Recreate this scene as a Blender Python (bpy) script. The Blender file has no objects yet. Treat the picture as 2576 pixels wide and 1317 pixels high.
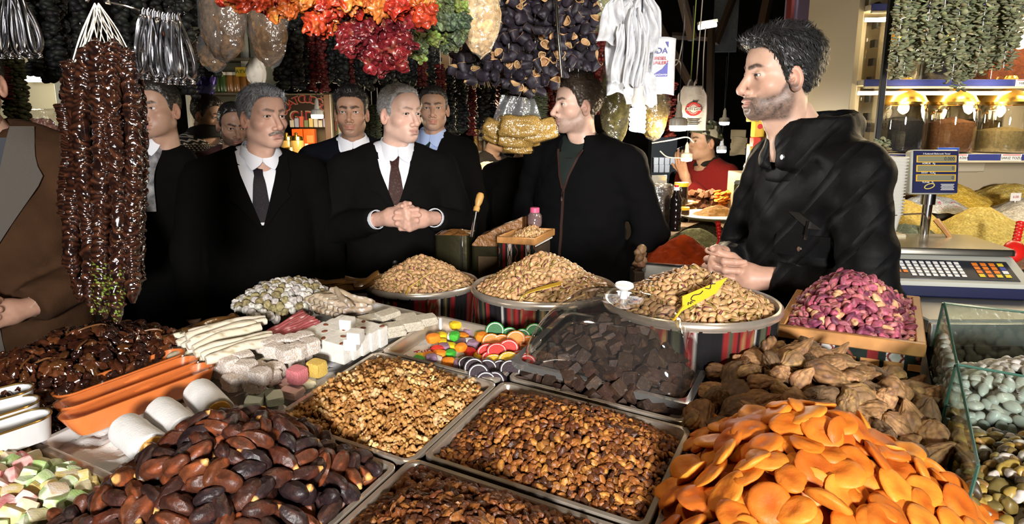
import bpy, math, random
import numpy as np
from mathutils import Matrix, Vector, Euler
from mathutils.bvhtree import BVHTree
random.seed(7)
RNG = np.random.default_rng(11)
SC = bpy.context.scene
COL = SC.collection
PI = math.pi
# camera
F_PX, PITCH, CAM_Z = 1717.0, math.radians(11.5), 1.6
cam_data = bpy.data.cameras.new('camera')
cam_data.sensor_width = 36.0
cam_data.lens = F_PX / 2576.0 * 36.0
cam_data.clip_start = 0.02
cam = bpy.data.objects.new('camera', cam_data)
cam.location = (0, 0, CAM_Z)
cam.rotation_euler = (PI / 2 - PITCH, 0, 0)
COL.objects.link(cam)
SC.camera = cam
# world, lights, exposure
world = bpy.data.worlds.new('world')
SC.world = world
world.use_nodes = True
wb = world.node_tree.nodes['Background']
wb.inputs[0].default_value = (1.0, 0.85, 0.68, 1)
wb.inputs[1].default_value = 0.022
def area_light(name, loc, target, size, energy, color, spread=PI):
 l = bpy.data.lights.new(name, 'AREA')
 l.shape = 'DISK'
 l.size = size
 l.energy = energy
 l.color = color
 l.spread = spread
 o = bpy.data.objects.new(name, l)
 o.location = loc
 o.rotation_euler = (Vector(target) - Vector(loc)).to_track_quat('-Z', 'Y').to_euler()
 COL.objects.link(o)
 return o
def point_light(name, loc, energy, color, radius=0.03):
 l = bpy.data.lights.new(name, 'POINT')
 l.energy = energy
 l.color = color
 l.shadow_soft_size = radius
 o = bpy.data.objects.new(name, l)
 o.location = loc
 COL.objects.link(o)
 return o
# the photographer's flash, set far behind the camera so it falls off less
area_light('flash_bounce', (0.34, -2.6, 1.86), (-0.15, 2.6, 2.35), 0.5, 100, (1.0, 0.97, 0.94), math.radians(95))
# the stall's own lamps, hung under the canopy above the trays
point_light('stall_lamp_near', (0.75, 0.55, 2.45), 12, (1.0, 0.78, 0.52), 0.05)
point_light('stall_lamp_mid', (-0.35, 1.00, 2.45), 16, (1.0, 0.80, 0.56), 0.05)
SC.view_settings.view_transform = 'Standard'
SC.view_settings.look = 'None'
SC.view_settings.gamma = 1.0
SC.view_settings.use_curve_mapping = False
SC.view_settings.exposure = 0.12
SC.cycles.max_bounces = 5
SC.cycles.diffuse_bounces = 2
SC.cycles.glossy_bounces = 3
SC.cycles.transmission_bounces = 4
SC.cycles.transparent_max_bounces = 10
SC.cycles.caustics_reflective = False
SC.cycles.caustics_refractive = False
SC.cycles.use_adaptive_sampling = True
SC.cycles.adaptive_threshold = 0.05
# pixel rays
def ray(px, py):
 u = (px - 1288.0) / F_PX
 v = (658.5 - py) / F_PX
 c, s = math.cos(PITCH), math.sin(PITCH)
 return np.array([u, c + v * s, -s + v * c])
CAM = np.array([0, 0, CAM_Z])
def at(px, py, zc):
 """the point of the place seen at a pixel, zc metres along the view axis"""
 return CAM + ray(px, py) * zc
def onz(px, py, z):
 d = ray(px, py)
 return CAM + d * ((z - CAM_Z) / d[2])
# the sloped display
DA = np.array([-0.0158308, 1.11739151, CAM_Z - 0.4355964])
DU = np.array([0.89608812, -0.43824005, -0.07051057])
DV = np.array([0.44343198, 0.89092966, 0.09804292])
DN = np.array([0.01985362, -0.11912174, 0.99268114])
def DM(u=0.0, v=0.0, w=0.0, yaw=0.0):
 R = np.stack([DU, DV, DN], 1)
 m = Matrix([list(R[0]) + [0], list(R[1]) + [0], list(R[2]) + [0], [0, 0, 0, 1]])
 p = DA + DU * u + DV * v + DN * w
 return Matrix.Translation(Vector(p)) @ m @ Matrix.Rotation(yaw, 4, 'Z')
def ond(px, py, w=0.0):
 d = ray(px, py)
 t = ((DA + DN * w - CAM) @ DN) / (d @ DN)
 q = CAM + d * t - DA
 return float(q @ DU), float(q @ DV)
def pix(p):
 q = np.asarray(p, float) - CAM
 c, s = math.cos(PITCH), math.sin(PITCH)
 z = q[..., 1] * c - q[..., 2] * s
 y = q[..., 1] * s + q[..., 2] * c
 return 1288 + F_PX * q[..., 0] / z, 658.5 - F_PX * y / z, z
# numpy noise
def _h(ix, iy, iz, seed):
 n = (ix * 374761393 + iy * 668265263 + iz * 2147483647 + seed * 974711) & 0x7fffffff
 n = ((n ^ (n >> 13)) * 1274126177) & 0x7fffffff
 return ((n ^ (n >> 16)) & 0xffff) / 32767.5 - 1.0
def noise(P, s=1.0, seed=0):
 P = np.asarray(P) * s
 i = np.floor(P).astype(np.int64)
 f = P - i
 f = f * f * (3 - 2 * f)
 r = 0
 for dx in (0, 1):
  wx = f[:, 0] if dx else 1 - f[:, 0]
  for dy in (0, 1):
   wy = f[:, 1] if dy else 1 - f[:, 1]
   for dz in (0, 1):
    wz = f[:, 2] if dz else 1 - f[:, 2]
    r = r + wx * wy * wz * _h(i[:, 0] + dx, i[:, 1] + dy, i[:, 2] + dz, seed)
 return r
def sstep(a, b, x):
 t = np.clip((x - a) / (b - a), 0, 1)
 return t * t * (3 - 2 * t)
# geometry
class G:
 """collects faces with optional colours and material slots, for one mesh"""
 def __init__(self):
  self.v, self.c, self.l, self.n, self.m, self.k = [], [], [], [], [], 0
 def add(self, vf, col=None, mi=0, M=None):
  v, f = vf[0], vf[1]
  v = np.asarray(v, float).reshape(-1, 3)
  if M is not None:
   v = tf(v, M)
  self.v.append(v)
  if col is None and len(vf) > 2:
   col = vf[2]
  c = np.ones((len(v), 3)) * 0.5 if col is None else np.broadcast_to(np.asarray(col, float), (len(v), 3))
  self.c.append(c)
  fs = f if isinstance(f, (list, tuple)) and len(f) and isinstance(f[0], np.ndarray) and f[0].ndim == 2 else [f]
  for a in fs:
   if isinstance(a, np.ndarray):
    if len(a) == 0:
     continue
    self.l.append((a + self.k).ravel())
    self.n.append(np.full(len(a), a.shape[1]))
    self.m.append(np.full(len(a), mi))
   else:
    if len(a) == 0:
     continue
    self.l.append(np.array([i + self.k for q in a for i in q]))
    self.n.append(np.array([len(q) for q in a]))
    self.m.append(np.full(len(a), mi))
  self.k += len(v)
  return self
 def mesh(self, name, mats=(), smooth=True, angle=40, color=True):
  me = bpy.data.meshes.new(name)
  v = np.concatenate(self.v)
  l = np.concatenate(self.l).astype(np.int32)
  n = np.concatenate(self.n).astype(np.int32)
  me.vertices.add(len(v))
  me.vertices.foreach_set('co', v.astype(np.float32).ravel())
  me.loops.add(len(l))
  me.loops.foreach_set('vertex_index', l)
  me.polygons.add(len(n))
  st = np.zeros(len(n), np.int32)
  st[1:] = np.cumsum(n)[:-1]
  me.polygons.foreach_set('loop_start', st)
  me.polygons.foreach_set('material_index', np.concatenate(self.m).astype(np.int32))
  me.polygons.foreach_set('use_smooth', np.full(len(n), bool(smooth)))
  me.update(calc_edges=True)
  if color:
   c = np.concatenate(self.c)
   ca = me.color_attributes.new('Col', 'FLOAT_COLOR', 'POINT')
   ca.data.foreach_set('color', np.concatenate([c, np.ones((len(c), 1))], 1).astype(np.float32).ravel())
  for m in mats:
   me.materials.append(m)
  if smooth and angle:
   me.set_sharp_from_angle(angle=math.radians(angle))
  return me
def npm(M):
 return np.array([list(r) for r in M])
def tf(v, M):
 A = npm(M) if isinstance(M, Matrix) else np.asarray(M)
 return v @ A[:3, :3].T + A[:3, 3]
def TRS(loc=(0, 0, 0), rot=(0, 0, 0), sc=(1, 1, 1)):
 if not hasattr(sc, '__len__'):
  sc = (sc, sc, sc)
 return Matrix.Translation(Vector(loc)) @ Euler(rot).to_matrix().to_4x4() @ Matrix.Diagonal((*sc, 1))
def frame(o, x, z):
 """matrix with local x along x and local z near z"""
 x = np.asarray(x, float); x = x / np.linalg.norm(x)
 z = np.asarray(z, float); y = np.cross(z, x); y /= np.linalg.norm(y); z = np.cross(x, y)
 return Matrix([[x[0], y[0], z[0], o[0]], [x[1], y[1], z[1], o[1]], [x[2], y[2], z[2], o[2]], [0, 0, 0, 1]])
def xf(vf, M):
 return (tf(np.asarray(vf[0], float), M),) + tuple(vf[1:])
def box(sx, sy, sz, b=0.0, c=(0, 0, 0)):
 """box centred at c, full sizes, chamfer b"""
 hx, hy, hz = sx / 2, sy / 2, sz / 2
 c = np.asarray(c, float)
 if b <= 0:
  v = np.array([[x, y, z] for x in (-hx, hx) for y in (-hy, hy) for z in (-hz, hz)]) + c
  f = np.array([[0, 1, 3, 2], [4, 6, 7, 5], [0, 4, 5, 1], [2, 3, 7, 6], [0, 2, 6, 4], [1, 5, 7, 3]])
  return v, f
 b = min(b, hx * .9, hy * .9, hz * .9)
 v, ix = [], {}
 for x in (-1, 1):
  for y in (-1, 1):
   for z in (-1, 1):
    for a in range(3):
     p = [x * (hx - b), y * (hy - b), z * (hz - b)]
     p[a] = (x * hx, y * hy, z * hz)[a]
     ix[x, y, z, a] = len(v)
     v.append(p)
 f = []
 for x in (-1, 1):
  q = [ix[x, -1, -1, 0], ix[x, 1, -1, 0], ix[x, 1, 1, 0], ix[x, -1, 1, 0]]
  f.append(q if x > 0 else q[::-1])
  q = [ix[-1, x, -1, 1], ix[-1, x, 1, 1], ix[1, x, 1, 1], ix[1, x, -1, 1]]
  f.append(q if x > 0 else q[::-1])
  q = [ix[-1, -1, x, 2], ix[1, -1, x, 2], ix[1, 1, x, 2], ix[-1, 1, x, 2]]
  f.append(q if x > 0 else q[::-1])
 for a in (-1, 1):
  for d in (-1, 1):
   for (A, B, mk_) in ((0, 1, lambda t: (a, d, t)), (1, 2, lambda t: (t, a, d)), (0, 2, lambda t: (a, t, d))):
    k0, k1 = mk_(-1), mk_(1)
    f.append([ix[(*k0, A)], ix[(*k1, A)], ix[(*k1, B)], ix[(*k0, B)]])
 for x in (-1, 1):
  for y in (-1, 1):
   for z in (-1, 1):
    f.append([ix[x, y, z, 0], ix[x, y, z, 1], ix[x, y, z, 2]])
 v = np.array(v)
 out = []
 for q in f:
  p = v[q]
  nn = np.cross(p[1] - p[0], p[2] - p[0])
  out.append(q if nn @ p.mean(0) > 0 else q[::-1])
 return v + c, out
def ringfaces(nr, n, closed=True, flip=False):
 i = np.arange(nr - 1)[:, None]
 j = np.arange(n if closed else n - 1)[None, :]
 a = i * n + j
 b = i * n + (j + 1) % n
 f = np.stack([a, b, b + n, a + n], -1).reshape(-1, 4)
 return f[:, ::-1] if flip else f
def loft(rings, cap=True):
 """rings: (nr, n, 3)"""
 r = np.asarray(rings, float)
 nr, n = r.shape[:2]
 v = r.reshape(-1, 3)
 f = [ringfaces(nr, n)]
 if cap:
  v = np.vstack([v, r[0].mean(0), r[-1].mean(0)])
  j = np.arange(n)
  f.append(np.stack([(j + 1) % n, j, np.full(n, nr * n)], 1))
  f.append(np.stack([j, (j + 1) % n, np.full(n, nr * n + 1)], 1) + np.array([(nr - 1) * n, (nr - 1) * n, 0]))
 return v, f
def lathe(prof, n=24, cap=True):
 a = np.arange(n) / n * 2 * PI
 rings = [np.stack([np.cos(a) * r, np.sin(a) * r, np.full(n, z)], 1) for r, z in prof]
 return loft(rings, cap)
def smooth_path(pts, n):
 """Catmull-Rom through pts"""
 p = np.asarray(pts, float)
 q = np.vstack([2 * p[0] - p[1], p, 2 * p[-1] - p[-2]])
 m = len(p) - 1
 t = np.linspace(0, m, n)
 i = np.clip(t.astype(int), 0, m - 1)
 f = (t - i)[:, None]
 a, b, c, d = q[i], q[i + 1], q[i + 2], q[i + 3]
 return .5 * (2 * b + (c - a) * f + (2 * a - 5 * b + 4 * c - d) * f * f + (3 * b - a - 3 * c + d) * f ** 3)
def tube(path, r, n=8, cap=True, flat=1.0):
 p = np.asarray(path, float)
 m = len(p)
 r = np.broadcast_to(np.asarray(r, float), (m,))
 t = np.gradient(p, axis=0)
 t /= np.linalg.norm(t, axis=1)[:, None] + 1e-12
 up = np.array([0, 0, 1.0]) if abs(t[0] @ [0, 0, 1]) < .9 else np.array([1.0, 0, 0])
 rings = []
 a = np.arange(n) / n * 2 * PI
 x = np.cross(up, t[0])
 for k in range(m):
  x = x - t[k] * (x @ t[k])
  x /= np.linalg.norm(x) + 1e-12
  y = np.cross(t[k], x)
  rings.append(p[k] + r[k] * (np.cos(a)[:, None] * x + np.sin(a)[:, None] * y * flat))
 return loft(rings, cap)
def uvs(nu=16, nv=10, r=(1, 1, 1)):
 a = np.arange(nu) / nu * 2 * PI
 z = np.cos(np.linspace(0, PI, nv + 1)[1:-1])[::-1]
 rings = [np.stack([np.cos(a) * math.sqrt(1 - q * q), np.sin(a) * math.sqrt(1 - q * q), np.full(nu, q)], 1) for q in z]
 v, f = loft(rings, True)
 v[-2] = (0, 0, -1)
 v[-1] = (0, 0, 1)
 return v * np.asarray(r, float), f
_ico = {}
def ico(sub=2):
 if sub in _ico:
  return _ico[sub][0].copy(), _ico[sub][1]
 if sub == 0:
  t = (1 + 5 ** .5) / 2
  v = np.array([[-1, t, 0], [1, t, 0], [-1, -t, 0], [1, -t, 0], [0, -1, t], [0, 1, t], [0, -1, -t], [0, 1, -t], [t, 0, -1], [t, 0, 1], [-t, 0, -1], [-t, 0, 1]], float)
  v /= np.linalg.norm(v[0])
  f = np.array([[0, 11, 5], [0, 5, 1], [0, 1, 7], [0, 7, 10], [0, 10, 11], [1, 5, 9], [5, 11, 4], [11, 10, 2], [10, 7, 6], [7, 1, 8], [3, 9, 4], [3, 4, 2], [3, 2, 6], [3, 6, 8], [3, 8, 9], [4, 9, 5], [2, 4, 11], [6, 2, 10], [8, 6, 7], [9, 8, 1]])
 else:
  v0, f0 = ico(sub - 1)
  v, f, mid = list(v0), [], {}
  def m(a, b):
   k = (min(a, b), max(a, b))
   if k not in mid:
    q = v[a] + v[b]
    mid[k] = len(v)
    v.append(q / np.linalg.norm(q))
   return mid[k]
  for a, b, c in f0:
   x, y, z = m(a, b), m(b, c), m(c, a)
   f += [[a, x, z], [b, y, x], [c, z, y], [x, y, z]]
  v, f = np.array(v), np.array(f)
 _ico[sub] = (v, f)
 return v.copy(), f
def gridsurf(nx, ny, fn):
 u, v = np.meshgrid(np.linspace(0, 1, nx), np.linspace(0, 1, ny))
 p = fn(u.ravel(), v.ravel())
 return p, ringfaces(ny, nx, closed=False)
def thicken(vf, t, n=None):
 """closed sheet: a grid surface given back and edges"""
 v, f = vf[0], vf[1]
 f = np.asarray(f)
 if n is None:
  n = np.zeros_like(v)
  for k in range(f.shape[1]):
   a, b, c = v[f[:, k]], v[f[:, (k + 1) % f.shape[1]]], v[f[:, k - 1]]
   np.add.at(n, f[:, k], np.cross(b - a, c - a))
  n /= np.linalg.norm(n, axis=1)[:, None] + 1e-12
 m = len(v)
 e = np.concatenate([np.stack([f[:, k], f[:, (k + 1) % f.shape[1]]], 1) for k in range(f.shape[1])])
 key = {}
 for a, b in e:
  key[(a, b)] = 1
 side = [[a, b, b + m, a + m][::-1] for (a, b) in key if (b, a) not in key]
 return np.vstack([v, v - n * t]), [f, f[:, ::-1] + m, np.array(side)] if side else [f, f[:, ::-1] + m]
def poly(pts, z0, z1):
 """prism of a 2-D outline (x, y) between z0 and z1"""
 p = np.asarray(pts, float)
 n = len(p)
 v = np.vstack([np.c_[p, np.full(n, z0)], np.c_[p, np.full(n, z1)]])
 ar = sum(p[i][0] * p[(i + 1) % n][1] - p[(i + 1) % n][0] * p[i][1] for i in range(n))
 f = [list(range(n))[::-1], list(range(n, 2 * n))] + [[i, (i + 1) % n, (i + 1) % n + n, i + n] for i in range(n)]
 return v, (f if ar > 0 else [q[::-1] for q in f])
# objects
def tag(o, label=None, cat=None, group=None, kind=None):
 if label:
  o['label'] = label
 if cat:
  o['category'] = cat
 if group:
  o['group'] = group
 if kind:
  o['kind'] = kind
 return o
def thing(name, label, cat, M=None, group=None, kind=None):
 o = bpy.data.objects.new(name, None)
 o.empty_display_size = 0.05
 COL.objects.link(o)
 if M is not None:
  o.matrix_basis = M if isinstance(M, Matrix) else Matrix.Translation(Vector(M))
 return tag(o, label, cat, group, kind)
def link(name, me, parent=None, M=None):
 o = bpy.data.objects.new(name, me)
 COL.objects.link(o)
 if parent is not None:
  o.parent = parent
 if M is not None:
  o.matrix_basis = M
 return o
def as_g(g):
 if isinstance(g, G):
  return g
 q = G()
 for a in (g if isinstance(g, list) else [g]):
  q.add(a)
 return q
def part(name, g, mat, parent=None, world=False, smooth=True, angle=40, label=None):
 g = as_g(g)
 if world and parent is not None:
  inv = parent.matrix_basis.inverted()
  g.v = [tf(v, inv) for v in g.v]
 mats = mat if isinstance(mat, (list, tuple)) else [mat]
 o = link(name, g.mesh(name, mats, smooth, angle), parent)
 if label:
  o['label'] = label
 return o
def solo(name, g, mat, label, cat, group=None, M=None, smooth=True, angle=40, center=True):
 """a thing that is one mesh; its verts are given in world space unless M is given"""
 g = as_g(g)
 if M is None and center:
  allv = np.concatenate(g.v)
  c = np.array([allv[:, 0].mean(), allv[:, 1].mean(), allv[:, 2].min()])
  g.v = [v - c for v in g.v]
  M = Matrix.Translation(Vector(c))
 mats = mat if isinstance(mat, (list, tuple)) else [mat]
 o = link(name, g.mesh(name, mats, smooth, angle), None, M)
 return tag(o, label, cat, group)
def struct(name, g, mat, label=None, cat=None, smooth=False):
 g = as_g(g)
 mats = mat if isinstance(mat, (list, tuple)) else [mat]
 o = link(name, g.mesh(name, mats, smooth), None)
 o['kind'] = 'structure'
 return tag(o, label, cat)
# materials
_mats = {}
def mat(name, col=(.5, .5, .5), rough=.6, metal=0.0, spec=.5, bump=None, var=None, attr=False, trans=0.0, ior=1.45,
  emis=None, sss=0.0, coat=0.0, sheen=0.0, aniso=0.0, col2=None, scale2=20.0, contrast=(.35, .65), rvar=None, stretch=None):
 if name in _mats:
  return _mats[name]
 m = bpy.data.materials.new(name)
 m.use_nodes = True
 nt = m.node_tree
 N, L = nt.nodes, nt.links
 b = N['Principled BSDF']
 b.inputs['Base Color'].default_value = (*col, 1)
 b.inputs['Roughness'].default_value = rough
 b.inputs['Metallic'].default_value = metal
 b.inputs['Specular IOR Level'].default_value = spec
 b.inputs['Transmission Weight'].default_value = trans
 b.inputs['IOR'].default_value = ior
 b.inputs['Coat Weight'].default_value = coat
 b.inputs['Coat Roughness'].default_value = .08
 b.inputs['Sheen Weight'].default_value = sheen
 if sss:
  b.inputs['Subsurface Weight'].default_value = sss
  b.inputs['Subsurface Radius'].default_value = (.6, .25, .12)
  b.inputs['Subsurface Scale'].default_value = .01
 if emis:
  b.inputs['Emission Color'].default_value = (*emis[0], 1)
  b.inputs['Emission Strength'].default_value = emis[1]
 tc = N.new('ShaderNodeTexCoord')
 src_vec = tc.outputs['Object']
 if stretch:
  mp = N.new('ShaderNodeMapping')
  mp.inputs['Scale'].default_value = stretch
  L.new(src_vec, mp.inputs['Vector'])
  src_vec = mp.outputs['Vector']
 out = None
 if attr:
  a = N.new('ShaderNodeVertexColor')
  a.layer_name = 'Col'
  out = a.outputs['Color']
 if col2 is not None:
  n = N.new('ShaderNodeTexNoise')
  n.inputs['Scale'].default_value = scale2
  n.inputs['Detail'].default_value = 4
  L.new(src_vec, n.inputs['Vector'])
  r = N.new('ShaderNodeValToRGB')
  r.color_ramp.elements[0].position = contrast[0]
  r.color_ramp.elements[1].position = contrast[1]
  L.new(n.outputs['Fac'], r.inputs['Fac'])
  mx = N.new('ShaderNodeMix')
  mx.data_type = 'RGBA'
  L.new(r.outputs['Color'], mx.inputs[0])
  mx.inputs[6].default_value = (*col, 1)
  if out is not None:
   L.new(out, mx.inputs[6])
  mx.inputs[7].default_value = (*col2, 1)
  out = mx.outputs[2]
 if var:
  n = N.new('ShaderNodeTexNoise')
  n.inputs['Scale'].default_value = var[0]
  n.inputs['Detail'].default_value = 3
  L.new(src_vec, n.inputs['Vector'])
  hs = N.new('ShaderNodeHueSaturation')
  hs.inputs['Color'].default_value = (*col, 1)
  if out is not None:
   L.new(out, hs.inputs['Color'])
  mr = N.new('ShaderNodeMapRange')
  mr.inputs[1].default_value = .3
  mr.inputs[2].default_value = .7
  mr.inputs[3].default_value = 1 - var[1]
  mr.inputs[4].default_value = 1 + var[1]
  L.new(n.outputs['Fac'], mr.inputs[0])
  L.new(mr.outputs[0], hs.inputs['Value'])
  out = hs.outputs['Color']
 if out is not None:
  L.new(out, b.inputs['Base Color'])
 if bump:
  n = N.new('ShaderNodeTexNoise')
  n.inputs['Scale'].default_value = bump[0]
  n.inputs['Detail'].default_value = 5
  L.new(src_vec, n.inputs['Vector'])
  bp = N.new('ShaderNodeBump')
  bp.inputs['Strength'].default_value = bump[1]
  bp.inputs['Distance'].default_value = bump[2] if len(bump) > 2 else .002
  L.new(n.outputs['Fac'], bp.inputs['Height'])
  L.new(bp.outputs['Normal'], b.inputs['Normal'])
  if rvar:
   mr = N.new('ShaderNodeMapRange')
   mr.inputs[3].default_value = rough - rvar
   mr.inputs[4].default_value = rough + rvar
   L.new(n.outputs['Fac'], mr.inputs[0])
   L.new(mr.outputs[0], b.inputs['Roughness'])
 _mats[name] = m
 return m
def film(name, tint=(1, 1, 1), gloss=.12, rough=.05, bump=None, edge=.5, haze=0.0, hazecol=(.9, .9, .9)):
 """thin clear sheet: lets light straight through, mirrors at grazing angles"""
 if name in _mats:
  return _mats[name]
 m = bpy.data.materials.new(name)
 m.use_nodes = True
 nt = m.node_tree
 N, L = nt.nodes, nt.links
 N.remove(N['Principled BSDF'])
 t = N.new('ShaderNodeBsdfTransparent')
 t.inputs[0].default_value = (*tint, 1)
 g = N.new('ShaderNodeBsdfGlossy')
 g.inputs['Roughness'].default_value = rough
 lw = N.new('ShaderNodeLayerWeight')
 lw.inputs['Blend'].default_value = .35
 mr = N.new('ShaderNodeMapRange')
 mr.inputs[3].default_value = gloss
 mr.inputs[4].default_value = edge
 L.new(lw.outputs['Facing'], mr.inputs[0])
 base = t.outputs[0]
 if haze:
  d = N.new('ShaderNodeBsdfDiffuse')
  d.inputs[0].default_value = (*hazecol, 1)
  mh = N.new('ShaderNodeMixShader')
  mh.inputs[0].default_value = haze
  L.new(base, mh.inputs[1])
  L.new(d.outputs[0], mh.inputs[2])
  base = mh.outputs[0]
 mx = N.new('ShaderNodeMixShader')
 L.new(mr.outputs[0], mx.inputs[0])
 L.new(base, mx.inputs[1])
 L.new(g.outputs[0], mx.inputs[2])
 L.new(mx.outputs[0], N['Material Output'].inputs['Surface'])
 if bump:
  tc = N.new('ShaderNodeTexCoord')
  n = N.new('ShaderNodeTexNoise')
  n.inputs['Scale'].default_value = bump[0]
  n.inputs['Detail'].default_value = 3
  L.new(tc.outputs['Object'], n.inputs['Vector'])
  bp = N.new('ShaderNodeBump')
  bp.inputs['Strength'].default_value = bump[1]
  bp.inputs['Distance'].default_value = bump[2]
  L.new(n.outputs['Fac'], bp.inputs['Height'])
  L.new(bp.outputs['Normal'], g.inputs['Normal'])
  L.new(bp.outputs['Normal'], lw.inputs['Normal'])
 _mats[name] = m
 return m
def glow(name, col, strength):
 if name in _mats:
  return _mats[name]
 m = bpy.data.materials.new(name)
 m.use_nodes = True
 N, L = m.node_tree.nodes, m.node_tree.links
 N.remove(N['Principled BSDF'])
 e = N.new('ShaderNodeEmission')
 e.inputs[0].default_value = (*col, 1)
 e.inputs[1].default_value = strength
 L.new(e.outputs[0], N['Material Output'].inputs['Surface'])
 _mats[name] = m
 return m
def text_mesh(s, size=.02, extrude=.0004, align='CENTER', space=1.0):
 cu = bpy.data.curves.new('t', 'FONT')
 cu.body = s
 cu.size = size
 cu.extrude = extrude
 cu.align_x = align
 cu.align_y = 'CENTER'
 cu.space_character = space
 cu.resolution_u = 3
 o = bpy.data.objects.new('t', cu)
 me = o.to_mesh()
 v = np.array([list(q.co) for q in me.vertices]).reshape(-1, 3)
 f = [list(p.vertices) for p in me.polygons]
 o.to_mesh_clear()
 bpy.data.objects.remove(o)
 bpy.data.curves.remove(cu)
 return v, f
# signed distance modelling
F4 = np.float32
def nrm(q):
 return np.sqrt(np.einsum('ij,ij->i', q, q))
def rc(P, a, b, ra, rb):
 a, b = np.asarray(a, F4), np.asarray(b, F4)
 pa, ba = P - a, b - a
 t = np.clip(pa @ (ba / (ba @ ba + F4(1e-12))), 0, 1)
 pa -= t[:, None] * ba
 return nrm(pa) - (F4(ra) + F4(rb - ra) * t)
def ell(P, c, r):
 q = P - np.asarray(c, F4)
 q *= 1 / np.asarray(r, F4)
 k0 = nrm(q)
 q *= 1 / np.asarray(r, F4)
 return k0 * (k0 - 1) / (nrm(q) + F4(1e-9))
def sph(P, c, r):
 return nrm(P - np.asarray(c, F4)) - F4(r)
def smin(a, b, k):
 k = F4(k)
 h = np.maximum(k - np.abs(a - b), 0)
 return np.minimum(a, b) - h * h * (F4(.25) / k)
def smax(a, b, k):
 return -smin(-a, -b, k)
def snet(f, lo, hi, h):
 """surface nets in a narrow band: returns verts and quads of f = 0"""
 lo, hi = np.asarray(lo, float), np.asarray(hi, float)
 S = 4
 nc = np.ceil((hi - lo) / (h * S)).astype(int) + 1
 n = nc * S
 ax = [lo[k] + h * (np.arange(nc[k]) * S + (S - 1) / 2) for k in range(3)]
 C = np.stack(np.meshgrid(*ax, indexing='ij'), -1).reshape(-1, 3)
 dc = np.asarray(f(C.astype(F4)), float).reshape(nc)
 D = np.repeat(np.repeat(np.repeat(dc, S, 0), S, 1), S, 2)
 act = np.abs(D) < h * S * 1.2
 idx = np.argwhere(act)
 D[act] = f((lo + idx * h).astype(F4))
 D[D == 0] = 1e-9
 s = D < 0
 c = np.zeros(n - 1, int)
 off = [(i, j, k) for i in (0, 1) for j in (0, 1) for k in (0, 1)]
 sl = lambda o: tuple(slice(o[a], n[a] - 1 + o[a]) for a in range(3))
 for o in off:
  c += s[sl(o)]
 cells = np.argwhere((c > 0) & (c < 8))
 vid = -np.ones(n - 1, int)
 vid[tuple(cells.T)] = np.arange(len(cells))
 acc, cnt = np.zeros((len(cells), 3)), np.zeros(len(cells))
 for o in off:
  for a in range(3):
   if o[a]:
    continue
   o2 = list(o)
   o2[a] = 1
   A = D[tuple((cells + o).T)]
   B = D[tuple((cells + o2).T)]
   m = (A < 0) != (B < 0)
   t = A[m] / (A[m] - B[m])
   p = np.array(o, float)[None].repeat(m.sum(), 0)
   p[:, a] += t
   acc[m] += p
   cnt[m] += 1
 v = lo + h * (cells + acc / cnt[:, None])
 fs = []
 for a in range(3):
  b, cx = (a + 1) % 3, (a + 2) % 3
  s0 = [slice(1, n[k] - 1) for k in range(3)]
  s0[a] = slice(0, n[a] - 1)
  s1 = list(s0)
  s1[a] = slice(1, n[a])
  A, B = s[tuple(s0)], s[tuple(s1)]
  e = np.argwhere(A != B)
  if len(e) == 0:
   continue
  inside = A[tuple(e.T)]
  base = e + 1
  base[:, a] -= 1
  q = []
  for db, dc_ in ((-1, -1), (0, -1), (0, 0), (-1, 0)):
   k = base.copy()
   k[:, b] += db
   k[:, cx] += dc_
   q.append(vid[tuple(k.T)])
  q = np.stack(q, 1)
  q[~inside] = q[~inside][:, ::-1]
  fs.append(q[(q >= 0).all(1)])
 return v, np.concatenate(fs)
def vnormals(v, f):
 n = np.zeros_like(v)
 k = f.shape[1]
 for i in range(k):
  np.add.at(n, f[:, i], np.cross(v[f[:, (i + 1) % k]] - v[f[:, i]], v[f[:, i - 1]] - v[f[:, i]]))
 return n / (np.linalg.norm(n, axis=1)[:, None] + 1e-12)
# ================================================================== the hall
FLOOR = mat('floor_tiles', (.075, .068, .060), rough=.5, var=(3, .3), bump=(20, .1, .003))
DARKWALL = mat('dark_wall', (.030, .024, .019), rough=.9, var=(2.5, .4), bump=(14, .3, .01))
CEIL = mat('dark_ceiling', (.022, .018, .015), rough=.95, var=(2, .4))  # near-black brown, unevenly mottled
BEAM = mat('dark_timber', (.045, .026, .014), rough=.8, var=(14, .35), stretch=(1, 1, .15), bump=(40, .3, .003))
STEEL = mat('brushed_steel', (.60, .52, .43), rough=.27, metal=.72, bump=(260, .06, .001), stretch=(1, .05, 1), var=(30, .12))
WOODBOX = mat('varnished_pine', (.42, .20, .065), rough=.42, var=(26, .25), stretch=(1, .12, 1), bump=(70, .12, .001))
WHITEP = mat('white_plastic', (.78, .78, .76), rough=.35)
PAPER = mat('price_card', (.72, .70, .64), rough=.8)
INKM = mat('black_ink', (.012, .012, .014), rough=.8)
REDINK = mat('red_print', (.50, .025, .03), rough=.7)
fl = struct('floor', box(16, 18, .1, 0, (0, 6, -.05)), FLOOR)
for i in range(-8, 9):
 part('tile_joint', box(.008, 18, .004, 0, (i * .9, 6, .001)), DARKWALL, fl)
ce = struct('ceiling', box(16, 18, .1, 0, (0, 6, 4.35)), CEIL)
for y in (2.2, 4.4, 6.6, 9.0):
 part('beam', box(15.6, .16, .22, .01, (0, y, 4.18)), BEAM, ce)
for x in (-2.4, .9, 2.6):
 part('rafter', box(.10, 17, .14, .01, (x, 6, 4.02)), BEAM, ce)
struct('wall_back', box(16, .1, 4.4, 0, (0, 14.5, 2.2)), DARKWALL)
struct('wall_left', box(.1, 18, 4.4, 0, (-6.5, 6, 2.2)), DARKWALL)
struct('wall_right', box(.1, 18, 4.4, 0, (6.5, 6, 2.2)), DARKWALL)
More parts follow.
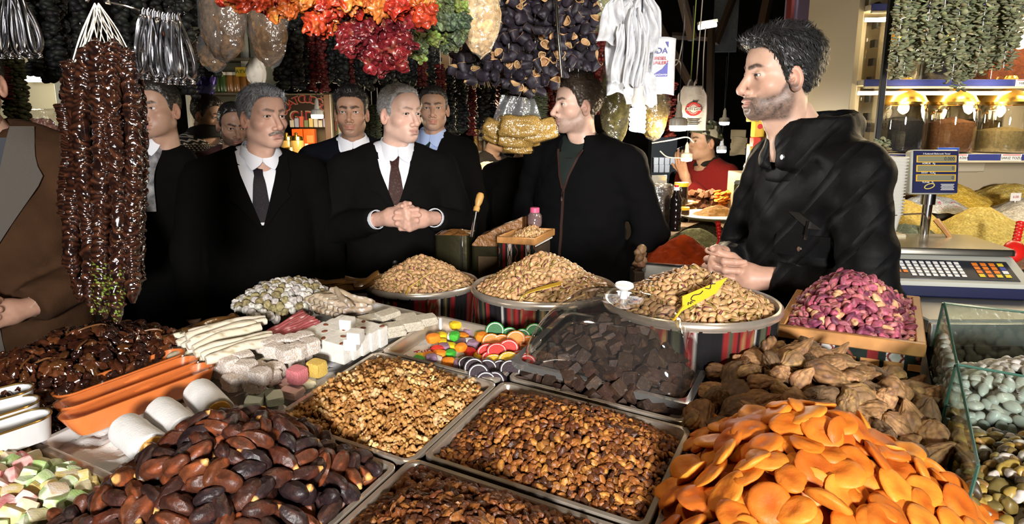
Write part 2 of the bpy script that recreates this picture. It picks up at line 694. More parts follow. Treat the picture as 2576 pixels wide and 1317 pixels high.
struct('wall_front', box(16, .1, 4.4, 0, (0, -2.9, 2.2)), DARKWALL)
# the counter that carries the trays
PLY = mat('dark_counter_board', (.05, .032, .02), rough=.6, var=(8, .3))
ct = thing('display_counter', 'dark sloping counter board under all the front trays', 'counter', DM(0, 0, 0))
part('board', poly([(-.88, -1.0), (.75, -1.0), (.75, .34), (.0, .34), (-.02, .20), (-.54, .20), (-.54, -.10), (-.88, -.10)], -.075, -.050), PLY, ct)
part('front_panel', box(1.60, .02, .9, .003, (-.085, -1.0, -.52)), PLY, ct)
for sx in (-.86, .70):
 for sy in (-.95, -.15):
  part('leg', box(.06, .06, 1.02, .004, (sx, sy, -.585)), BEAM, ct)
bt = thing('back_table', 'low dark table carrying the round pistachio baskets', 'table', (0, 0, 0))
BTM = Matrix.Translation((.06, 1.62, .985)) @ Matrix.Rotation(math.radians(-44), 4, 'Z')
part('table_top', xf(box(1.10, .44, .03, .004), BTM), PLY, bt)
for sx in (-.5, .5):
 for sy in (-.18, .18):
  part('leg', xf(box(.05, .05, .97, .004, (sx, sy, -.5)), BTM), BEAM, bt)
def rrect(w, h, r, z, n=5):
 pts = []
 for cx, cy, a0 in ((1, 1, 0), (-1, 1, 90), (-1, -1, 180), (1, -1, 270)):
  for k in range(n):
   a = math.radians(a0 + 90 * k / (n - 1))
   pts.append((cx * (w / 2 - r) + math.cos(a) * r, cy * (h / 2 - r) + math.sin(a) * r, z))
 return np.array(pts)
def tray_geo(w, h, depth=.040, lip=.0075):
 R = [rrect(w, h, .016, -.007), rrect(w, h, .016, -.001), rrect(w - .002, h - .002, .016, 0), rrect(w - 2 * lip, h - 2 * lip, .012, 0),
   rrect(w - 2 * lip - .003, h - 2 * lip - .003, .012, -.002), rrect(w - 2 * lip - .010, h - 2 * lip - .010, .012, -depth),
   rrect(w - 2 * lip - .06, h - 2 * lip - .06, .01, -depth)]
 v, f = loft(R[::-1], False)
 n = R[0].shape[0]
 v = np.vstack([v, [[0, 0, -depth]]])
 j = np.arange(n)
 return v, [f[0], np.stack([(j + 1) % n, j, np.full(n, len(v) - 1)], 1)]
def tray(u0, u1, v0, v1, label, w=0.0, depth=.040, m=None, yaw=0.0):
 M = DM((u0 + u1) / 2, (v0 + v1) / 2, w, yaw)
 return solo('steel_tray', tray_geo(u1 - u0, v1 - v0, depth), m or STEEL, label, 'tray', 'steel trays on the counter', M)
# ================================================================== things sold loose
def proj_ok(P, mx=40):
 x, y, z = pix(P)
 return (z > .1) & (x > -mx) & (x < 2576 + mx) & (y > -mx) & (y < 1317 + mx)
def rotmats(nrm_, tilt, rng, spin=None):
 n = len(nrm_)
 z = nrm_ + rng.normal(0, tilt, (n, 3))
 z /= np.linalg.norm(z, axis=1)[:, None]
 a = rng.normal(0, 1, (n, 3)) if spin is None else np.tile(spin, (n, 1)) + rng.normal(0, .35, (n, 3))
 x = a - z * (a * z).sum(1)[:, None]
 x /= np.linalg.norm(x, axis=1)[:, None]
 return np.stack([x, np.cross(z, x), z], 2)
_vm = {}
def scatter(name, label, cat, group, variants, m, M, pts, nrm_, tilt=.5, jit=.12, n_ind=300, seed=1, extra=None, stuff_label=None, spin=None, rots=None, prio=None, lo=None):
 """single things laid over a heap: the nearest n_ind are objects, the rest one joined heap"""
 rng = np.random.default_rng(seed)
 A = npm(M)
 R = rotmats(nrm_, tilt, rng, spin) if rots is None else rots
 W = tf(pts, M)
 RW = np.einsum('ij,njk->nik', A[:3, :3], R)
 s = 1 + rng.uniform(-jit, jit, len(pts))
 k = rng.integers(0, len(variants), len(pts))
 ok = proj_ok(W)
 zc = pix(W)[2] + (0 if prio is None else prio)
 order = np.argsort(np.where(ok, zc, 1e3 + zc))
 key = name + str(id(variants))
 if key not in _vm:
  _vm[key] = [as_g([q]).mesh(name, [m] if not isinstance(m, list) else m, True, 50) for q in variants]
 n_ok = int(ok.sum())
 for i in order[:min(n_ind, n_ok)]:
  o = bpy.data.objects.new(name, _vm[key][k[i]])
  COL.objects.link(o)
  B = RW[i] * s[i]
  o.matrix_basis = Matrix([list(B[0]) + [W[i, 0]], list(B[1]) + [W[i, 1]], list(B[2]) + [W[i, 2]], [0, 0, 0, 1]])
  tag(o, label, cat, group)
 rest = order[min(n_ind, n_ok):]
 if len(rest) or extra is not None:
  g = G()
  if extra is not None:
   g.add(extra[:2], extra[2], M=M)
  for j, q in enumerate(variants if lo is None else lo):
   ii = rest[k[rest] == j]
   if not len(ii):
    continue
   v, f, c = q[0], q[1], q[2]
   V = np.einsum('nij,mj->nmi', RW[ii] * s[ii][:, None, None], v) + W[ii][:, None, :]
   nv = len(v)
   fs = f if isinstance(f, list) and isinstance(f[0], np.ndarray) else [np.asarray(f)]
   off = np.arange(len(ii))[:, None, None] * nv
   g.add((V.reshape(-1, 3), [(a[None] + off).reshape(-1, a.shape[1]) for a in fs]), np.tile(np.broadcast_to(c, (nv, 3)), (len(ii), 1)))
  o = link(name + '_heap', g.mesh(name + '_heap', [m] if not isinstance(m, list) else m, True, 50))
  tag(o, stuff_label or label, cat, None, 'stuff')
def hexpts(u0, u1, v0, v1, sp, rng, jit=.35):
 nu, nv = max(1, int((u1 - u0) / sp)), max(1, int((v1 - v0) / (sp * .87)))
 i, j = np.meshgrid(np.arange(nu + 1), np.arange(nv + 1))
 u = u0 + (i + .5 * (j % 2)) * sp + rng.uniform(-jit, jit, i.shape) * sp
 v = v0 + j * sp * .87 + rng.uniform(-jit, jit, i.shape) * sp
 p = np.stack([u.ravel(), v.ravel()], 1)
 return p[(p[:, 0] > u0) & (p[:, 0] < u1) & (p[:, 1] > v0) & (p[:, 1] < v1)]
def on_heap(p2, hf, lift=0.0, e=.004):
 z = hf(p2[:, 0], p2[:, 1])
 gx = (hf(p2[:, 0] + e, p2[:, 1]) - hf(p2[:, 0] - e, p2[:, 1])) / (2 * e)
 gy = (hf(p2[:, 0], p2[:, 1] + e) - hf(p2[:, 0], p2[:, 1] - e)) / (2 * e)
 n = np.stack([-gx, -gy, np.ones_like(gx)], 1)
 n /= np.linalg.norm(n, axis=1)[:, None]
 return np.c_[p2, z] + n * lift, n
def heap_surface(u0, u1, v0, v1, hf, drop, n=36):
 def fn(a, b):
  u, v = u0 + (u1 - u0) * a, v0 + (v1 - v0) * b
  return np.stack([u, v, hf(u, v) - drop], 1)
 return gridsurf(n, n, fn)
def mound(u0, u1, v0, v1, h0, h1, p=2.2, cu=.5, cv=.5, seed=1, rough=.004):
 def hf(u, v):
  a = (u - u0) / (u1 - u0)
  b = (v - v0) / (v1 - v0)
  a = np.where(a < cu, a / cu, (1 - a) / (1 - cu))
  b = np.where(b < cv, b / cv, (1 - b) / (1 - cv))
  a, b = np.clip(a, 0, 1), np.clip(b, 0, 1)
  q = (1 - (1 - a) ** p) * (1 - (1 - b) ** p)
  return h0 + h1 * q + rough * noise(np.stack([u, v, u * 0], 1), 30, seed)
 return hf
def tint(base, rng, dv=.15, dh=.05):
 b = np.array(base) * (1 + rng.uniform(-dv, dv)) * (1 + rng.uniform(-dh, dh, 3))
 return np.clip(b, .003, 1)
# item shapes
def half_shell(sgn, ang):
 th = np.linspace(0, PI, 7)
 ph = np.linspace(0, PI, 8)
 T, P_ = np.meshgrid(th, ph, indexing='ij')
 v = np.stack([np.cos(P_), np.sin(P_) * np.sin(T) * sgn, np.sin(P_) * np.cos(T)], -1).reshape(-1, 3)
 f = ringfaces(7, 8, closed=False)
 if sgn < 0:
  f = f[:, ::-1]
 v = v * np.array([.0100, .0062, .0060])
 v[:, 2] *= 1 - .15 * v[:, 0] / .01
 v[:, 0] += .010
 c, s = math.cos(ang * sgn), math.sin(ang * sgn)
 v = np.stack([v[:, 0] * c - v[:, 1] * s, v[:, 0] * s + v[:, 1] * c, v[:, 2]], 1)
 v[:, 0] -= .010
 return v, f
def pistachios(n=8):
 rng = np.random.default_rng(3)
 out = []
 for i in range(n):
  g = []
  shell = tint((.60, .36, .165), rng, .20, .05)
  op = rng.uniform(.10, .28)
  V, Fs, C, k = [], [], [], 0
  for s in (1, -1):
   v, f = half_shell(s, op)
   tip = np.clip((v[:, :1] + .004) / .012, 0, 1)
   V.append(v); Fs.append(f + k); C.append(shell * (1 - .25 * (1 - tip))); k += len(v)
  v, f = uvs(8, 6, (.0085, .0046, .0046))
  V.append(v)
  kern = tint((.24, .17, .045) if i % 3 else (.25, .08, .08), rng, .2, .1)
  C.append(np.tile(kern, (len(v), 1)))
  out.append((np.concatenate(V), [np.concatenate(Fs), f[0] + k, f[1] + k, f[2] + k], np.concatenate(C)))
 return out
def lumps(n, r, cols, amp=.25, freq=2.2, sub=2, seed=1, fine=0.0, squash=None, dv=.2, dh=.07, cv=.25):
 rng = np.random.default_rng(seed)
 out = []
 for i in range(n):
  v, f = ico(sub)
  d = noise(v + i * 7.3, freq, seed + i)
  v2 = v * (1 + amp * d)[:, None]
  if fine:
   v2 *= (1 + fine * noise(v + i * 3.1, freq * 3, seed + 50 + i))[:, None]
  rr = np.array(r) * (1 + rng.uniform(-.18, .18, 3))
  c = tint(cols[i % len(cols)], rng, dv, dh)
  out.append((v2 * rr, f, np.clip(c * (1 + cv * d)[:, None], .003, 1)))
 return out
def walnuts(n=12, h=.0013):
 rng = np.random.default_rng(5)
 out = []
 cols = [(.40, .20, .058), (.44, .235, .078), (.34, .16, .044), (.52, .34, .15), (.28, .125, .035)]
 for i in range(n):
  L = rng.uniform(.016, .024)
  m = rng.integers(4, 7)
  t = np.linspace(-.5, .5, m)
  bend = rng.uniform(-.35, .35)
  C = np.stack([t * L, bend * L * (t * t * 4 - .5) + rng.normal(0, .0012, m), rng.normal(0, .0012, m)], 1)
  S_ = [(q, rng.uniform(.0026, .0042)) for q in C]
  for q in C[1:]:
   S_.append((q + rng.normal(0, .0034, 3), rng.uniform(.0018, .0032)))
  for _ in range(4):
   S_.append((C[rng.integers(0, m)] + rng.normal(0, .0042, 3) * np.array([.6, 1, .8]), rng.uniform(.0014, .0024)))
  def f_(P):
   d = None
   for c_, r_ in S_:
    e_ = sph(P, c_, r_)
    d = e_ if d is None else smin(d, e_, .0016)
   return d
  v, f = snet(f_, C.min(0) - .011, C.max(0) + .011, h)
  k = noise(v, 260, i)
  c = tint(cols[i % 5], rng, .15, .05)
  out.append((v, f, np.clip(c * (1 + .30 * k)[:, None], .01, 1)))
 return out
def dates(n=10):
 rng = np.random.default_rng(8)
 out = []
 cols = [(.040, .014, .010), (.075, .020, .010), (.026, .012, .011), (.105, .030, .012), (.022, .012, .014)]
 for i in range(n):
  nu, nv = 20, 16
  v, f = uvs(nu, nv)
  x = v[:, 2].copy()
  a = np.arctan2(v[:, 1], v[:, 0])
  wr = .10 * np.sin(a * 6 + 2 * noise(np.stack([x * 2, a * 0, a * 0 + i], 1), 1, i)) + .13 * noise(np.stack([np.cos(a) * 2, np.sin(a) * 2, x * 1.6 + i * 5], 1), 1, i + 9)
  r = (1 + wr * (1 - x ** 2)) * (1 - .10 * x)
  L, w = rng.uniform(.0205, .0245), rng.uniform(.0108, .0130)
  q = np.stack([v[:, 0] * r * w, v[:, 1] * r * w * .88, x * L], 1)
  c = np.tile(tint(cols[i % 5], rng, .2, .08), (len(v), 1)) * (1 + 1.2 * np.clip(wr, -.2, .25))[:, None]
  patch = noise(v + i * 3, 1.8, 20 + i) > .35
  c[patch] = c[patch] * np.array([1.9, 1.6, 1.3])
  if i % 2:
   c[x > .86] = (.52, .27, .08)
   q[x > .97, 2] += .0025
  q = q[:, [2, 1, 0]] * np.array([1, 1, -1])
  out.append((q, f, np.clip(c, .004, 1)))
 return out
def apricots(n=10):
 rng = np.random.default_rng(9)
 out = []
 cols = [(.68, .215, .022), (.62, .165, .015), (.70, .25, .026), (.54, .13, .012), (.66, .23, .026)]
 for i in range(n):
  v, f = uvs(26, 14)
  a = np.arctan2(v[:, 1], v[:, 0])
  rxy = np.sqrt(v[:, 0] ** 2 + v[:, 1] ** 2)
  z = v[:, 2]
  lob = 1 + .06 * np.cos(a * 2 + i) + .05 * noise(np.stack([np.cos(a) * 1.4, np.sin(a) * 1.4, a * 0 + i * 3], 1), 1, i)
  R, H = rng.uniform(.0215, .0265), rng.uniform(.0054, .0070)
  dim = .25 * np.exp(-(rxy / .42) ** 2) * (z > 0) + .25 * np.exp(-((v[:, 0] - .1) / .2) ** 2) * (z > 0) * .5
  q = np.stack([v[:, 0] * lob * R, v[:, 1] * lob * R * rng.uniform(.84, .96), z * H * (1 - dim)], 1)
  q[:, 2] += .0016 * noise(v * 2 + i, 1, 30 + i) + rng.uniform(-5, 5) * q[:, 0] ** 2
  c = tint(cols[i % 5], rng, .08, .05) * (1 + .10 * noise(v * 1.5 + i, 1, 4))[:, None]
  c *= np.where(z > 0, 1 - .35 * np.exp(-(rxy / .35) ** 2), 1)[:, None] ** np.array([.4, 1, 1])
  out.append((q, f, np.clip(c, .005, 1)))
 return out
def figs(n=9):
 rng = np.random.default_rng(10)
 out = []
 cols = [(.25, .14, .058), (.34, .195, .085), (.15, .088, .045), (.38, .225, .095)]
 for i in range(n):
  v, f = ico(4)
  ax = v[:, 0]
  a = np.arctan2(v[:, 2], v[:, 1])
  big = noise(v * 1.3 + i * 4, 1, i)
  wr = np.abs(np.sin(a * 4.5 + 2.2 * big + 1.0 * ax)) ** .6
  pear = np.interp(ax, [-1, -.5, .2, .7, 1], [1.0, 1.08, .92, .62, .5])
  r = (1 + .24 * big + .09 * (wr - .6) * (1 - .4 * ax ** 2) + .05 * noise(v * 6 + i, 1, 3))
  q = v * r[:, None] * np.array([.026, .0225, .0155]) * rng.uniform(.85, 1.12)
  q[:, 1:] *= pear[:, None]
  q[:, 0] += .007 * np.clip(ax, 0, 1) ** 4
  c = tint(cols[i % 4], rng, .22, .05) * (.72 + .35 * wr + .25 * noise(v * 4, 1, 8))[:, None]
  c = np.where((noise(v * 2.2 + i, 1, 44) > .25)[:, None], c * np.array([.75, .7, .72]) + np.array([.02, .018, .02]), c)
  out.append((q, f, np.clip(c, .01, 1)))
 return out
def soft_cube(sx, sy, sz, n=5, rnd=.22, amp=.04, seed=1, freq=3.0):
 """a cube with softened edges and uneven faces"""
 t = np.linspace(-1, 1, n)
 V, F, k = [], [], 0
 for a in range(3):
  for s in (-1, 1):
   U_, W_ = np.meshgrid(t, t, indexing='ij')
   q = np.zeros((n * n, 3))
   q[:, a] = s
   q[:, (a + 1) % 3] = U_.ravel()
   q[:, (a + 2) % 3] = W_.ravel()
   f = ringfaces(n, n, closed=False)
   F.append((f[:, ::-1] if s > 0 else f) + k)
   V.append(q)
   k += n * n
 v = np.concatenate(V)
 ln = np.linalg.norm(v, axis=1)[:, None]
 sp = v / ln * 1.22
 m = np.clip((ln - 1.0) / .75, 0, 1) * rnd * 2
 v = v * (1 - m) + sp * m
 v = v * (1 + amp * noise(v + seed * 5.1, freq, seed))[:, None]
 # weld seams
 key = np.round(v * 1e4).astype(int)
 _, idx, inv = np.unique(key, axis=0, return_index=True, return_inverse=True)
 F = inv.ravel()[np.concatenate(F)]
 v = v[idx] * np.array([sx, sy, sz]) / 2
 # outward faces
 p = v[F]
 nn = np.cross(p[:, 1] - p[:, 0], p[:, 2] - p[:, 0])
 bad = (nn * p.mean(1)).sum(1) < 0
 F[bad] = F[bad][:, ::-1]
 return v, F
NUTSHELL = mat('nut_shell', attr=True, rough=.42, spec=.45)
KERNEL = mat('purple_kernel', attr=True, rough=.5, spec=.4, bump=(500, .3, .0006), var=(160, .25))
WALNUTM = mat('walnut_meat', attr=True, rough=.5, spec=.35, var=(350, .22))
RAISINM = mat('raisin_skin', attr=True, rough=.36, spec=.45, bump=(600, .6, .0010), var=(300, .25))
DATEM = mat('date_skin', attr=True, rough=.42, spec=.4, bump=(130, .7, .0022), var=(70, .35))
APRM = mat('apricot_flesh', attr=True, rough=.50, spec=.35, sss=.20, bump=(95, .4, .003), var=(45, .16))
FIGM = mat('dried_fig', attr=True, rough=.62, spec=.3, bump=(260, .5, .0012), var=(120, .3))
DARKCUBE = mat('dark_carob_block', attr=True, rough=.6, spec=.35, bump=(220, .6, .002), col2=(.095, .05, .026), scale2=110, contrast=(.52, .75))
ALMOND = mat('sugared_almond', attr=True, rough=.35, spec=.5, bump=(300, .15, .0008))
SUGAR = mat('sugared_jelly', attr=True, rough=.55, spec=.5, bump=(520, 1.0, .002), sss=.1)
CRUST = mat('sugar_crust', attr=True, rough=.8, spec=.3, bump=(420, 1.0, .003), col2=(.72, .68, .64), scale2=380, contrast=(.42, .62))
POWDER = mat('icing_powder', attr=True, rough=.95, spec=.15, bump=(420, .5, .0012), sss=.08)
# steel trays and their heaps
rng = np.random.default_rng(21)
TR = {}
tray(0.000, .326, -.254, .000, 'steel tray full of brown raisins in the middle of the counter')
tray(-.262, -.002, -.278, -.012, 'steel tray heaped with shelled walnuts')
tray(-.010, .326, -.530, -.262, 'steel tray of dark raisins at the front edge of the counter')
tray(-.310, -.014, -.560, -.286, 'steel tray under the heap of dates')
tray(.332, .700, -.290, .004, 'steel tray under the heap of dried apricots')
tray(.318, .655, .012, .325, 'steel tray under the heap of dried figs')
tray(.002, .314, .010, .300, 'steel tray of dark cubes under the clear dome')
tray(-.255, -.006, -.008, .192, 'steel tray of jelly sweets on printed paper')
# walnuts
wv, wlo = walnuts(), walnuts(12, .0021)
hf = mound(-.25, -.014, -.266, -.024, -.012, .045, 2.0, .5, .5, 2)
p1, n1 = on_heap(hexpts(-.25, -.014, -.266, -.024, .0125, rng), hf, .003)
p0, n0 = on_heap(hexpts(-.25, -.014, -.266, -.024, .0155, rng), hf, -.005)
scatter('walnut_half', 'shelled walnut piece in the walnut tray', 'walnut', 'walnut pieces in the walnut tray', wv, WALNUTM, DM(), np.vstack([p1, p0]), np.vstack([n1, n0]), .9, .2, 300, 31, lo=wlo, extra=
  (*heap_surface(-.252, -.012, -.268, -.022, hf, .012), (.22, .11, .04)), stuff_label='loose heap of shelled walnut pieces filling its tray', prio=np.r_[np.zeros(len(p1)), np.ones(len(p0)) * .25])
# raisins, two trays
rva = (14, (.0066, .0048, .0036), [(.22, .080, .018), (.16, .048, .012), (.30, .120, .026), (.10, .030, .010), (.26, .10, .022), (.065, .022, .010), (.36, .16, .035)], .30, 2.0)
rv, rlo = [lumps(*rva, s_, 60, .12, dv=.2) for s_ in (2, 1)]
hf = mound(.012, .314, -.242, -.012, -.014, .052, 2.0, .5, .55, 3)
p1, n1 = on_heap(hexpts(.012, .314, -.242, -.012, .0088, rng), hf, .002)
p0, n0 = on_heap(hexpts(.012, .314, -.242, -.012, .0115, rng), hf, -.003)
scatter('raisin', 'brown raisin in the middle raisin tray', 'raisin', 'raisins in the middle tray', rv, RAISINM, DM(), np.vstack([p1, p0]), np.vstack([n1, n0]), .8, .25, 160, 32, lo=rlo, extra=
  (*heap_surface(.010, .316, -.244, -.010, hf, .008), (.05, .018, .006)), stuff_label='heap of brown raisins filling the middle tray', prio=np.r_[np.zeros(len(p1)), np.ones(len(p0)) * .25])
rva = (12, (.0084, .0060, .0048), [(.14, .045, .012), (.10, .030, .010), (.19, .065, .014), (.06, .020, .009), (.22, .085, .02)], .34, 2.2)
rv2, rlo2 = [lumps(*rva, s_, 80, .14, dv=.25) for s_ in (2, 1)]
hf = mound(.002, .314, -.520, -.272, -.010, .062, 1.8, .48, .52, 4)
p1, n1 = on_heap(hexpts(.002, .314, -.520, -.272, .0112, rng), hf, .002)
p0, n0 = on_heap(hexpts(.002, .314, -.520, -.272, .0140, rng), hf, -.004)
scatter('raisin', 'dark brown raisin in the front raisin tray', 'raisin', 'raisins in the front tray', rv2, RAISINM, DM(), np.vstack([p1, p0]), np.vstack([n1, n0]), .9, .25, 140, 33, lo=rlo2, extra=
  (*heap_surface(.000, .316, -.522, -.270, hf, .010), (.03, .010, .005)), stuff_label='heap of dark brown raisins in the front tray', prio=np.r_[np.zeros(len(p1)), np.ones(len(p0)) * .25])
# dates
dv_ = dates()
hf = mound(-.310, -.020, -.610, -.290, -.008, .100, 1.7, .45, .55, 5, .006)
p1, n1 = on_heap(hexpts(-.310, -.022, -.610, -.292, .0245, rng, .3), hf, .004)
p0, n0 = on_heap(hexpts(-.305, -.026, -.600, -.298, .029, rng, .3), hf, -.009)
scatter('date', 'glossy dark brown date in the heap at the front', 'date', 'dates in the front heap', dv_, DATEM, DM(), np.vstack([p1, p0]), np.vstack([n1, n0]), .40, .12, 300, 34,
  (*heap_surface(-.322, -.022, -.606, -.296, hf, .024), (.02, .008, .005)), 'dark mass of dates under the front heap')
# apricots
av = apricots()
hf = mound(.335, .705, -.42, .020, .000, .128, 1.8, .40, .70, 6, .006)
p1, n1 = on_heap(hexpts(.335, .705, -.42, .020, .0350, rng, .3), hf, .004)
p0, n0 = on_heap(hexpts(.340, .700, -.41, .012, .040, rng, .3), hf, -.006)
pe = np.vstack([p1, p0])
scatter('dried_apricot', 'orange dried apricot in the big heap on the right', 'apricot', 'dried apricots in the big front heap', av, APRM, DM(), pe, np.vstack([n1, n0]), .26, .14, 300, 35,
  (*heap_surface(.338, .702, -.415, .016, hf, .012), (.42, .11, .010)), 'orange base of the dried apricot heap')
# figs
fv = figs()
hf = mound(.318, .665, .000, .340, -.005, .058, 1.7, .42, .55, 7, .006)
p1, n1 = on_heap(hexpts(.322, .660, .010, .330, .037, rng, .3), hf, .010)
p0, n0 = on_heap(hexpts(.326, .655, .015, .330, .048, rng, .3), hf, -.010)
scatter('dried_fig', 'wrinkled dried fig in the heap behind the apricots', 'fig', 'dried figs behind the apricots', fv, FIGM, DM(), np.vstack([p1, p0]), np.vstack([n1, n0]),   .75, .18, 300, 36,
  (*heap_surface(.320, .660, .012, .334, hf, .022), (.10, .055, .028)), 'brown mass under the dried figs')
# dark cubes under the dome
cv_ = []
for i in range(7):
 r_ = np.random.default_rng(40 + i)
 v, f = soft_cube(.026, .023, .015 + .004 * (i % 3), 5, .16, .07, i + 3, 2.2)
 cv_.append((v, f, np.clip(np.array(tint((.032, .017, .011), r_, .3, .08)) * (1 + .3 * noise(v, 150, i))[:, None], .004, 1)))
hf = mound(.010, .306, .018, .292, -.022, .090, 2.0, .50, .56, 8, .004)
p1, n1 = on_heap(hexpts(.016, .300, .024, .286, .0235, rng, .25), hf, .004)
p0, n0 = on_heap(hexpts(.018, .298, .026, .284, .026, rng, .25), hf, -.014)
scatter('dark_cube', 'dark brown chewy cube under the clear dome', 'sweet', 'dark cubes under the clear dome', cv_, DARKCUBE, DM(), np.vstack([p1, p0]), np.vstack([n1, n0]), .45, .12, 300, 37,
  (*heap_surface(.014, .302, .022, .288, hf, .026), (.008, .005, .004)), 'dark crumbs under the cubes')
# clear dome over the dark cubes
ACRYL = film('clear_acrylic', (.95, .945, .92), .12, .03, None, .62, .012)
ACRYLE = mat('acrylic_edge', (.82, .80, .76), rough=.08, trans=.9, ior=1.3)
dome = thing('clear_dome_cover', 'clear plastic dome cover with white knob over the dark cubes', 'cover', DM(.152, .176, .004))
nr, nn_ = 22, 48
rings = []
ang = np.arange(nn_) / nn_ * 2 * PI
for i in range(nr):
 t = i / (nr - 1)
 a = t * PI / 2
 w = math.cos(a) ** .62
 hh = .106 * math.sin(a) ** 1.0
 ex = 2 + 5 * (1 - t) ** 1.4
 cx, sy = np.abs(np.cos(ang)) ** (2 / ex) * np.sign(np.cos(ang)), np.abs(np.sin(ang)) ** (2 / ex) * np.sign(np.sin(ang))
 rings.append(np.stack([cx * .150 * max(w, .004), sy * .125 * max(w, .004), np.full(nn_, hh + .012)], 1))
part('dome', loft(rings, False), ACRYL, dome, angle=None)
fr = [rrect(.300, .250, .02, .012, 13), rrect(.322, .272, .012, .012, 13), rrect(.322, .272, .012, .0, 13), rrect(.318, .268, .012, .0, 13), rrect(.318, .268, .012, .009, 13), rrect(.300, .250, .02, .009, 13)]
part('rim', loft(fr, False), ACRYLE, dome)
part('knob', xf(lathe([(.007, 0), (.0065, .012), (.009, .017), (.016, .021), (.0175, .024), (.016, .027), (.0, .0285)], 24), TRS((0, 0, .117))), mat('milky_plastic', (.75, .75, .74), rough=.3, sss=.2), dome)
# jelly sweets on printed paper
pap = thing('printed_tray_paper', 'white tray paper with red and green print under the jelly sweets', 'paper', DM(-.130, .092, -.030))
part('sheet', box(.228, .180, .0012, 0), mat('greaseproof_paper', (.74, .66, .58), rough=.7, var=(22, .06)), pap)
tv, tfc = text_mesh('Turkish Delight', .024, .0003)
tv = np.stack([tv[:, 0] + .35 * tv[:, 1], tv[:, 1], tv[:, 2]], 1)
part('lettering', xf((tv, tfc), TRS((-.060, .035, .0012), (0, 0, math.radians(62)))), REDINK, pap)
gm = mat('green_print', (.10, .28, .06), rough=.7)
part('green_leaf', poly([(.02, -.086), (.11, -.086), (.11, -.05), (.07, -.045), (.03, -.065)], .0008, .0014), gm, pap)
part('red_flourish', poly([(-.108, -.04), (-.085, -.055), (-.07, -.085), (-.11, -.086)], .0008, .0014), mat('faded_red_print', (.55, .22, .16), rough=.7), pap)
part('red_flower', poly([(-.03 + .018 * math.cos(a) * (1 + .3 * math.cos(5 * a)), .074 + .010 * math.sin(a) * (1 + .3 * math.cos(5 * a))) for a in np.linspace(0, 2 * PI, 30)[:-1]], .0008, .0014), REDINK, pap)
def jelly(col, seed, size=.019):
 v, f = soft_cube(size * 1.25, size, size * .8, 6, .42, .07, seed, 1.6)
 r_ = np.random.default_rng(seed)
 return v, f, np.clip(np.tile(tint(col, r_, .06, .03), (len(v), 1)), .01, 1)
JC = dict(yellow=(.80, .55, .012), orange=(.85, .25, .012), green=(.05, .42, .03), red=(.72, .035, .03), purple=(.27, .16, .23), white=(.75, .72, .68))
jl = [('yellow', 1058, 895), ('orange', 1076, 893), ('green', 1054, 904), ('purple', 1085, 912), ('white', 1100, 904), ('orange', 1106, 888), ('green', 1132, 886), ('purple', 1118, 870),
  ('orange', 1090, 862), ('yellow', 1113, 858), ('yellow', 1110, 842), ('purple', 1160, 860), ('orange', 1165, 843), ('yellow', 1146, 828), ('purple', 1178, 830), ('red', 1210, 830), ('yellow', 1206, 842),
  ('purple', 1192, 862), ('orange', 1160, 885), ('red', 1183, 882), ('orange', 1127, 908), ('purple', 1152, 912), ('white', 1140, 842), ('orange', 1213, 858), ('yellow', 1135, 868), ('red', 1100, 876), ('yellow', 1208, 895), ('white', 1176, 856), ('green', 1144, 856)]
for i, (cn, px_, py_) in enumerate(jl):
 u, v = ond(px_, py_, -.018)
 w = -.021 + (.013 if i % 5 == 3 else 0)
 solo('jelly_sweet', [jelly(JC[cn], 100 + i, .017 + .003 * (i % 3) * .5)], SUGAR, 'sugared %s jelly sweet on the printed paper' % cn, 'sweet', 'sugared jelly sweets', DM(u, v, w, i * 1.3))
def citrus(col, rind, seed, R=.019, T=.016):
 """half-moon jelly slice with a pale line inside its rind"""
 n = 14
 a = np.linspace(-.25, PI + .25, n)
 g = G()
 for (r0, r1, c, t) in ((0, R * .80, col, T), (R * .80, R * .89, (.78, .74, .68), T + .0004), (R * .89, R, rind, T)):
  out = np.stack([np.cos(a) * r1, np.sin(a) * r1], 1)
  inn = np.stack([np.cos(a) * r0, np.sin(a) * r0], 1) if r0 else None
  pts = np.vstack([out, inn[::-1]]) if r0 else out
  m_ = len(out)
  zz = [-t / 2, t / 2]
  v = np.vstack([np.c_[out, np.full(m_, zz[0])], np.c_[out, np.full(m_, zz[1])]] + ([np.c_[inn, np.full(m_, zz[0])], np.c_[inn, np.full(m_, zz[1])]] if r0 else []))
  f = []
  for k in range(m_ - 1):
   f.append([k, k + 1, k + 1 + m_, k + m_])
   if r0:
    f.append([k + m_, k + 1 + m_, k + 1 + 3 * m_, k + 3 * m_])
    f.append([k + 1, k, k + 2 * m_, k + 1 + 2 * m_])
  if not r0:
   f += [list(range(m_))[::-1], list(range(m_, 2 * m_)), [0, m_, 2 * m_ - 1, m_ - 1]]
  else:
   f += [[0, m_, 3 * m_, 2 * m_], [m_ - 1, 3 * m_ - 1, 4 * m_ - 1, 2 * m_ - 1]]
  g.add((v, f), c)
 return g
CIT = dict(green=((.05, .17, .07), (.02, .24, .04)), orange=((.85, .30, .08), (.85, .22, .01)), red=((.72, .07, .06), (.70, .03, .03)), purple=((.035, .022, .030), (.020, .012, .022)), yellow=((.75, .48, .05), (.70, .45, .02)))
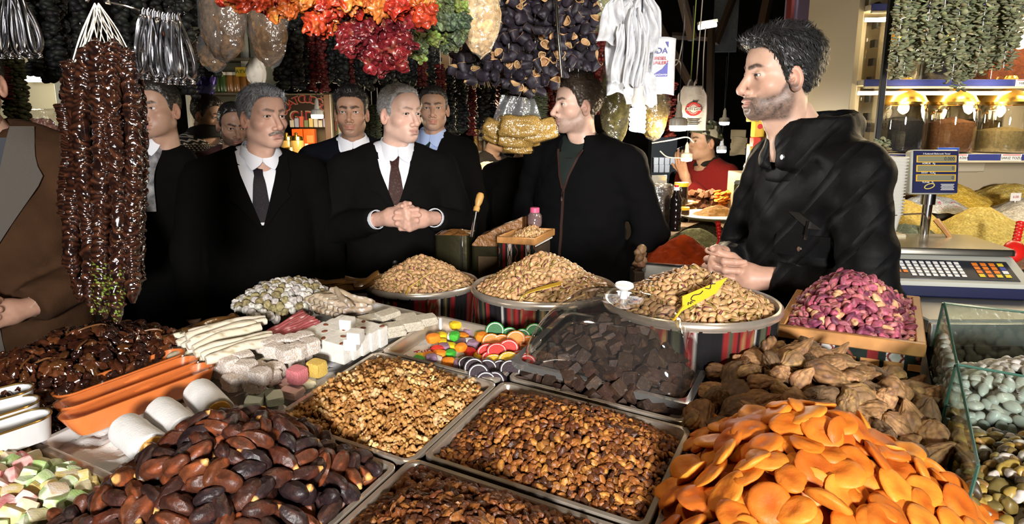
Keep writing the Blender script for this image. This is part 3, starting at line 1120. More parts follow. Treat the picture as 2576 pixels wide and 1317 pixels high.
cl_ = [('green', 1246, 832, .9), ('green', 1282, 834, .9), ('green', 1315, 838, .9), ('green', 1345, 836, .9),
  ('orange', 1236, 850, .6), ('orange', 1262, 852, .6), ('orange', 1298, 855, .6), ('orange', 1330, 856, .6),
  ('red', 1226, 876, .6), ('red', 1280, 878, .6), ('red', 1308, 892, .6), ('red', 1325, 904, .6), ('red', 1250, 886, .4), ('red', 1236, 893, .3),
  ('yellow', 1242, 902, .4), ('yellow', 1280, 908, .4), ('yellow', 1300, 915, .4),
  ('purple', 1178, 905, .3), ('purple', 1194, 925, .9), ('purple', 1225, 915, .9), ('purple', 1260, 917, .8), ('purple', 1284, 930, .8), ('purple', 1222, 945, 1.1), ('purple', 1248, 945, 1.1), ('purple', 1205, 938, 1.1)]
for i, (cn, px_, py_, tl) in enumerate(cl_):
 u, v = ond(px_, py_, 0)
 g = citrus(*CIT[cn], i)
 solo('citrus_jelly_slice', g, SUGAR, 'sugared %s half-moon jelly slice with white rind line' % ('dark purple' if cn == 'purple' else cn), 'sweet', 'citrus jelly slices',
   DM(u, v, -.012 + (.010 if i % 3 == 0 else 0), .35 + .25 * math.sin(i * 2.1)) @ Matrix.Rotation(tl, 4, 'X'))
# ================================================================== powdered sweets on the left
WT = thing('white_tray', 'long shallow white tray dusted with powder under the pale sweets', 'tray', DM(-.395, -.135, -.012))
part('tray_body', tray_geo(.262, .690, .022, .009), mat('powdered_steel', (.66, .64, .61), rough=.5, metal=.3, col2=(.80, .79, .77), scale2=22), WT)
part('powder_bed', [gridsurf(60, 90, lambda a, b: np.stack([(a - .5) * .236, (b - .5) * .664, -.017 + .006 * noise(np.stack([a * 12, b * 30, a * 0], 1), 1, 4) + .003 * noise(np.stack([a * 50, b * 120, a * 0], 1), 1, 5)], 1)) + ((.64, .62, .60),)], POWDER, WT)
def uvw(px_, py_, w):
 u, v = ond(px_, py_, w)
 return np.array([u, v, w])
def stick_things(name, label, cat, group, m, ends, r, col, spots=None, sag=.0, seed=1, flat=1.0, hollow=None, namp=.07):
 rng = np.random.default_rng(seed)
 for i, (a, b) in enumerate(ends):
  a, b = np.array(a), np.array(b)
  n = 18
  t = np.linspace(0, 1, n)
  p = a + (b - a) * t[:, None]
  p[:, 2] += sag * np.sin(t * PI) + .001 * np.sin(t * 9 + i)
  p[:, :2] += .0016 * np.stack([np.sin(t * 5 + i * 2), np.cos(t * 6 + i)], 1)
  rr = r * (1 + rng.uniform(-.08, .1)) * (1 + namp * np.sin(t * 11 + i * 1.7) * .5)
  rr[0] *= .86
  rr[-1] *= .86
  v, f = tube(p, rr, 12, True, flat)
  v = v + .0007 * noise(v, 240, i)[:, None]
  c = np.tile(tint(col, rng, .08, .03), (len(v), 1)) * (1 + .10 * noise(v, 220, 7))[:, None]
  if spots:
   c[noise(v, 260, 11 + i) > .50] = spots
  if hollow:
   c[-2:] = hollow
   c[:12] = c[:12] * .8
   c[-14:-2] = c[-14:-2] * .8
  g = G()
  g.add((v - (a + b) / 2, f), np.clip(c, .01, 1))
  solo(name, g, m, label, cat, group, DM(*((a + b) / 2)))
# cream nougat sticks: crossed lower layers, long ones on top
e = []
for k in range(9):
 a = uvw(422 + 27 * k, 905 + 2.5 * k, .004 + .001 * (k % 2)); b = uvw(478 + 27 * k, 880 + 3 * k, .004)
 e.append((a, b))
for k in range(6):
 e.append((uvw(432 + 13 * k, 852 + 10 * k, .016), uvw(560 + 16 * k, 818 + 11 * k, .016)))
for k, (x0, y0, x1, y1) in enumerate([(478, 838, 668, 800), (500, 852, 672, 806), (486, 876, 655, 822), (490, 890, 682, 842), (505, 898, 684, 850), (478, 862, 640, 815), (470, 848, 630, 806), (520, 905, 684, 858), (470, 870, 600, 830)]):
 e.append((uvw(x0, y0, .036 + .003 * (k % 2)), uvw(x1, y1, .036 + .002 * (k % 3))))
stick_things('nougat_stick', 'cream nougat stick flecked with pistachio in the stacked bundle', 'sweet', 'cream nougat sticks', POWDER, e, .0082, (.62, .56, .45), (.36, .31, .20), .004, 3)
# red sticks
e = []
for k in range(12):
 e.append((uvw(668 + 4.6 * k, 838 + 1.3 * k - 42 * 0, .020), uvw(762 + 5.0 * k, 784 + 3.2 * k, .020)))
for k in range(8):
 e.append((uvw(690 + 10 * k, 862 - 1.5 * k, .006), uvw(735 + 10 * k, 842 - 1.5 * k, .006)))
for k in range(9):
 e.append((uvw(675 + 5.5 * k, 836 + 1.6 * k, .029), uvw(760 + 6.0 * k, 786 + 3.2 * k, .029)))
stick_things('red_fruit_stick', 'thin red fruit paste stick dusted with powder in the flat bundle', 'sweet', 'red fruit sticks', POWDER, e, .0040, (.36, .095, .095), (.66, .45, .43), 0, 4)
# grey date-and-nut sticks
e = []
for k in range(10):
 e.append((uvw(752 + 11 * k, 762 + 4.2 * k, .012), uvw(820 + 12 * k, 738 + 5.4 * k, .012)))
for k in range(9):
 e.append((uvw(766 + 12 * k, 752 + 4 * k, .028), uvw(838 + 12 * k, 734 + 5 * k, .028)))
for k in range(6):
 e.append((uvw(790 + 12 * k, 745 + 4 * k, .042), uvw(862 + 12 * k, 745 + 4 * k, .042)))
e += [(uvw(832, 728, .056), uvw(940, 762, .050)), (uvw(842, 726, .058), uvw(885, 772, .050))]
stick_things('powdered_nut_stick', 'grey-brown nut paste stick under powder in the crossed pile', 'sweet', 'powdered nut sticks', POWDER, e, .0062, (.36, .28, .20), (.62, .58, .54), 0, 5, hollow=(.20, .12, .04))
# sugared balls
rngb = np.random.default_rng(77)
bl = lumps(8, (.0092, .0092, .0086), [(.34, .32, .28), (.44, .42, .39), (.24, .20, .10), (.38, .36, .33)], .20, 2.4, 2, 90, .1, cv=.5, dh=.02)
c4 = [uvw(605, 790, 0), uvw(690, 740, 0), uvw(775, 740, 0), uvw(760, 795, 0)]
cu, cv2 = np.mean([q[0] for q in c4]), np.mean([q[1] for q in c4])
hfb = lambda u, v: .040 * np.clip(1 - ((u - cu) / .085) ** 2 - ((v - cv2) / .115) ** 2, 0, 1) ** .8
pb = hexpts(cu - .08, cu + .08, cv2 - .11, cv2 + .11, .0165, rngb, .2)
pb = pb[((pb[:, 0] - cu) / .078) ** 2 + ((pb[:, 1] - cv2) / .105) ** 2 < 1]
p1, n1 = on_heap(pb, hfb, .004)
p0, n0 = on_heap(pb + .007, hfb, -.010)
scatter('sugared_ball', 'round nut ball rolled in grey sugar behind the red sticks', 'sweet', 'sugared balls', bl, POWDER, DM(), np.vstack([p1, p0]), np.vstack([n1, n0]), .9, .12, 300, 41)
def cube_thing(name, label, cat, group, m, M, size, col, seed, rnd=.2, amp=.04, spots=None):
 v, f = soft_cube(*size, 7, rnd, amp, seed, 2.4)
 c = np.tile(np.array(col), (len(v), 1)) * (1 + .08 * noise(v, 200, seed))[:, None]
 if spots:
  for q in range(spots[1]):
   r_ = np.random.default_rng(seed * 9 + q)
   ctr = np.array([r_.uniform(-.35, .35) * size[0], r_.uniform(-.35, .35) * size[1], size[2] / 2])
   c[np.linalg.norm((v - ctr) * np.array([1, 1.6, 1]), axis=1) < .0045] = spots[0]
 return solo(name, [(v, f, np.clip(c, .01, 1))], m, label, cat, group, M)
# white nougat blocks with almonds: a slab three by five, and three loose on top
o_, ux, vy = uvw(775, 868, .0), uvw(905, 905, .0) - uvw(775, 868, .0), uvw(905, 815, .0) - uvw(775, 868, .0)
ux = ux / np.linalg.norm(ux)
vy = vy / np.linalg.norm(vy)
yawn = math.atan2(ux[1], ux[0])
ALM = mat('almond_slice', (.16, .045, .022), rough=.45)
k = 0
for lay in (0, 1):
 for i in range(5):
  for j in range(5):
   q = o_ + ux * (.0225 * i + .006) + vy * (.0225 * j - .01)
   o2 = cube_thing('nougat_block', 'white nougat block in the square cut slab', 'sweet', 'white nougat blocks', POWDER, DM(q[0], q[1], .004 + .019 * lay, yawn), (.0222, .0222, .0195), (.68, .65, .59), 200 + k, .06, .02)
   k += 1
   if lay and (i * 3 + j) % 2 == 0:
    part('almond', xf(uvs(10, 6, (.0062, .0042, .0016)), TRS((.004, .002 * (j - 2), .0100), (0, 0, i * 1.1))), ALM, o2)
for px_, py_, w in ((886, 862, .043), (874, 812, .043), (895, 845, .062)):
 q = uvw(px_, py_, w)
 cube_thing('nougat_block', 'white nougat block lying loose on top of the slab', 'sweet', 'loose nougat blocks', POWDER, DM(q[0], q[1], w, yawn + .3), (.024, .023, .021), (.68, .65, .59), 260 + k, .08, .03)
 k += 1
# sesame slabs
k = 0
for px_, py_, w, a in ((920, 800, .006, 0), (955, 812, .006, 0), (990, 835, .006, 0), (1035, 820, .006, 0), (1070, 808, .006, .1), (1010, 800, .006, 0), (930, 802, .018, .1), (985, 822, .018, .0), (1030, 812, .018, 0), (1068, 802, .018, .05), (975, 790, .030, .4), (1020, 800, .018, 0)):
 q = uvw(px_, py_, w)
 cube_thing('sesame_slab', 'flat sesame-coated nut slab in the grey stack', 'sweet', 'sesame slabs', mat('sesame_coat', attr=True, rough=.8, bump=(520, 1.0, .002), col2=(.60, .54, .42), scale2=330), DM(q[0], q[1], w, yawn + a + .9), (.046, .028, .0115), (.40, .36, .29), 300 + k, .10, .03)
 k += 1
# beige delight blocks
k = 0
dl = [(590, 905, .010), (560, 930, .010), (612, 950, .010), (650, 930, .010), (585, 960, .010), (640, 965, .010), (680, 945, .010), (620, 925, .028), (575, 915, .028), (655, 945, .026), (700, 900, .010), (740, 905, .010), (760, 885, .010), (690, 880, .032), (720, 888, .034), (750, 880, .034), (780, 868, .034), (668, 868, .034), (700, 862, .034), (735, 860, .034), (765, 852, .034), (610, 900, .030), (690, 930, .012)]
for px_, py_, w in dl:
 q = uvw(px_, py_, w)
 cube_thing('delight_block', 'beige sugared delight block in the pale stack', 'sweet', 'beige delight blocks', CRUST, DM(q[0], q[1], w, yawn + .25 * math.sin(k * 3)), (.030, .026, .024), (.58, .47, .39), 330 + k, .20, .10)
 k += 1
for px_, py_, w, cn, col in ((748, 942, .014, 'pink', (.66, .20, .22)), (797, 925, .014, 'yellow', (.68, .46, .10))):
 q = uvw(px_, py_, w)
 cube_thing('delight_block', 'sugared %s delight cube beside the walnut tray' % cn, 'sweet', None, SUGAR, DM(q[0], q[1], w, yawn), (.027, .025, .026), col, 370 + k, .15, .04)
 k += 1
for px_, py_, cn, col in ((655, 985, 'pale green', (.50, .58, .46)), (690, 1000, 'pale green', (.55, .62, .52)), (735, 985, 'pale pink', (.72, .50, .48)), (770, 960, 'pale yellow', (.72, .64, .42)), (720, 965, 'pale pink', (.70, .45, .44)), (640, 1010, 'pale green', (.54, .60, .52))):
 q = uvw(px_, py_, -.010)
 cube_thing('delight_block', 'flat %s delight piece half buried in white powder' % cn, 'sweet', 'buried delight pieces', POWDER, DM(q[0], q[1], -.010, k * .7), (.034, .028, .014), col, 380 + k, .25, .06)
 k += 1
# powdered rolls with amber filling
for i, (x0, y0, x1, y1, lb) in enumerate([(498, 985, 552, 1040, 'farthest powdered white roll with amber filling, beside the walnut tray'), (400, 1030, 470, 1090, 'middle powdered white roll between the other two rolls'), (305, 1070, 398, 1140, 'nearest powdered white roll beside the dates')]):
 a, b = uvw(x0, y0, .022), uvw(x1, y1, .022)
 d = (b - a) / np.linalg.norm(b - a)
 L = .082
 mid = (a + b) / 2
 r = .0245
 prof = [(0, -L / 2), (r * .5, -L / 2), (r * .93, -L / 2 + .001), (r, -L / 2 + .006), (r * 1.01, 0), (r, L / 2 - .006), (r * .95, L / 2 - .0005), (r * .80, L / 2)]
 rp = smooth_path([(q[0], q[1], 0) for q in prof], 30)
 v, f = lathe([(max(q[0], .0001), q[1]) for q in rp], 36, True)
 v = v * (1 + .03 * noise(v, 70, i)[:, None] + .015 * noise(v, 220, i + 4)[:, None])
 root = thing('powdered_roll', lb, 'sweet', DM(*mid) @ frame((0, 0, 0), np.cross(d, (0, 0, 1)), d).to_3x3().to_4x4(), 'powdered rolls')
 part('roll', [(v, f, np.tile((.68, .67, .66), (len(v), 1)) * (1 - .10 * np.clip(noise(v, 60, 9 + i), 0, 1))[:, None])], POWDER, root)
 part('filling', xf(lathe([(.0001, .0025), (r * .5, .0035), (r * .74, .0015), (r * .80, -.002)], 24, False), TRS((0, 0, L / 2))), mat('amber_filling', (.46, .24, .045), rough=.3, spec=.5, bump=(120, .3, .002), sss=.2), root)
# orange and white dishes standing on edge beside the walnut sweets
def dish_parts(root, L, W, h, m, TL):
 """an oblong open dish leaning back"""
 R_ = [rrect(L * .84, W * .72, .014, .0), rrect(L * .93, W * .9, .022, h * .5), rrect(L, W, .026, h), rrect(L - .006, W - .006, .024, h), rrect(L * .92 - .006, W * .86 - .004, .020, h * .5), rrect(L * .84 - .006, W * .68, .013, .004)]
 part('dish', xf(loft(R_, True), TL), m, root)
OR = mat('orange_plastic', (.80, .22, .055), rough=.3, spec=.5, sss=.1)
WRAP = film('cling_wrap', (1, .99, .97), .06, .14, (30, .5, .004), .4)
for i, (x0, y0, x1, y1, hgt, lb) in enumerate([(160, 1105, 545, 955, .021, 'orange plastic dish in cling wrap nearest the powdered rolls'), (148, 1072, 505, 935, .019, 'orange plastic dish in the middle of the three'), (140, 1035, 470, 912, .016, 'orange plastic dish farthest back beside the glossy walnut sweets')]):
 a, b = uvw(x0, y0, -.01), uvw(x1, y1, -.01)
 d = b - a
 L = np.linalg.norm(d)
 root = thing('orange_dish', lb, 'dish', DM(*((a + b) / 2), math.atan2(d[1], d[0])), 'orange dishes')
 TL = Matrix.Rotation(math.radians(-6), 4, 'X')
 dish_parts(root, L, .050, hgt + .012, OR, TL)
 R_ = [rrect(L * .85, .044, .014, -.001), rrect(L * 1.006, .058, .028, hgt + .013), rrect(L * .6, .03, .012, hgt + .012), rrect(L * .1, .01, .004, hgt + .011)]
 part('cling_wrap', xf(loft(R_, False), TL), WRAP, root, label='clear cling wrap')
WD = mat('white_melamine', (.58, .58, .58), rough=.25)
for i, (x0, y0, x1, y1, lb) in enumerate([(-60, 1060, 95, 1020, 'white dish farthest back at the left edge'), (-60, 1105, 110, 1050, 'white dish with gold rim in the middle at the left edge'), (-60, 1155, 140, 1085, 'white dish nearest the mixed delight cubes')]):
 a, b = uvw(x0, y0, .0), uvw(x1, y1, .0)
 d = b - a
 L = np.linalg.norm(d)
 root = thing('white_dish', lb, 'dish', DM(*((a + b) / 2), math.atan2(d[1], d[0])), 'white dishes')
 TL = Matrix.Rotation(math.radians(-6), 4, 'X')
 dish_parts(root, L, .055, .034, WD, TL)
 part('gold_rim', xf(tube(rrect(L, .055, .026, .0345, 9)[list(range(36)) + [0]], .0016, 6, False), TL), mat('gold_rim', (.55, .36, .10), rough=.3, metal=1.0), root)
# glossy walnut sweets heap, left
GLOSS = mat('grape_molasses_glaze', attr=True, rough=.10, spec=.6, coat=.5, bump=(220, .3, .002))
rngb = np.random.default_rng(78)
gv = lumps(9, (.0125, .0098, .0080), [(.045, .014, .006), (.030, .009, .005), (.075, .024, .008), (.018, .007, .005)], .38, 1.9, 2, 120, .10, cv=.5)
qa = [uvw(20, 1010, 0), uvw(420, 890, 0), uvw(390, 855, 0), uvw(-40, 930, 0)]
uu0, uu1 = -.84, -.535
hfg = mound(uu0, uu1, -.50, -.12, -.02, .060, 1.8, .55, .5, 11, .010)
pg = hexpts(uu0, uu1, -.50, -.13, .0175, rngb, .35)
keep = (pg[:, 0] + .535) < -.0
p1, n1 = on_heap(pg[keep], hfg, .006)
p0, n0 = on_heap(hexpts(uu0, uu1, -.50, -.13, .022, rngb, .35), hfg, -.008)
scatter('glazed_walnut', 'glossy dark walnut glazed in grape molasses in the left heap', 'sweet', 'glazed walnuts in the left heap', gv, GLOSS, DM(), np.vstack([p1, p0]), np.vstack([n1, n0]), .7, .22, 300, 42,
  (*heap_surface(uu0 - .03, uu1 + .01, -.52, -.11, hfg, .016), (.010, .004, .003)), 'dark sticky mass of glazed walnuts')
# the strings that tie them
TW = mat('amber_string', (.13, .05, .012), rough=.4)
for i in range(9):
 u, v = rngb.uniform(-.75, -.58), rngb.uniform(-.40, -.18)
 a = rngb.uniform(0, 6)
 p = np.array([[u + .02 * (t - .5) * math.cos(a) * 2, v + .02 * (t - .5) * math.sin(a) * 2 + .004 * math.sin(t * 5), float(hfg(np.array([u]), np.array([v]))[0]) + .014 + .004 * math.sin(t * 3)] for t in np.linspace(0, 1, 8)])
 solo('candy_string', tube(p - p[0], .0017, 6), TW, 'short amber string end on the glossy walnut heap', 'string', 'string ends on the walnut heap', DM(*p[0]))
# mixed pastel delight cubes, front left
mt = thing('pastel_tray', 'steel tray of pastel delight cubes at the lower left', 'tray', DM(-.475, -.625, -.010))
part('tray_body', tray_geo(.310, .300, .030, .009), STEEL, mt)
rngb = np.random.default_rng(79)
PC = [(.66, .22, .22), (.42, .58, .22), (.70, .55, .22), (.72, .60, .40), (.68, .30, .28), (.48, .60, .30)]
pv = []
for i in range(12):
 v, f = soft_cube(.024, .021, .017, 6, .22, .06, 400 + i, 2.2)
 c = np.tile(tint(PC[i % 6], rngb, .08, .04), (len(v), 1))
 w = np.clip(noise(v, 130, i) * 1.2, 0, .6)[:, None]
 pv.append((v, f, c * (1 - w) + np.array([.78, .74, .70]) * w))
hfp = mound(-.63, -.325, -.77, -.485, -.022, .042, 1.8, .5, .5, 12, .006)
p1, n1 = on_heap(hexpts(-.622, -.335, -.765, -.49, .0205, rngb, .3), hfp, .003)
p0, n0 = on_heap(hexpts(-.618, -.340, -.760, -.495, .024, rngb, .3), hfp, -.010)
scatter('pastel_delight', 'powdered pastel delight cube in the lower left tray', 'sweet', 'pastel delight cubes', pv, POWDER, DM(), np.vstack([p1, p0]), np.vstack([n1, n0]), .5, .15, 300, 43,
  (*heap_surface(-.622, -.332, -.768, -.488, hfp, .018), (.62, .54, .48)), 'powder under the pastel delight cubes')
# dark strips of fruit leather rolled behind the cream sticks and behind the grey sticks
LEA = mat('fruit_leather', (.075, .034, .008), rough=.22, spec=.6, bump=(60, .4, .004), var=(30, .4), coat=.3)
for i, (x0, y0, x1, y1, w, lb) in enumerate([(405, 858, 600, 800, .012, 'folded amber fruit leather sheet behind the cream sticks'), (460, 838, 590, 798, .030, 'thin fruit leather strip lying on the folded sheet')]):
 a, b = uvw(x0, y0, w), uvw(x1, y1, w)
 d = b - a
 L = np.linalg.norm(d)
 fn = lambda s, t: np.stack([(s - .5) * L, (t - .5) * (.05 - .02 * i), .010 * np.sin(t * PI) + .003 * np.sin(s * 9 + t * 5)], 1)
 solo('fruit_leather', thicken(gridsurf(24, 10, fn), .004), LEA, lb, 'sweet', 'fruit leather left', DM(*((a + b) / 2), math.atan2(d[1], d[0])))
for i in range(11):
 r_ = np.random.default_rng(600 + i)
 x, y = 775 + 15 * i + r_.uniform(-8, 8), 728 - 2.5 * i + r_.uniform(-8, 14)
 P0 = at(x, y, 1.86 + .02 * r_.uniform(-1, 1))
 Lx, Wx = r_.uniform(.07, .12), r_.uniform(.025, .04)
 fn = lambda s, t: np.stack([(s - .5) * Lx, (t - .5) * Wx, .008 * np.sin(s * 4 + i) + .010 * np.cos(t * 3 - 1.5)], 1)
 solo('fruit_leather', thicken(gridsurf(16, 8, fn), .005), LEA, 'crumpled dark fruit leather piece piled left of the first pistachio basket', 'sweet', 'dark fruit leather pile', Matrix.Translation(Vector(P0)) @ Euler((r_.uniform(-.3, .3), r_.uniform(-.3, .3), r_.uniform(0, .9) - .3)).to_matrix().to_4x4())
lt = thing('leather_board', 'dark low board under the fruit leather beside the basket', 'board', Matrix.Translation(Vector(at(850, 745, 1.88) - np.array([0, 0, .03]))))
part('board', box(.30, .2, .03, .004), PLY, lt)
for sx in (-.13, .13):
 part('leg', box(.03, .18, 1.02, .004, (sx, 0, -.52)), BEAM, lt)
# ================================================================== pistachio baskets wrapped in woven cloth
KILIM = mat('woven_kilim', attr=True, rough=.92, spec=.15, bump=(900, .5, .001))
_KC = dict(r=(.17, .014, .014), k=(.010, .009, .010), w=(.42, .40, .37), g=(.055, .058, .036), b=(.20, .12, .05))
def kilim_col(x, z, seed=0):
 """stripes along x (metres), small stepped diamonds in the red bands; z up, both arrays"""
 pat = [('r', .030), ('w', .0025), ('k', .009), ('g', .006), ('b', .002), ('g', .006), ('k', .007), ('r', .014), ('w', .0025), ('k', .036), ('w', .0025), ('k', .008), ('r', .010), ('g', .007), ('r', .010), ('k', .006)]
 tot = sum(q[1] for q in pat)
 t = (x + seed * .37) % tot
 c = np.zeros((len(x), 3))
 s = 0
 for n, w in pat:
  m = (t >= s) & (t < s + w)
  c[m] = _KC[n]
  if n == 'r' and w > .02:
   a = np.abs((t - s) / w - .5) * 2
   zz = np.abs(((z / .034) % 1) - .5) * 2
   dm = np.abs(a - zz)
   c[m & (dm < .22)] = _KC['b']
   c[m & (a + zz < .4)] = _KC['g']
  s += w
 return c
def basket(label, cx, cy, rim_z, R, base_z, seed):
 root = thing('pistachio_basket', label, 'basket', (cx, cy, base_z), 'cloth-wrapped baskets')
 H = rim_z - base_z
 n, rows = 220, 12
 a = np.arange(n) / n * 2 * PI
 rings, cols = [], []
 for i in range(rows):
  t = i / (rows - 1)
  r = R * (.90 + .08 * t) + .0025 * np.sin(a * 23 + seed) * (1 - t * .6) + .0015 * np.sin(a * 61 + 2 * seed)
  rings.append(np.stack([np.cos(a) * r, np.sin(a) * r, np.full(n, H * t - .004)], 1))
  cols.append(kilim_col(a * R * .95, np.full(n, H * t), seed))
 v, f = loft(rings, False)
 part('woven_cloth', [(v, f, np.concatenate(cols))], KILIM, root, label='striped red and black woven cloth')
 part('steel_bowl', lathe([(R * .88, H - .05), (R * .955, H - .006), (R * .965, H), (R * .975, H + .005), (R * 1.0, H + .007), (R * 1.025, H + .003), (R * 1.03, H - .004), (R * 1.018, H - .008), (R * .99, H - .005), (R * .985, H - .012)], 72, False), STEEL, root)
 return root
PV = pistachios()
pall = []
for i, (px_, py_, zc, R, hp, lb, lb2) in enumerate([
  (1062, 710, 1.96, .158, .095, 'round basket in striped cloth heaped with pistachios, farthest left', 'left'),
  (1368, 722, 1.60, .166, .098, 'round basket in striped cloth heaped with pistachios behind the dome', 'middle'),
  (1738, 760, 1.335, .166, .085, 'round basket in striped cloth with pistachios and a yellow price card', 'right')]):
 c = at(px_, py_, zc)
 basket(lb, c[0], c[1], c[2], R, 1.0, i + 1)
 Ri = R * .93
 hf = (lambda R_, h_: lambda u, v: -.012 + h_ * np.clip(1 - np.sqrt(u * u + v * v) / R_, 0, 1) ** .92 - .25 * h_ * np.exp(-(u * u + v * v) / .0012) * .35 + .003 * noise(np.stack([u, v, u * 0], 1), 40, 3))(Ri, hp)
 rngp = np.random.default_rng(50 + i)
 pts = hexpts(-Ri, Ri, -Ri, Ri, .0128, rngp)
 pts = pts[(pts ** 2).sum(1) < (Ri - .004) ** 2]
 p1, n1 = on_heap(pts, hf, .003)
 pts0 = hexpts(-Ri, Ri, -Ri, Ri, .0185, rngp)
 pts0 = pts0[(pts0 ** 2).sum(1) < (Ri - .008) ** 2]
 p0, n0 = on_heap(pts0, hf, -.005)
 M = Matrix.Translation(Vector(c))
 # nuts that face the camera first
 vis = np.r_[np.where(n1[:, 1] > .25, .5, 0), np.full(len(p0), .8)]
 def disc(a, b):
  u, v = np.cos(a * 2 * PI) * b * Ri, np.sin(a * 2 * PI) * b * Ri
  return np.stack([u, v, hf(u, v) - .009], 1)
 g0 = gridsurf(60, 24, disc)
 scatter('pistachio', 'open-shelled pistachio in the %s round basket' % lb2, 'pistachio', 'pistachios in the %s basket' % lb2, PV, NUTSHELL, M, np.vstack([p1, p0]), np.vstack([n1, n0]),   .7, .12, 80, 51 + i,
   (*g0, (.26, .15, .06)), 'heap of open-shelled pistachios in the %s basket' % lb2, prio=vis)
YEL = mat('yellow_card', (.66, .40, .015), rough=.4, spec=.5)
# price cards stuck in the nuts
for i, (pts, lb) in enumerate([
  ([(1023, 742), (1030, 722), (1052, 706), (1088, 680)], 'thin yellow price card seen edge-on in the left pistachio basket'),
  ([(1302, 768), (1318, 742), (1350, 728), (1412, 712)], 'thin yellow price card seen edge-on in the middle pistachio basket')]):
 zc = (1.80, 1.455)[i]
 P = np.array([at(x, y, zc) for x, y in pts])
 P = smooth_path(P, 14)
 d = np.array([.25, .95, .10])
 wd = np.interp(np.linspace(0, 1, 14), [0, .3, .4, 1], [.002, .003, .010, .012])
 v = np.concatenate([np.stack([P[k] - d * wd[k], P[k] + d * wd[k]]) for k in range(14)])
 f = ringfaces(14, 2, closed=False)
 solo('price_card', thicken((v, f), .001), YEL, lb, 'price card', 'yellow price cards')
root = thing('price_card', 'yellow handwritten price card standing in the right pistachio basket', 'price card', Matrix.Translation(Vector(at(1758, 745, 1.22))), 'yellow price cards')
q = [at(1716, 745, 1.205), at(1830, 697, 1.225), at(1800, 738, 1.215), at(1716, 782, 1.195)]
o = np.array(root.location)
qa = np.array(q) - o
v = np.array([qa[0] + (qa[1] - qa[0]) * s + ((qa[3] + (qa[2] - qa[3]) * s) - (qa[0] + (qa[1] - qa[0]) * s)) * t for t in np.linspace(0, 1, 5) for s in np.linspace(0, 1, 9)])
part('card', thicken((v, ringfaces(5, 9, closed=False)), .001), YEL, root)
stem = np.array([at(1690, 812, 1.19), at(1702, 795, 1.192), at(1722, 768, 1.198)]) - o
part('stem', tube(stem, .0022, 6), YEL, root)
ex = (qa[1] - qa[0]) / np.linalg.norm(qa[1] - qa[0])
nz = np.cross(ex, qa[3] - qa[0])
nz /= np.linalg.norm(nz)
if nz @ (CAM - o) < 0:
 nz = -nz
MK = frame(qa.mean(0) + nz * .002, ex, nz)
for st_ in ([(-.018, -.006), (-.024, -.001), (-.016, .004), (-.004, .002), (.004, .005)], [(.010, .008), (.018, .004), (.024, .010), (.032, .008)], [(-.034, -.008), (-.031, -.004), (-.028, -.008), (-.026, -.004), (-.023, -.007)]):
 part('lettering', xf(tube(smooth_path([(a, b, 0) for a, b in st_], 14), .0009, 5), MK), INKM, root)
# wooden box of purple kernels
A0, B0, C0 = onz(1948, 832, 1.205), onz(2330, 884, 1.205), onz(1940, 718, 1.205)
ux = (B0 - A0) / np.linalg.norm(B0 - A0)
wy = np.cross((0, 0, 1), ux)
Lx, Ly = np.linalg.norm(B0 - A0), abs((C0 - A0) @ wy)
Mb = frame(A0 + ux * Lx / 2 + wy * Ly / 2, ux, (0, 0, 1))
wb_ = thing('kernel_box', 'wooden box with woven cloth sides heaped with purple pistachio kernels', 'box', Mb)
t_ = .016
for (sx, sy, cx, cy) in ((Lx, t_, 0, -Ly / 2 + t_ / 2), (Lx, t_, 0, Ly / 2 - t_ / 2), (t_, Ly - 2 * t_, -Lx / 2 + t_ / 2, 0), (t_, Ly - 2 * t_, Lx / 2 - t_ / 2, 0)):
 part('frame_rail', box(sx, sy, .024, .002, (cx, cy, 0)), WOODBOX, wb_)
part('inner_board', box(Lx - .01, Ly - .01, .012, 0, (0, 0, -.035)), WOODBOX, wb_)
def kil2(x, z):
 """dark ground with white bands that carry red stepped motifs"""
 c = np.tile(np.array((.012, .018, .015)), (len(x), 1))
 t = x % .115
 band = (t > .030) & (t < .062)
 c[(t > .0) & (t < .018)] = (.16, .016, .016)
 zz = (z % .045) / .045
 c[band] = (.50, .48, .44)
 e = np.abs((t - .046) / .016)
 c[band & (np.abs(e - np.abs(zz - .5) * 1.6) < .14)] = (.16, .022, .018)
 c[band & (e < .28) & (np.abs(zz - .5) < .14)] = (.02, .02, .02)
 c[(np.abs(t - .030) < .0016) | (np.abs(t - .062) < .0016)] = (.02, .02, .02)
 tw = (np.abs((t - .088) / .014 - np.sin(z * 150) * .5) < .22) & (t > .07)
 c[tw] = (.20, .06, .035)
 return c
def kil_panel(L, H, off=0.0):
 nx, nz = int(L / .0016), int(H / .002)
 v, f = gridsurf(nx, nz, lambda a, b: np.stack([(a - .5) * L, .0012 * np.sin(a * 40), (b - 1) * H], 1))
 return v, f, kil2(v[:, 0] + off + 1, v[:, 2] + 1)
part('woven_cloth', xf(kil_panel(Lx - .01, .20), TRS((0, -Ly / 2 + .006, -.010))), KILIM, wb_)
part('woven_cloth', xf(kil_panel(Ly - .01, .20, .05), TRS((-Lx / 2 + .006, 0, -.010), (0, 0, -PI / 2))), KILIM, wb_)
part('inner_post', box(Lx - .04, Ly - .04, 1.15, 0, (0, 0, -.61)), BEAM, wb_)
kv = lumps(14, (.0128, .0070, .0064), [(.36, .085, .125), (.26, .052, .085), (.44, .15, .17), (.13, .03, .055), (.50, .28, .15), (.40, .13, .14), (.30, .07, .11)], .10, 1.4, 2, 140, .04, dv=.2, cv=.9)
hx, hy = Lx / 2 - .016, Ly / 2 - .016
hf = mound(-hx, hx, -hy, hy, -.002, .085, 1.9, .45, .5, 15, .003)
p1, n1 = on_heap(hexpts(-hx, hx, -hy, hy, .0148, rng), hf, .003)
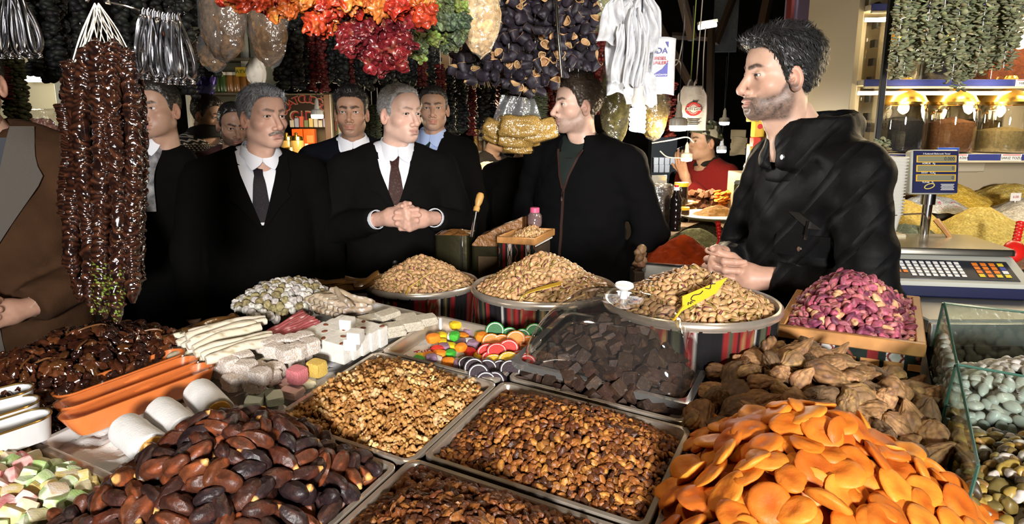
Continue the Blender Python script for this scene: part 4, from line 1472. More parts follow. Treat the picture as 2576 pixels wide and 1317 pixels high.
p0, n0 = on_heap(hexpts(-hx, hx, -hy, hy, .018, rng), hf, -.004)
scatter('purple_kernel', 'purple pistachio kernel in the wooden box', 'kernel', 'purple kernels in the wooden box', kv, KERNEL, Mb, np.vstack([p1, p0]), np.vstack([n1, n0]), .5, .15, 300, 61,
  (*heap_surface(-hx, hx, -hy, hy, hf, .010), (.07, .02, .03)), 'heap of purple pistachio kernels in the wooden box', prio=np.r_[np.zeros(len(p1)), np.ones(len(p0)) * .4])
# glass bins at the right edge
GLASS = film('bin_glass', (.90, .96, .93), .10, .02, None, .5)
GEDGE = mat('glass_edge', (.045, .12, .09), rough=.15, spec=.6)
MB = DM(.66, 0, 0)
gb = thing('glass_bin', 'glass-sided bin of white sugared almonds at the right edge', 'bin', DM(.672, .30, 0))
def pane(parent, pts, name='pane'):
 p = np.array(pts, float)
 v = np.vstack([p, p + np.array([.0035, 0, 0]) if abs(np.cross(p[1] - p[0], p[3] - p[0])[0]) > 1e-7 else p + np.array([0, .0035, 0])])
 f = [[0, 1, 2, 3], [7, 6, 5, 4], [0, 4, 5, 1], [1, 5, 6, 2], [2, 6, 7, 3], [3, 7, 4, 0]]
 o_ = part(name, [(v, f)], GLASS, parent, smooth=False)
 e = [(v[i] + v[i + 4]) / 2 for i in range(4)]
 for a, b in ((0, 1), (1, 2), (2, 3), (3, 0)):
  d = e[b] - e[a]
  part('polished_edge', tube([e[a], e[a] + d * .5, e[b]], .0022, 4), GEDGE, o_)
 return o_
# left glass wall runs along v, ends lower towards the front
pane(gb, [(0, .14, -.01), (0, -.36, -.01), (0, -.36, .085), (0, .14, .120)])
pane(gb, [(0, .14, -.01), (.40, .14, -.01), (.40, .14, .14), (0, .14, .120)])
pane(gb, [(0, -.10, -.01), (.40, -.10, -.01), (.40, -.10, .110), (0, -.10, .103)])
part('base', box(.44, .60, .02, .002, (.20, -.12, -.03)), PLY, gb)
part('rail', box(.018, .60, .03, .002, (-.012, -.12, -.012)), BEAM, gb)
part('floor_sheet', box(.40, .50, .003, 0, (.205, -.11, -.012)), STEEL, gb)
alv = lumps(6, (.0125, .0085, .0072), [(.60, .58, .55), (.52, .50, .48), (.66, .63, .58)], .05, 1.2, 2, 160, dv=.08, dh=.02, cv=.15)
hf = mound(.004, .40, -.094, .136, -.004, .085, 2.4, .5, .5, 17, .003)
p1, n1 = on_heap(hexpts(.008, .396, -.088, .130, .0172, rng), hf, .003)
# the column of almonds seen through the left glass
sd = hexpts(-.088, .130, .0, .070, .0165, rng)
ps = np.stack([np.full(len(sd), .011), sd[:, 0], sd[:, 1]], 1)
ns_ = np.tile([-1.0, 0, .2], (len(sd), 1))
MG = DM(.672, .30, 0)
scatter('sugared_almond', 'white sugared almond in the glass bin', 'sweet', 'white sugared almonds', alv, ALMOND, MG, np.vstack([p1, ps]), np.vstack([n1, ns_]), .5, .12, 300, 62,
  (*heap_surface(.004, .40, -.094, .136, hf, .008), (.42, .40, .38)), 'white sugared almonds filling the glass bin')
mxv = lumps(10, (.0115, .0085, .0072), [(.38, .24, .05), (.15, .11, .03), (.55, .50, .44), (.24, .14, .04), (.40, .30, .09), (.06, .04, .02)], .2, 1.6, 2, 180, dv=.2)
hf = mound(.004, .40, -.354, -.106, .0, .050, 2.4, .5, .5, 18, .003)
p1, n1 = on_heap(hexpts(.008, .396, -.35, -.11, .0165, rng), hf, .003)
sd = hexpts(-.35, -.11, .0, .042, .0165, rng)
ps = np.stack([np.full(len(sd), .011), sd[:, 0], sd[:, 1]], 1)
scatter('mixed_nut', 'mixed nut in the front glass bin at the right edge', 'nut', 'mixed nuts behind the front glass', mxv, NUTSHELL, MG, np.vstack([p1, ps]), np.vstack([n1, np.tile([-1.0, 0, .2], (len(sd), 1))]), .6, .15, 300, 63,
  (*heap_surface(.004, .40, -.354, -.106, hf, .008), (.16, .12, .05)), 'mixed nuts filling the front glass bin')
# ================================================================== people
HAIRLINE_Y = [-.2, -.095, -.07, -.045, -.022, -.006, .008, .018, .030, .045, .062, .078, .2]
HAIRLINE_Z = [-.070, -.070, -.066, -.050, -.015, .014, .012, -.016, .004, .040, .060, .070, .072]
def head_base(P, p):
 x, y, z = P[:, 0], P[:, 1], P[:, 2]
 Q = np.stack([np.abs(x), y, z], 1)
 w, jw = p.get('w', 1.0), p.get('jaw', 1.0)
 d = ell(P, (0, -.012, .030), (.0755 * w, .097, .083))
 d = smin(d, ell(P, (0, .020, -.035), (.060 * jw, .070, .080)), .035)
 d = smin(d, rc(Q, (.047 * jw, -.004, -.062), (.016 * jw, .060, -.099), .020, .017), .028)
 d = smin(d, ell(P, (0, .040, .046), (.056, .046, .046)), .03)
 return d, Q
def head_sdf(P, p):
 d, Q = head_base(P, p)
 jw = p.get('jaw', 1.0)
 ns, nl = p.get('nose', 1.0), p.get('nosez', 0.0)
 fat = p.get('fat', 1.0)
 d = smin(d, ell(Q, (0, .071, -.101), (.020, .017, .016)), .02)
 d = smin(d, ell(Q, (.043 * jw, .050, -.030), (.023, .025 * fat, .020)), .022)
 if fat > 1:
  d = smin(d, ell(Q, (.036 * jw, .046, -.062), (.024, .026, .026)), .03)
 d = smin(d, ell(Q, (0, .068, -.074), (.033, .028, .026)), .022)
 d = smin(d, rc(Q, (.010, .084, .0165), (.044, .066, .018), .010, .0085), .014)
 d = smax(d, -sph(Q, (.032, .1005, -.005), .0185), .013)
 # nose
 d = smin(d, rc(Q, (0, .086, .010), (0, .086 + .026 * ns, -.037 + nl), .0075, .0105), .012)
 d = smin(d, sph(Q, (0, .083 + .0275 * ns, -.042 + nl), .0110), .008)
 d = smin(d, ell(Q, (.0135, .083 + .013 * ns, -.0465 + nl), (.0085, .011, .0085)), .006)
 d = smax(d, -rc(Q, (.0070, .083 + .019 * ns, -.0560 + nl), (.0065, .083 + .016 * ns, -.046 + nl), .0036, .003), .002)
 # mouth
 sm = p.get('smile', 0.0)
 d = smin(d, ell(Q, (0, .0925, -.0685), (.0235, .0082, .0055)), .006)
 d = smin(d, ell(Q, (0, .0910, -.0805), (.0205, .0088, .0068)), .006)
 d = smax(d, -rc(Q, (0, .1030, -.0745), (.0245, .0895, -.0750 + sm), .0030, .0022), .003)
 d = smax(d, -ell(Q, (0, .0945, -.0915), (.017, .007, .005)), .006)
 # eyelids
 op = p.get('open', .72)
 d = smin(d, sph(Q, (.032, .0730, -.001), .0146), .005)
 d = smax(d, -ell(Q, (.032, .0920, -.0018), (.0140, .020, .0050 * op)), .002)
 d = smin(d, rc(Q, (.020, .0875, .0052), (.042, .0810, .0050), .0020, .0020), .004)
 # brows
 d = smin(d, rc(Q, (.013, .0935, .0185), (.034, .0860, .0235), .0022, .0022), .004)
 # ears
 R = npm(Euler((math.radians(-14), 0, math.radians(24))).to_matrix().to_4x4())[:3, :3]
 E_ = (Q - np.array([.0795 * p.get('w', 1.0), -.003, -.012])) @ R
 e = ell(E_, (0, 0, .004), (.0075, .0200, .033))
 e = smin(e, ell(E_, (0, .004, -.022), (.006, .012, .013)), .008)
 e = smax(e, -ell(E_, (.0075, .003, .002), (.0068, .0125, .022)), .004)
 e = smin(e, rc(E_, (.003, .010, -.004), (.003, .004, .000), .0035, .003), .003)
 d = smin(d, e, .006)
 # neck
 nk = p.get('neck', 1.0)
 d = smin(d, rc(P, (0, -.026, -.070), (0, -.048, -.22), .052 * nk, .060 * nk), .030)
 d = smin(d, sph(P, (0, .018, -.135), .012), .03)
 if p.get('moustache'):
  d = smin(d, rc(Q, (.003, .1010, -.0600), (.029, .0865, -.0705), .0062, .0035), .003)
  d = d + np.where((np.abs(P[:, 2] + .063) < .015) & (P[:, 1] > .07), .0008, 0) * noise(P, 700, 5)
 return d
def head_colour(v, p):
 Q = np.stack([np.abs(v[:, 0]), v[:, 1], v[:, 2]], 1)
 sk = np.array(p['skin'])
 hc = np.array(p['hair'])
 c = np.tile(sk, (len(v), 1))
 n1 = noise(v, 90, 3)
 n2 = noise(v, 400, 4)
 c *= (1 + .05 * n1 + .04 * n2)[:, None]
 def mix(m, k):
  m = np.clip(m, 0, 1)[:, None]
  return c * (1 - m) + np.array(k) * m
 red = sk * np.array([1.04, .80, .74])
 ns = p.get('nose', 1.0)
 c = mix(.55 * np.exp(-(np.linalg.norm(Q - [.042, .06, -.03], axis=1) / .022) ** 2), red)
 c = mix(.6 * np.exp(-(np.linalg.norm(Q - [0, .083 + .026 * ns, -.042], axis=1) / .016) ** 2), red)
 c = mix(.6 * (Q[:, 0] > .074) * (np.abs(Q[:, 2] + .012) < .045), red)
 # stubble and beard
 st = p.get('stubble', .12)
 jl = np.interp(Q[:, 1], [-.05, .0, .012, .03, .06, .1], [-.03, -.02, -.012, -.045, -.056, -.052])
 m = sstep(.010, -.012, Q[:, 2] - jl) * sstep(-.025, .0, Q[:, 1]) * sstep(-.128, -.110, Q[:, 2])
 m *= np.where((Q[:, 0] < .05) & (Q[:, 1] > .08) & (Q[:, 2] > -.058), 0, 1)
 c = mix(m * st * (.85 + .22 * n2 + .2 * n1), hc * 1.1 + .01)
 # lips
 dl = np.minimum(ell(Q, (0, .0925, -.0690), (.0235, .0086, .0052)), ell(Q, (0, .0910, -.0800), (.0205, .0092, .0066)))
 c = mix(sstep(.0022, -.0005, dl) * .8, np.array(p.get('lip', (.36, .13, .10))))
 # brows
 bp = p.get('brow', 1.0)
 db = np.minimum(rc(Q, (.012, .095, .0180), (.034, .088, .0240), .0048 * bp, .0044 * bp), rc(Q, (.034, .088, .0240), (.053, .066, .0170), .0044 * bp, .0018))
 c = mix(sstep(.003, -.001, db) * (.85 + .25 * n2), np.array(p.get('browcol', p['hair'])))
 if p.get('moustache'):
  dm = rc(Q, (.003, .1010, -.0600), (.029, .0865, -.0705), .0068, .0042)
  c = mix(sstep(.002, -.0005, dm), np.array(p['moustache']) * (1 + .5 * n2)[:, None])
 # lash line and lid crease
 ds = np.abs(ell(Q, (.032, .0920, -.0018), (.0140, .020, .0050 * p.get('open', .72))))
 c = mix((ds < .0016) * (Q[:, 1] > .078) * (Q[:, 2] > -.003) * .85, (.03, .02, .016))
 # scalp under the hair
 t = v[:, 2] - np.interp(v[:, 1], HAIRLINE_Y, HAIRLINE_Z)
 t = np.where((Q[:, 0] > .078) & (Q[:, 2] < .02), -1, t)
 c = mix(sstep(-.004, .006, t + p.get('recede', 0) * (Q[:, 1] > .03)), hc)
 return np.clip(c, .004, 1)
def hair_parts(p, seed):
 """the cap of hair and the strands combed over it, in head space"""
 hc = np.array(p['hair'])
 hc2 = np.array(p.get('hair2', p['hair']))
 top, side = p.get('top', .016), p.get('side', .007)
 rec = p.get('recede', 0.0)
 def tline(P):
  return P[:, 2] - np.interp(P[:, 1], HAIRLINE_Y, HAIRLINE_Z) + rec * (P[:, 1] > .03) - p.get('temple', .012) * np.clip(1 - np.abs(np.abs(P[:, 0]) - .042) / .018, 0, 1) * (P[:, 1] > .045)
 def f(P):
  d, Q = head_base(P, p)
  t = tline(P) + .004 * noise(P, 130, seed)
  th = side + (top - side) * sstep(.035, .10, P[:, 2])
  th = th + p.get('quiff', 0) * np.exp(-((P[:, 1] - .075) / .03) ** 2 - ((P[:, 2] - .085) / .03) ** 2)
  g = d - th * sstep(-.002, .022, t)
  g = g + (.0016 + .08 * top) * noise(P * np.array([1, .45, 1]), 190, seed + 1) + .0012 * noise(P, 500, seed + 2)
  g = np.where(t < .0, np.maximum(g, -t * .8 + .0005), g)
  return smax(g, -(Q[:, 0] - .0) * 0 - 1, .001)
 h = p.get('hh', .0032)
 v, q = snet(f, (-.115, -.135, -.085), (.115, .125, .155), h)
 n = vnormals(v, q)
 r = np.random.default_rng(seed)
 tt = tline(v)
 k1 = noise(v * np.array([1, .4, 1]), 150, seed + 5)
 mixf = np.clip(.5 + .5 * k1 + p.get('greytop', 0) * (v[:, 2] - .06) * 9, 0, 1)[:, None]
 g = G()
 g.add((v, q), hc * (1 - mixf) + hc2 * mixf)
 N_ = p.get('strands', 3500)
 i = r.choice(np.where(tt > .002)[0], N_)
 P0, nn = v[i], n[i]
 comb = np.array(p.get('comb', (.25, -.8, .1)))
 cd = np.tile(comb, (N_, 1))
 sidew = np.abs(P0[:, 0]) > .055
 cd[sidew] = np.array([0, -.45, -.8])
 bk = P0[:, 1] < -.06
 cd[bk] = np.array([0, -.1, -1.0])
 if p.get('part'):
  s_ = np.sign(P0[:, 0] - p['part'])
  topm = ~sidew & ~bk
  cd[topm, 0] = s_[topm] * .9
  cd[topm, 1] = -.35
 cd = cd + r.normal(0, p.get('mess', .16), cd.shape)
 cd -= nn * (cd * nn).sum(1)[:, None]
 cd /= np.linalg.norm(cd, axis=1)[:, None] + 1e-9
 L = (p.get('len', .022) * r.uniform(.6, 1.2, N_) * np.where(P0[:, 2] < .04, .55, 1.0))[:, None]
 lift = p.get('lift', .25)
 w = np.cross(cd, nn) * r.uniform(.0005, .0011, (N_, 1))
 A = P0 - nn * .001
 B = P0 + cd * L * .55 + nn * (L * lift * r.uniform(.2, 1, (N_, 1)) - 1.6 * L * L)
 Cc = P0 + cd * L + nn * (L * lift * r.uniform(.0, .9, (N_, 1)) - 5.2 * L * L)
 V = np.stack([A - w, A + w, B - w, B + w, Cc], 1).reshape(-1, 3)
 o = np.arange(N_)[:, None] * 5
 m2 = np.clip(r.normal(.5, .35, N_) + p.get('greytop', 0) * (P0[:, 2] - .06) * 9, 0, 1.25)[:, None]
 sc = np.repeat(hc * (1 - m2) + hc2 * m2, 5, 0)
 g.add((V, [o + np.array([0, 1, 3, 2]), o + np.array([2, 3, 4])]), np.clip(sc, .003, 1))
 return g
def eye_geo(p, gaze):
 v, f = uvs(20, 16)
 a = np.degrees(np.arccos(np.clip(v[:, 2], -1, 1)))
 c = np.where((a < 13)[:, None], (.004, .004, .004), np.where((a < 27)[:, None], p.get('iris', (.035, .018, .01)), (.62, .58, .55)))
 R = Matrix.Rotation(math.radians(gaze[0]), 4, 'Z') @ Matrix.Rotation(math.radians(gaze[1]), 4, 'X') @ Matrix.Rotation(-PI / 2, 4, 'X')
 return tf(v * .0129, R), f, c
def hand_prims(M, curls, spread=0.0, thumb=(35, 20, 10), side=1, size=1.0):
 """round cones of a hand: local x along fingers, z out of the back, y to the thumb; curls per finger (three bends)"""
 pr, fi = [], []
 ys = [.030, .0105, -.0095, -.0280]
 ln = [(.043, .026, .021), (.047, .030, .022), (.043, .028, .021), (.034, .021, .019)]
 M_ = npm(M)
 def T(a):
  a = np.array([a[0], a[1] * side, a[2]]) * size
  return M_[:3, :3] @ a + M_[:3, 3]
 for k in range(4):
  x1 = .088 - .004 * abs(k - 1)
  pr.append((T((.004, ys[k] * .55, 0)), T((x1, ys[k], 0)), .0150 * size, .0112 * size))
  p0 = np.array([x1, ys[k], 0])
  a = 0
  yaw = math.radians(spread * (1.5 - k))
  for j in range(3):
   a += math.radians(curls[k][j] if hasattr(curls[0], '__len__') else curls[j])
   d = np.array([math.cos(a) * math.cos(yaw), math.sin(yaw) * math.cos(a), -math.sin(a)])
   p1 = p0 + d * ln[k][j]
   r0 = (.0094, .0086, .0078, .0066)[j] * (.88 if k == 3 else 1)
   r1 = (.0094, .0086, .0078, .0066)[j + 1] * (.88 if k == 3 else 1)
   fi.append((T(p0), T(p1), r0 * size, r1 * size))
   p0 = p1
 pr.append((T((.012, .016, -.008)), T((.046, .043, -.016)), .0165 * size, .0125 * size))
 p0 = np.array([.046, .043, -.016])
 ta, tb, tcu = [math.radians(q) for q in thumb]
 d1 = np.array([math.cos(ta) * math.cos(tb), math.sin(ta), -math.sin(tb) * math.cos(ta)])
 p1 = p0 + d1 * .034
 d2 = np.array([math.cos(ta - tcu) * math.cos(tb + tcu), math.sin(ta - tcu), -math.sin(tb + tcu)])
 p2 = p1 + d2 / np.linalg.norm(d2) * .026
 fi.append((T(p0), T(p1), .0118 * size, .0098 * size))
 fi.append((T(p1), T(p2), .0098 * size, .0076 * size))
 return pr, fi
def hands_mesh(hands, wrists, h=.0026):
 """one mesh per pair: palms blended, fingers kept apart, forearms running into the sleeves"""
 pts = np.array([q for pr, fi in hands for s in pr + fi for q in s[:2]] + [w for w in wrists for w in w[:2]])
 lo, hi = pts.min(0) - .03, pts.max(0) + .03
 def f(P):
  tot = None
  for (pr, fi), (w0, w1) in zip(hands, wrists):
   d = None
   for a, b, ra, rb in pr:
    e = rc(P, a, b, ra, rb)
    d = e if d is None else smin(d, e, .014)
   d = smin(d, rc(P, w0, w1, .030, .026), .02)
   for a, b, ra, rb in fi:
    d = smin(d, rc(P, a, b, ra, rb), .0035)
   tot = d if tot is None else np.minimum(tot, d)
  return tot
 return snet(f, lo, hi, h)
SKIN = mat('skin', attr=True, rough=.46, spec=.4, sss=.12, bump=(900, .12, .0006))
HAIRM = mat('hair', attr=True, rough=.38, spec=.5)
EYEM = mat('eye', attr=True, rough=.08, spec=.6)
def torso(P, p):
 b, sw = p.get('belly', 1.0), p.get('shoulder', 1.0)
 Q = np.stack([np.abs(P[:, 0]), P[:, 1], P[:, 2]], 1)
 d = ell(P, (0, .005, 1.27), (.175 * sw, .112 * b, .22))
 d = smin(d, ell(P, (0, .015 * b, 1.06), (.165 * b, .118 * b, .20)), .07)
 d = smin(d, ell(P, (0, -.005, .93), (.175, .120, .14)), .07)
 d = smin(d, rc(Q, (.03, -.012, 1.452), (.168 * sw, -.008, 1.400), .048, .055), .05)
 return d
def arms(P, p, grow=0.0, cut=True):
 tot = None
 for s, key in ((1, 'R'), (-1, 'L')):
  sh = np.array([s * .188 * p.get('shoulder', 1.0), -.005, 1.392])
  el, wr = [np.array(q, float) for q in p['arm' + key]]
  ar = p.get('armr', 1.0)
  d = rc(P, sh, el, .058 * ar + grow, .047 * ar + grow)
  e = rc(P, el, wr, .046 * ar + grow, .032 * ar + grow)
  if cut:
   n = (wr - el) / np.linalg.norm(wr - el)
   e = smax(e, (P - wr) @ n, .006)
  d = smin(d, e, .02)
  tot = d if tot is None else np.minimum(tot, d)
 return tot
def coat_mesh(p, hem, h, grow=.020, folds=.004, flare=1.1, seed=1, quilt=None, collar=None):
 pts = np.array([q for k in 'RL' for q in p['arm' + k]])
 lo = np.minimum(pts.min(0), [-.30, -.20, hem]) - .09
 hi = np.maximum(pts.max(0), [.30, .22, 1.50]) + .09
 def f(P):
  d = torso(P, p) - grow
  if hem < .9:
   Q = P * np.array([1, 1.45, 1])
   sk = rc(Q, (0, -.005, 1.0), (0, -.005, hem), .165 * p.get('belly', 1), .19 * flare)
   d = smin(d, sk / 1.2, .07)
  a = arms(P, p, grow * .75)
  fz = noise(P * np.array([1, 1, 1.7]), 16, seed) * folds + noise(P, 42, seed + 1) * folds * .45
  d = smin(d, a, .030)
  if quilt:
   d = d + quilt(P)
  d = smax(d, -rc(P, (0, .040, 1.455), (0, -.012, 1.60), .066, .075), .012)
  if collar:
   d = collar(P, d)
  d = d + fz
  return smax(d, hem - P[:, 2], .01)
 return snet(f, lo, hi, h)
def strip(bvh, zs, xl, xr, off, nx=7, t=.003, y0=.8):
 """a piece of cloth lying on the front: rows zs, from xl to xr, laid onto the coat"""
 rows = []
 for z, a, b in zip(zs, xl, xr):
  for k in range(nx):
   x = a + (b - a) * k / (nx - 1)
   hit_ = bvh.ray_cast(Vector((x, y0, z)), Vector((0, -1, 0)))
   y = hit_[0].y if hit_[0] is not None else None
   rows.append([x, y, z])
 ys = [r[1] for r in rows if r[1] is not None]
 fb = float(np.mean(ys)) if ys else .1
 v = np.array([[r[0], fb if r[1] is None else r[1], r[2]] for r in rows])
 Y = v[:, 1].reshape(len(zs), nx)
 for i in range(len(zs) - 2, -1, -1):
  Y[i] = np.maximum(Y[i], Y[i + 1] - abs(zs[i] - zs[i + 1]) * .9)
 for _ in range(3):
  Y[1:-1] = np.maximum(Y[1:-1], (Y[:-2] + Y[2:]) / 2)
  Y[:, 1:-1] = np.maximum(Y[:, 1:-1], (Y[:, :-2] + Y[:, 2:]) / 2)
 v[:, 1] = Y.ravel() + (off if np.isscalar(off) else np.repeat(off, nx))
 f = ringfaces(len(zs), nx, closed=False)
 a, b, c = v[f[0, 0]], v[f[0, 1]], v[f[0, 3]]
 if np.cross(b - a, c - a)[1] < 0:
  f = f[:, ::-1]
 return thicken((v, f), t)
def neck_band(r0, r1, z0, z1, c=(0, .0), gap=.0, dip=0.0, t=.003, n=41, ecc=1.08, backrise=0.0):
 """a collar round the neck; dip lowers the two points in front"""
 ph = np.linspace(-PI + 1e-3, PI - 1e-3, n) * (1 - gap)
 rows = []
 for s in np.linspace(0, 1, 5):
  r = r0 + (r1 - r0) * s
  z = z0 + (z1 - z0) * s
  fa = PI * (1 - gap) - np.abs(ph)
  front = np.clip(1 - np.abs(fa - .42) / .42, 0, 1) ** .8
  zz = z + backrise * np.cos(ph / 2) ** 1.3 - dip * front * s ** 1.5
  rr = r + (.017 * front * s if dip else 0)
  rows.append(np.stack([c[0] - np.sin(ph) * rr, c[1] - np.cos(ph) * rr * ecc, zz], 1))
 v = np.concatenate(rows)
 f = ringfaces(5, n, closed=False)
 a, b, cc = v[f[0, 0]], v[f[0, 1]], v[f[0, 3]]
 if np.cross(b - a, cc - a) @ (a - np.array([c[0], c[1], a[2]])) < 0:
  f = f[:, ::-1]
 return thicken((v, f), t)
BLACK_WOOL = mat('black_wool', (.0030, .0028, .0028), rough=.95, spec=.08, bump=(380, .25, .0015))
NAVY_WOOL = mat('navy_suit', (.0035, .004, .0065), rough=.9, spec=.1, bump=(500, .2, .001))
CHARCOAL = mat('charcoal_coat', (.0042, .0038, .0036), rough=.92, spec=.1, bump=(420, .25, .0015))
WHITE_SHIRT = mat('white_shirt', (.74, .76, .82), rough=.75, bump=(220, .15, .001))
BLUE_SHIRT = mat('blue_shirt', (.34, .43, .68), rough=.75, bump=(220, .15, .001))
TROUSER = mat('dark_trousers', (.010, .010, .013), rough=.9)
BUTTONM = mat('coat_button', (.012, .011, .010), rough=.35)
ARMS_DOWN = dict(armR=((.25, -.02, 1.14), (.255, .05, .90)), armL=((-.25, -.02, 1.14), (-.255, .05, .90)))
def clasp(c, tilt=0.0, curl=((68, 62, 25), (70, 62, 25), (72, 62, 25), (72, 62, 25)), spreadx=.040, back=.055):
 """two hands folded into each other in front of the body"""
 c = np.array(c, float)
 ct, st = math.cos(tilt), math.sin(tilt)
 out, wr, ends = [], [], []
 for s in (1, -1):
  d = np.array([-.66 * s, .75 * ct, .75 * st])
  d /= np.linalg.norm(d)
  zb = np.array([.75 * s, .66, .0])
  o = c + np.array([s * spreadx, -back, .0045 * s]) - d * .030
  M = frame(o, d, zb)
  # thumb must point up
  up = npm(M)[:3, 1] @ np.array([0, 0, 1])
  out.append(hand_prims(M, curl, 0, (18, -18 if s > 0 else -10, 12), 1 if up > 0 else -1))
  ends.append(o)
 return out, ends
def person(label, px, py, zc, yaw, face, clothes, body_yaw=None, pitch=0, roll=0, gaze=(0, 0), hs=1.0, h=.0028, hb=.014, lean=0,
   pose=None, hands=None, bx=0.0, seed=1, group=None):
 """an adult placed by where the eyes are seen; clothes(person) adds the garments"""
 by = yaw if body_yaw is None else body_yaw
 eye = at(px, py, zc)
 k = eye[2] / 1.618
 th = PI + math.radians(by)
 Rb = Matrix.Rotation(th, 4, 'Z')
 hoff = np.array([0, .045 + lean, 1.618]) * k
 off = npm(Rb)[:3, :3] @ hoff
 loc = Vector((eye[0] - off[0] + bx, eye[1] - off[1], 0))
 hoff = hoff + npm(Rb.inverted())[:3, :3] @ np.array([-bx, 0, 0])
 root = thing('person', label, 'person', Matrix.Translation(loc) @ Rb, group)
 p = dict(ARMS_DOWN)
 p.update(pose or {})
 p['k'] = k
 nx_ = (hoff[0] / k, hoff[1] / k - .045)
 p['nx'] = nx_
 S = np.diag([k, k, k, 1.0])
 HM = Matrix.Translation(Vector(hoff)) @ Matrix.Rotation(math.radians(yaw - by), 4, 'Z') @ Matrix.Rotation(math.radians(pitch), 4, 'X') @ Matrix.Rotation(math.radians(roll), 4, 'Y') @ Matrix.Scale(hs * .94, 4)
 g = G()
 v, q = snet(lambda P: head_sdf(P, face), (-.115, -.14, -.235), (.115, .135, .145), h)
 g.add((v, q), head_colour(v, face), M=HM)
 def fb(P):
  d = smin(torso(P, p), arms(P, p, 0, False), .03)
  Q = np.stack([np.abs(P[:, 0]), P[:, 1], P[:, 2]], 1)
  d = smin(d, rc(Q, (.09, 0, .92), (.095, .01, .50), .088, .062), .04)
  d = smin(d, rc(Q, (.095, .01, .50), (.10, -.02, .09), .060, .045), .02)
  d = smin(d, rc(Q, (.10, -.03, .05), (.105, .14, .035), .045, .035), .03)
  return smin(d, rc(P, (nx_[0] * .3, -.005 + nx_[1] * .3, 1.40), (nx_[0] * .9, .0 + nx_[1] * .9, 1.52), .060, .050), .03)
 pts = np.array([q_ for kk in 'RL' for q_ in p['arm' + kk]])
 lo = np.minimum(pts.min(0), [-.27, -.16, -.01]) - .06
 hi = np.maximum(pts.max(0), [.27, .20, 1.56]) + .06
 vb, qb = snet(fb, lo, hi, .028)
 sk = np.array(face['skin'])
 g.add((vb, qb), sk, M=S)
 if hands:
  hp, wr = hands
  vh, qh = hands_mesh(hp, wr, .0026 if hb < .012 else .004)
  n = noise(vh, 120, 9)
  g.add((vh, qh), sk * np.array([1.0, .92, .9]) * (1 + .10 * n)[:, None], M=S)
 part('body', g, SKIN, root, angle=None)
 hg = hair_parts(face, seed * 10 + 3) if face.get('strands', 1) else None
 if hg is not None:
  hg.v = [tf(a, HM) for a in hg.v]
  part('hair', hg, HAIRM, root, angle=None, label=face.get('hairlabel'))
 for s in (1, -1):
  ev, ef, ec = eye_geo(face, gaze)
  part('eye', [(tf(ev + np.array([.032 * s, .0730, -.001]), HM), ef, ec)], EYEM, root)
 # the trousers, mostly behind the counter
 def ft(P):
  Q = np.stack([np.abs(P[:, 0]), P[:, 1], P[:, 2]], 1)
  d = smin(rc(Q, (.09, 0, .95), (.097, .0, .06), .100, .070), ell(P, (0, 0, .98), (.19, .135, .16)), .03)
  return smax(d, .04 - P[:, 2], .01)
 vt, qt = snet(ft, (-.26, -.18, 0), (.26, .18, 1.2), .03)
 part('trousers', [(vt * k, qt)], p.get('trouser', TROUSER), root)
 for s in (1, -1):
  sv, sf = uvs(14, 10, (.052, .145, .06))
  sv = sv + np.array([.103 * s, .055, .045])
  sv[:, 2] = np.maximum(sv[:, 2], .0)
  part('shoe', [(sv * k, sf)], BUTTONM, root)
 clothes(root, p, S, HM, hb)
 return root
def put(name, vf, m, root, S, angle=40, label=None):
 g = G()
 for a in (vf if isinstance(vf, list) else [vf]):
  g.add(a, M=S)
 return part(name, g, m, root, angle=angle, label=label)
def yoke(root, p, S, m, r=.125, off=.013):
 """the shirt round the base of the neck"""
 def f(P):
  d = torso(P, p) - off
  return smax(smax(d, np.sqrt(P[:, 0] ** 2 + (P[:, 1] - .01) ** 2) - r, .01), 1.36 - P[:, 2], .01)
 v, q = snet(f, (-.15, -.15, 1.33), (.15, .17, 1.56), .014)
 put('shirt_yoke', (v, q), m, root, S, angle=None)
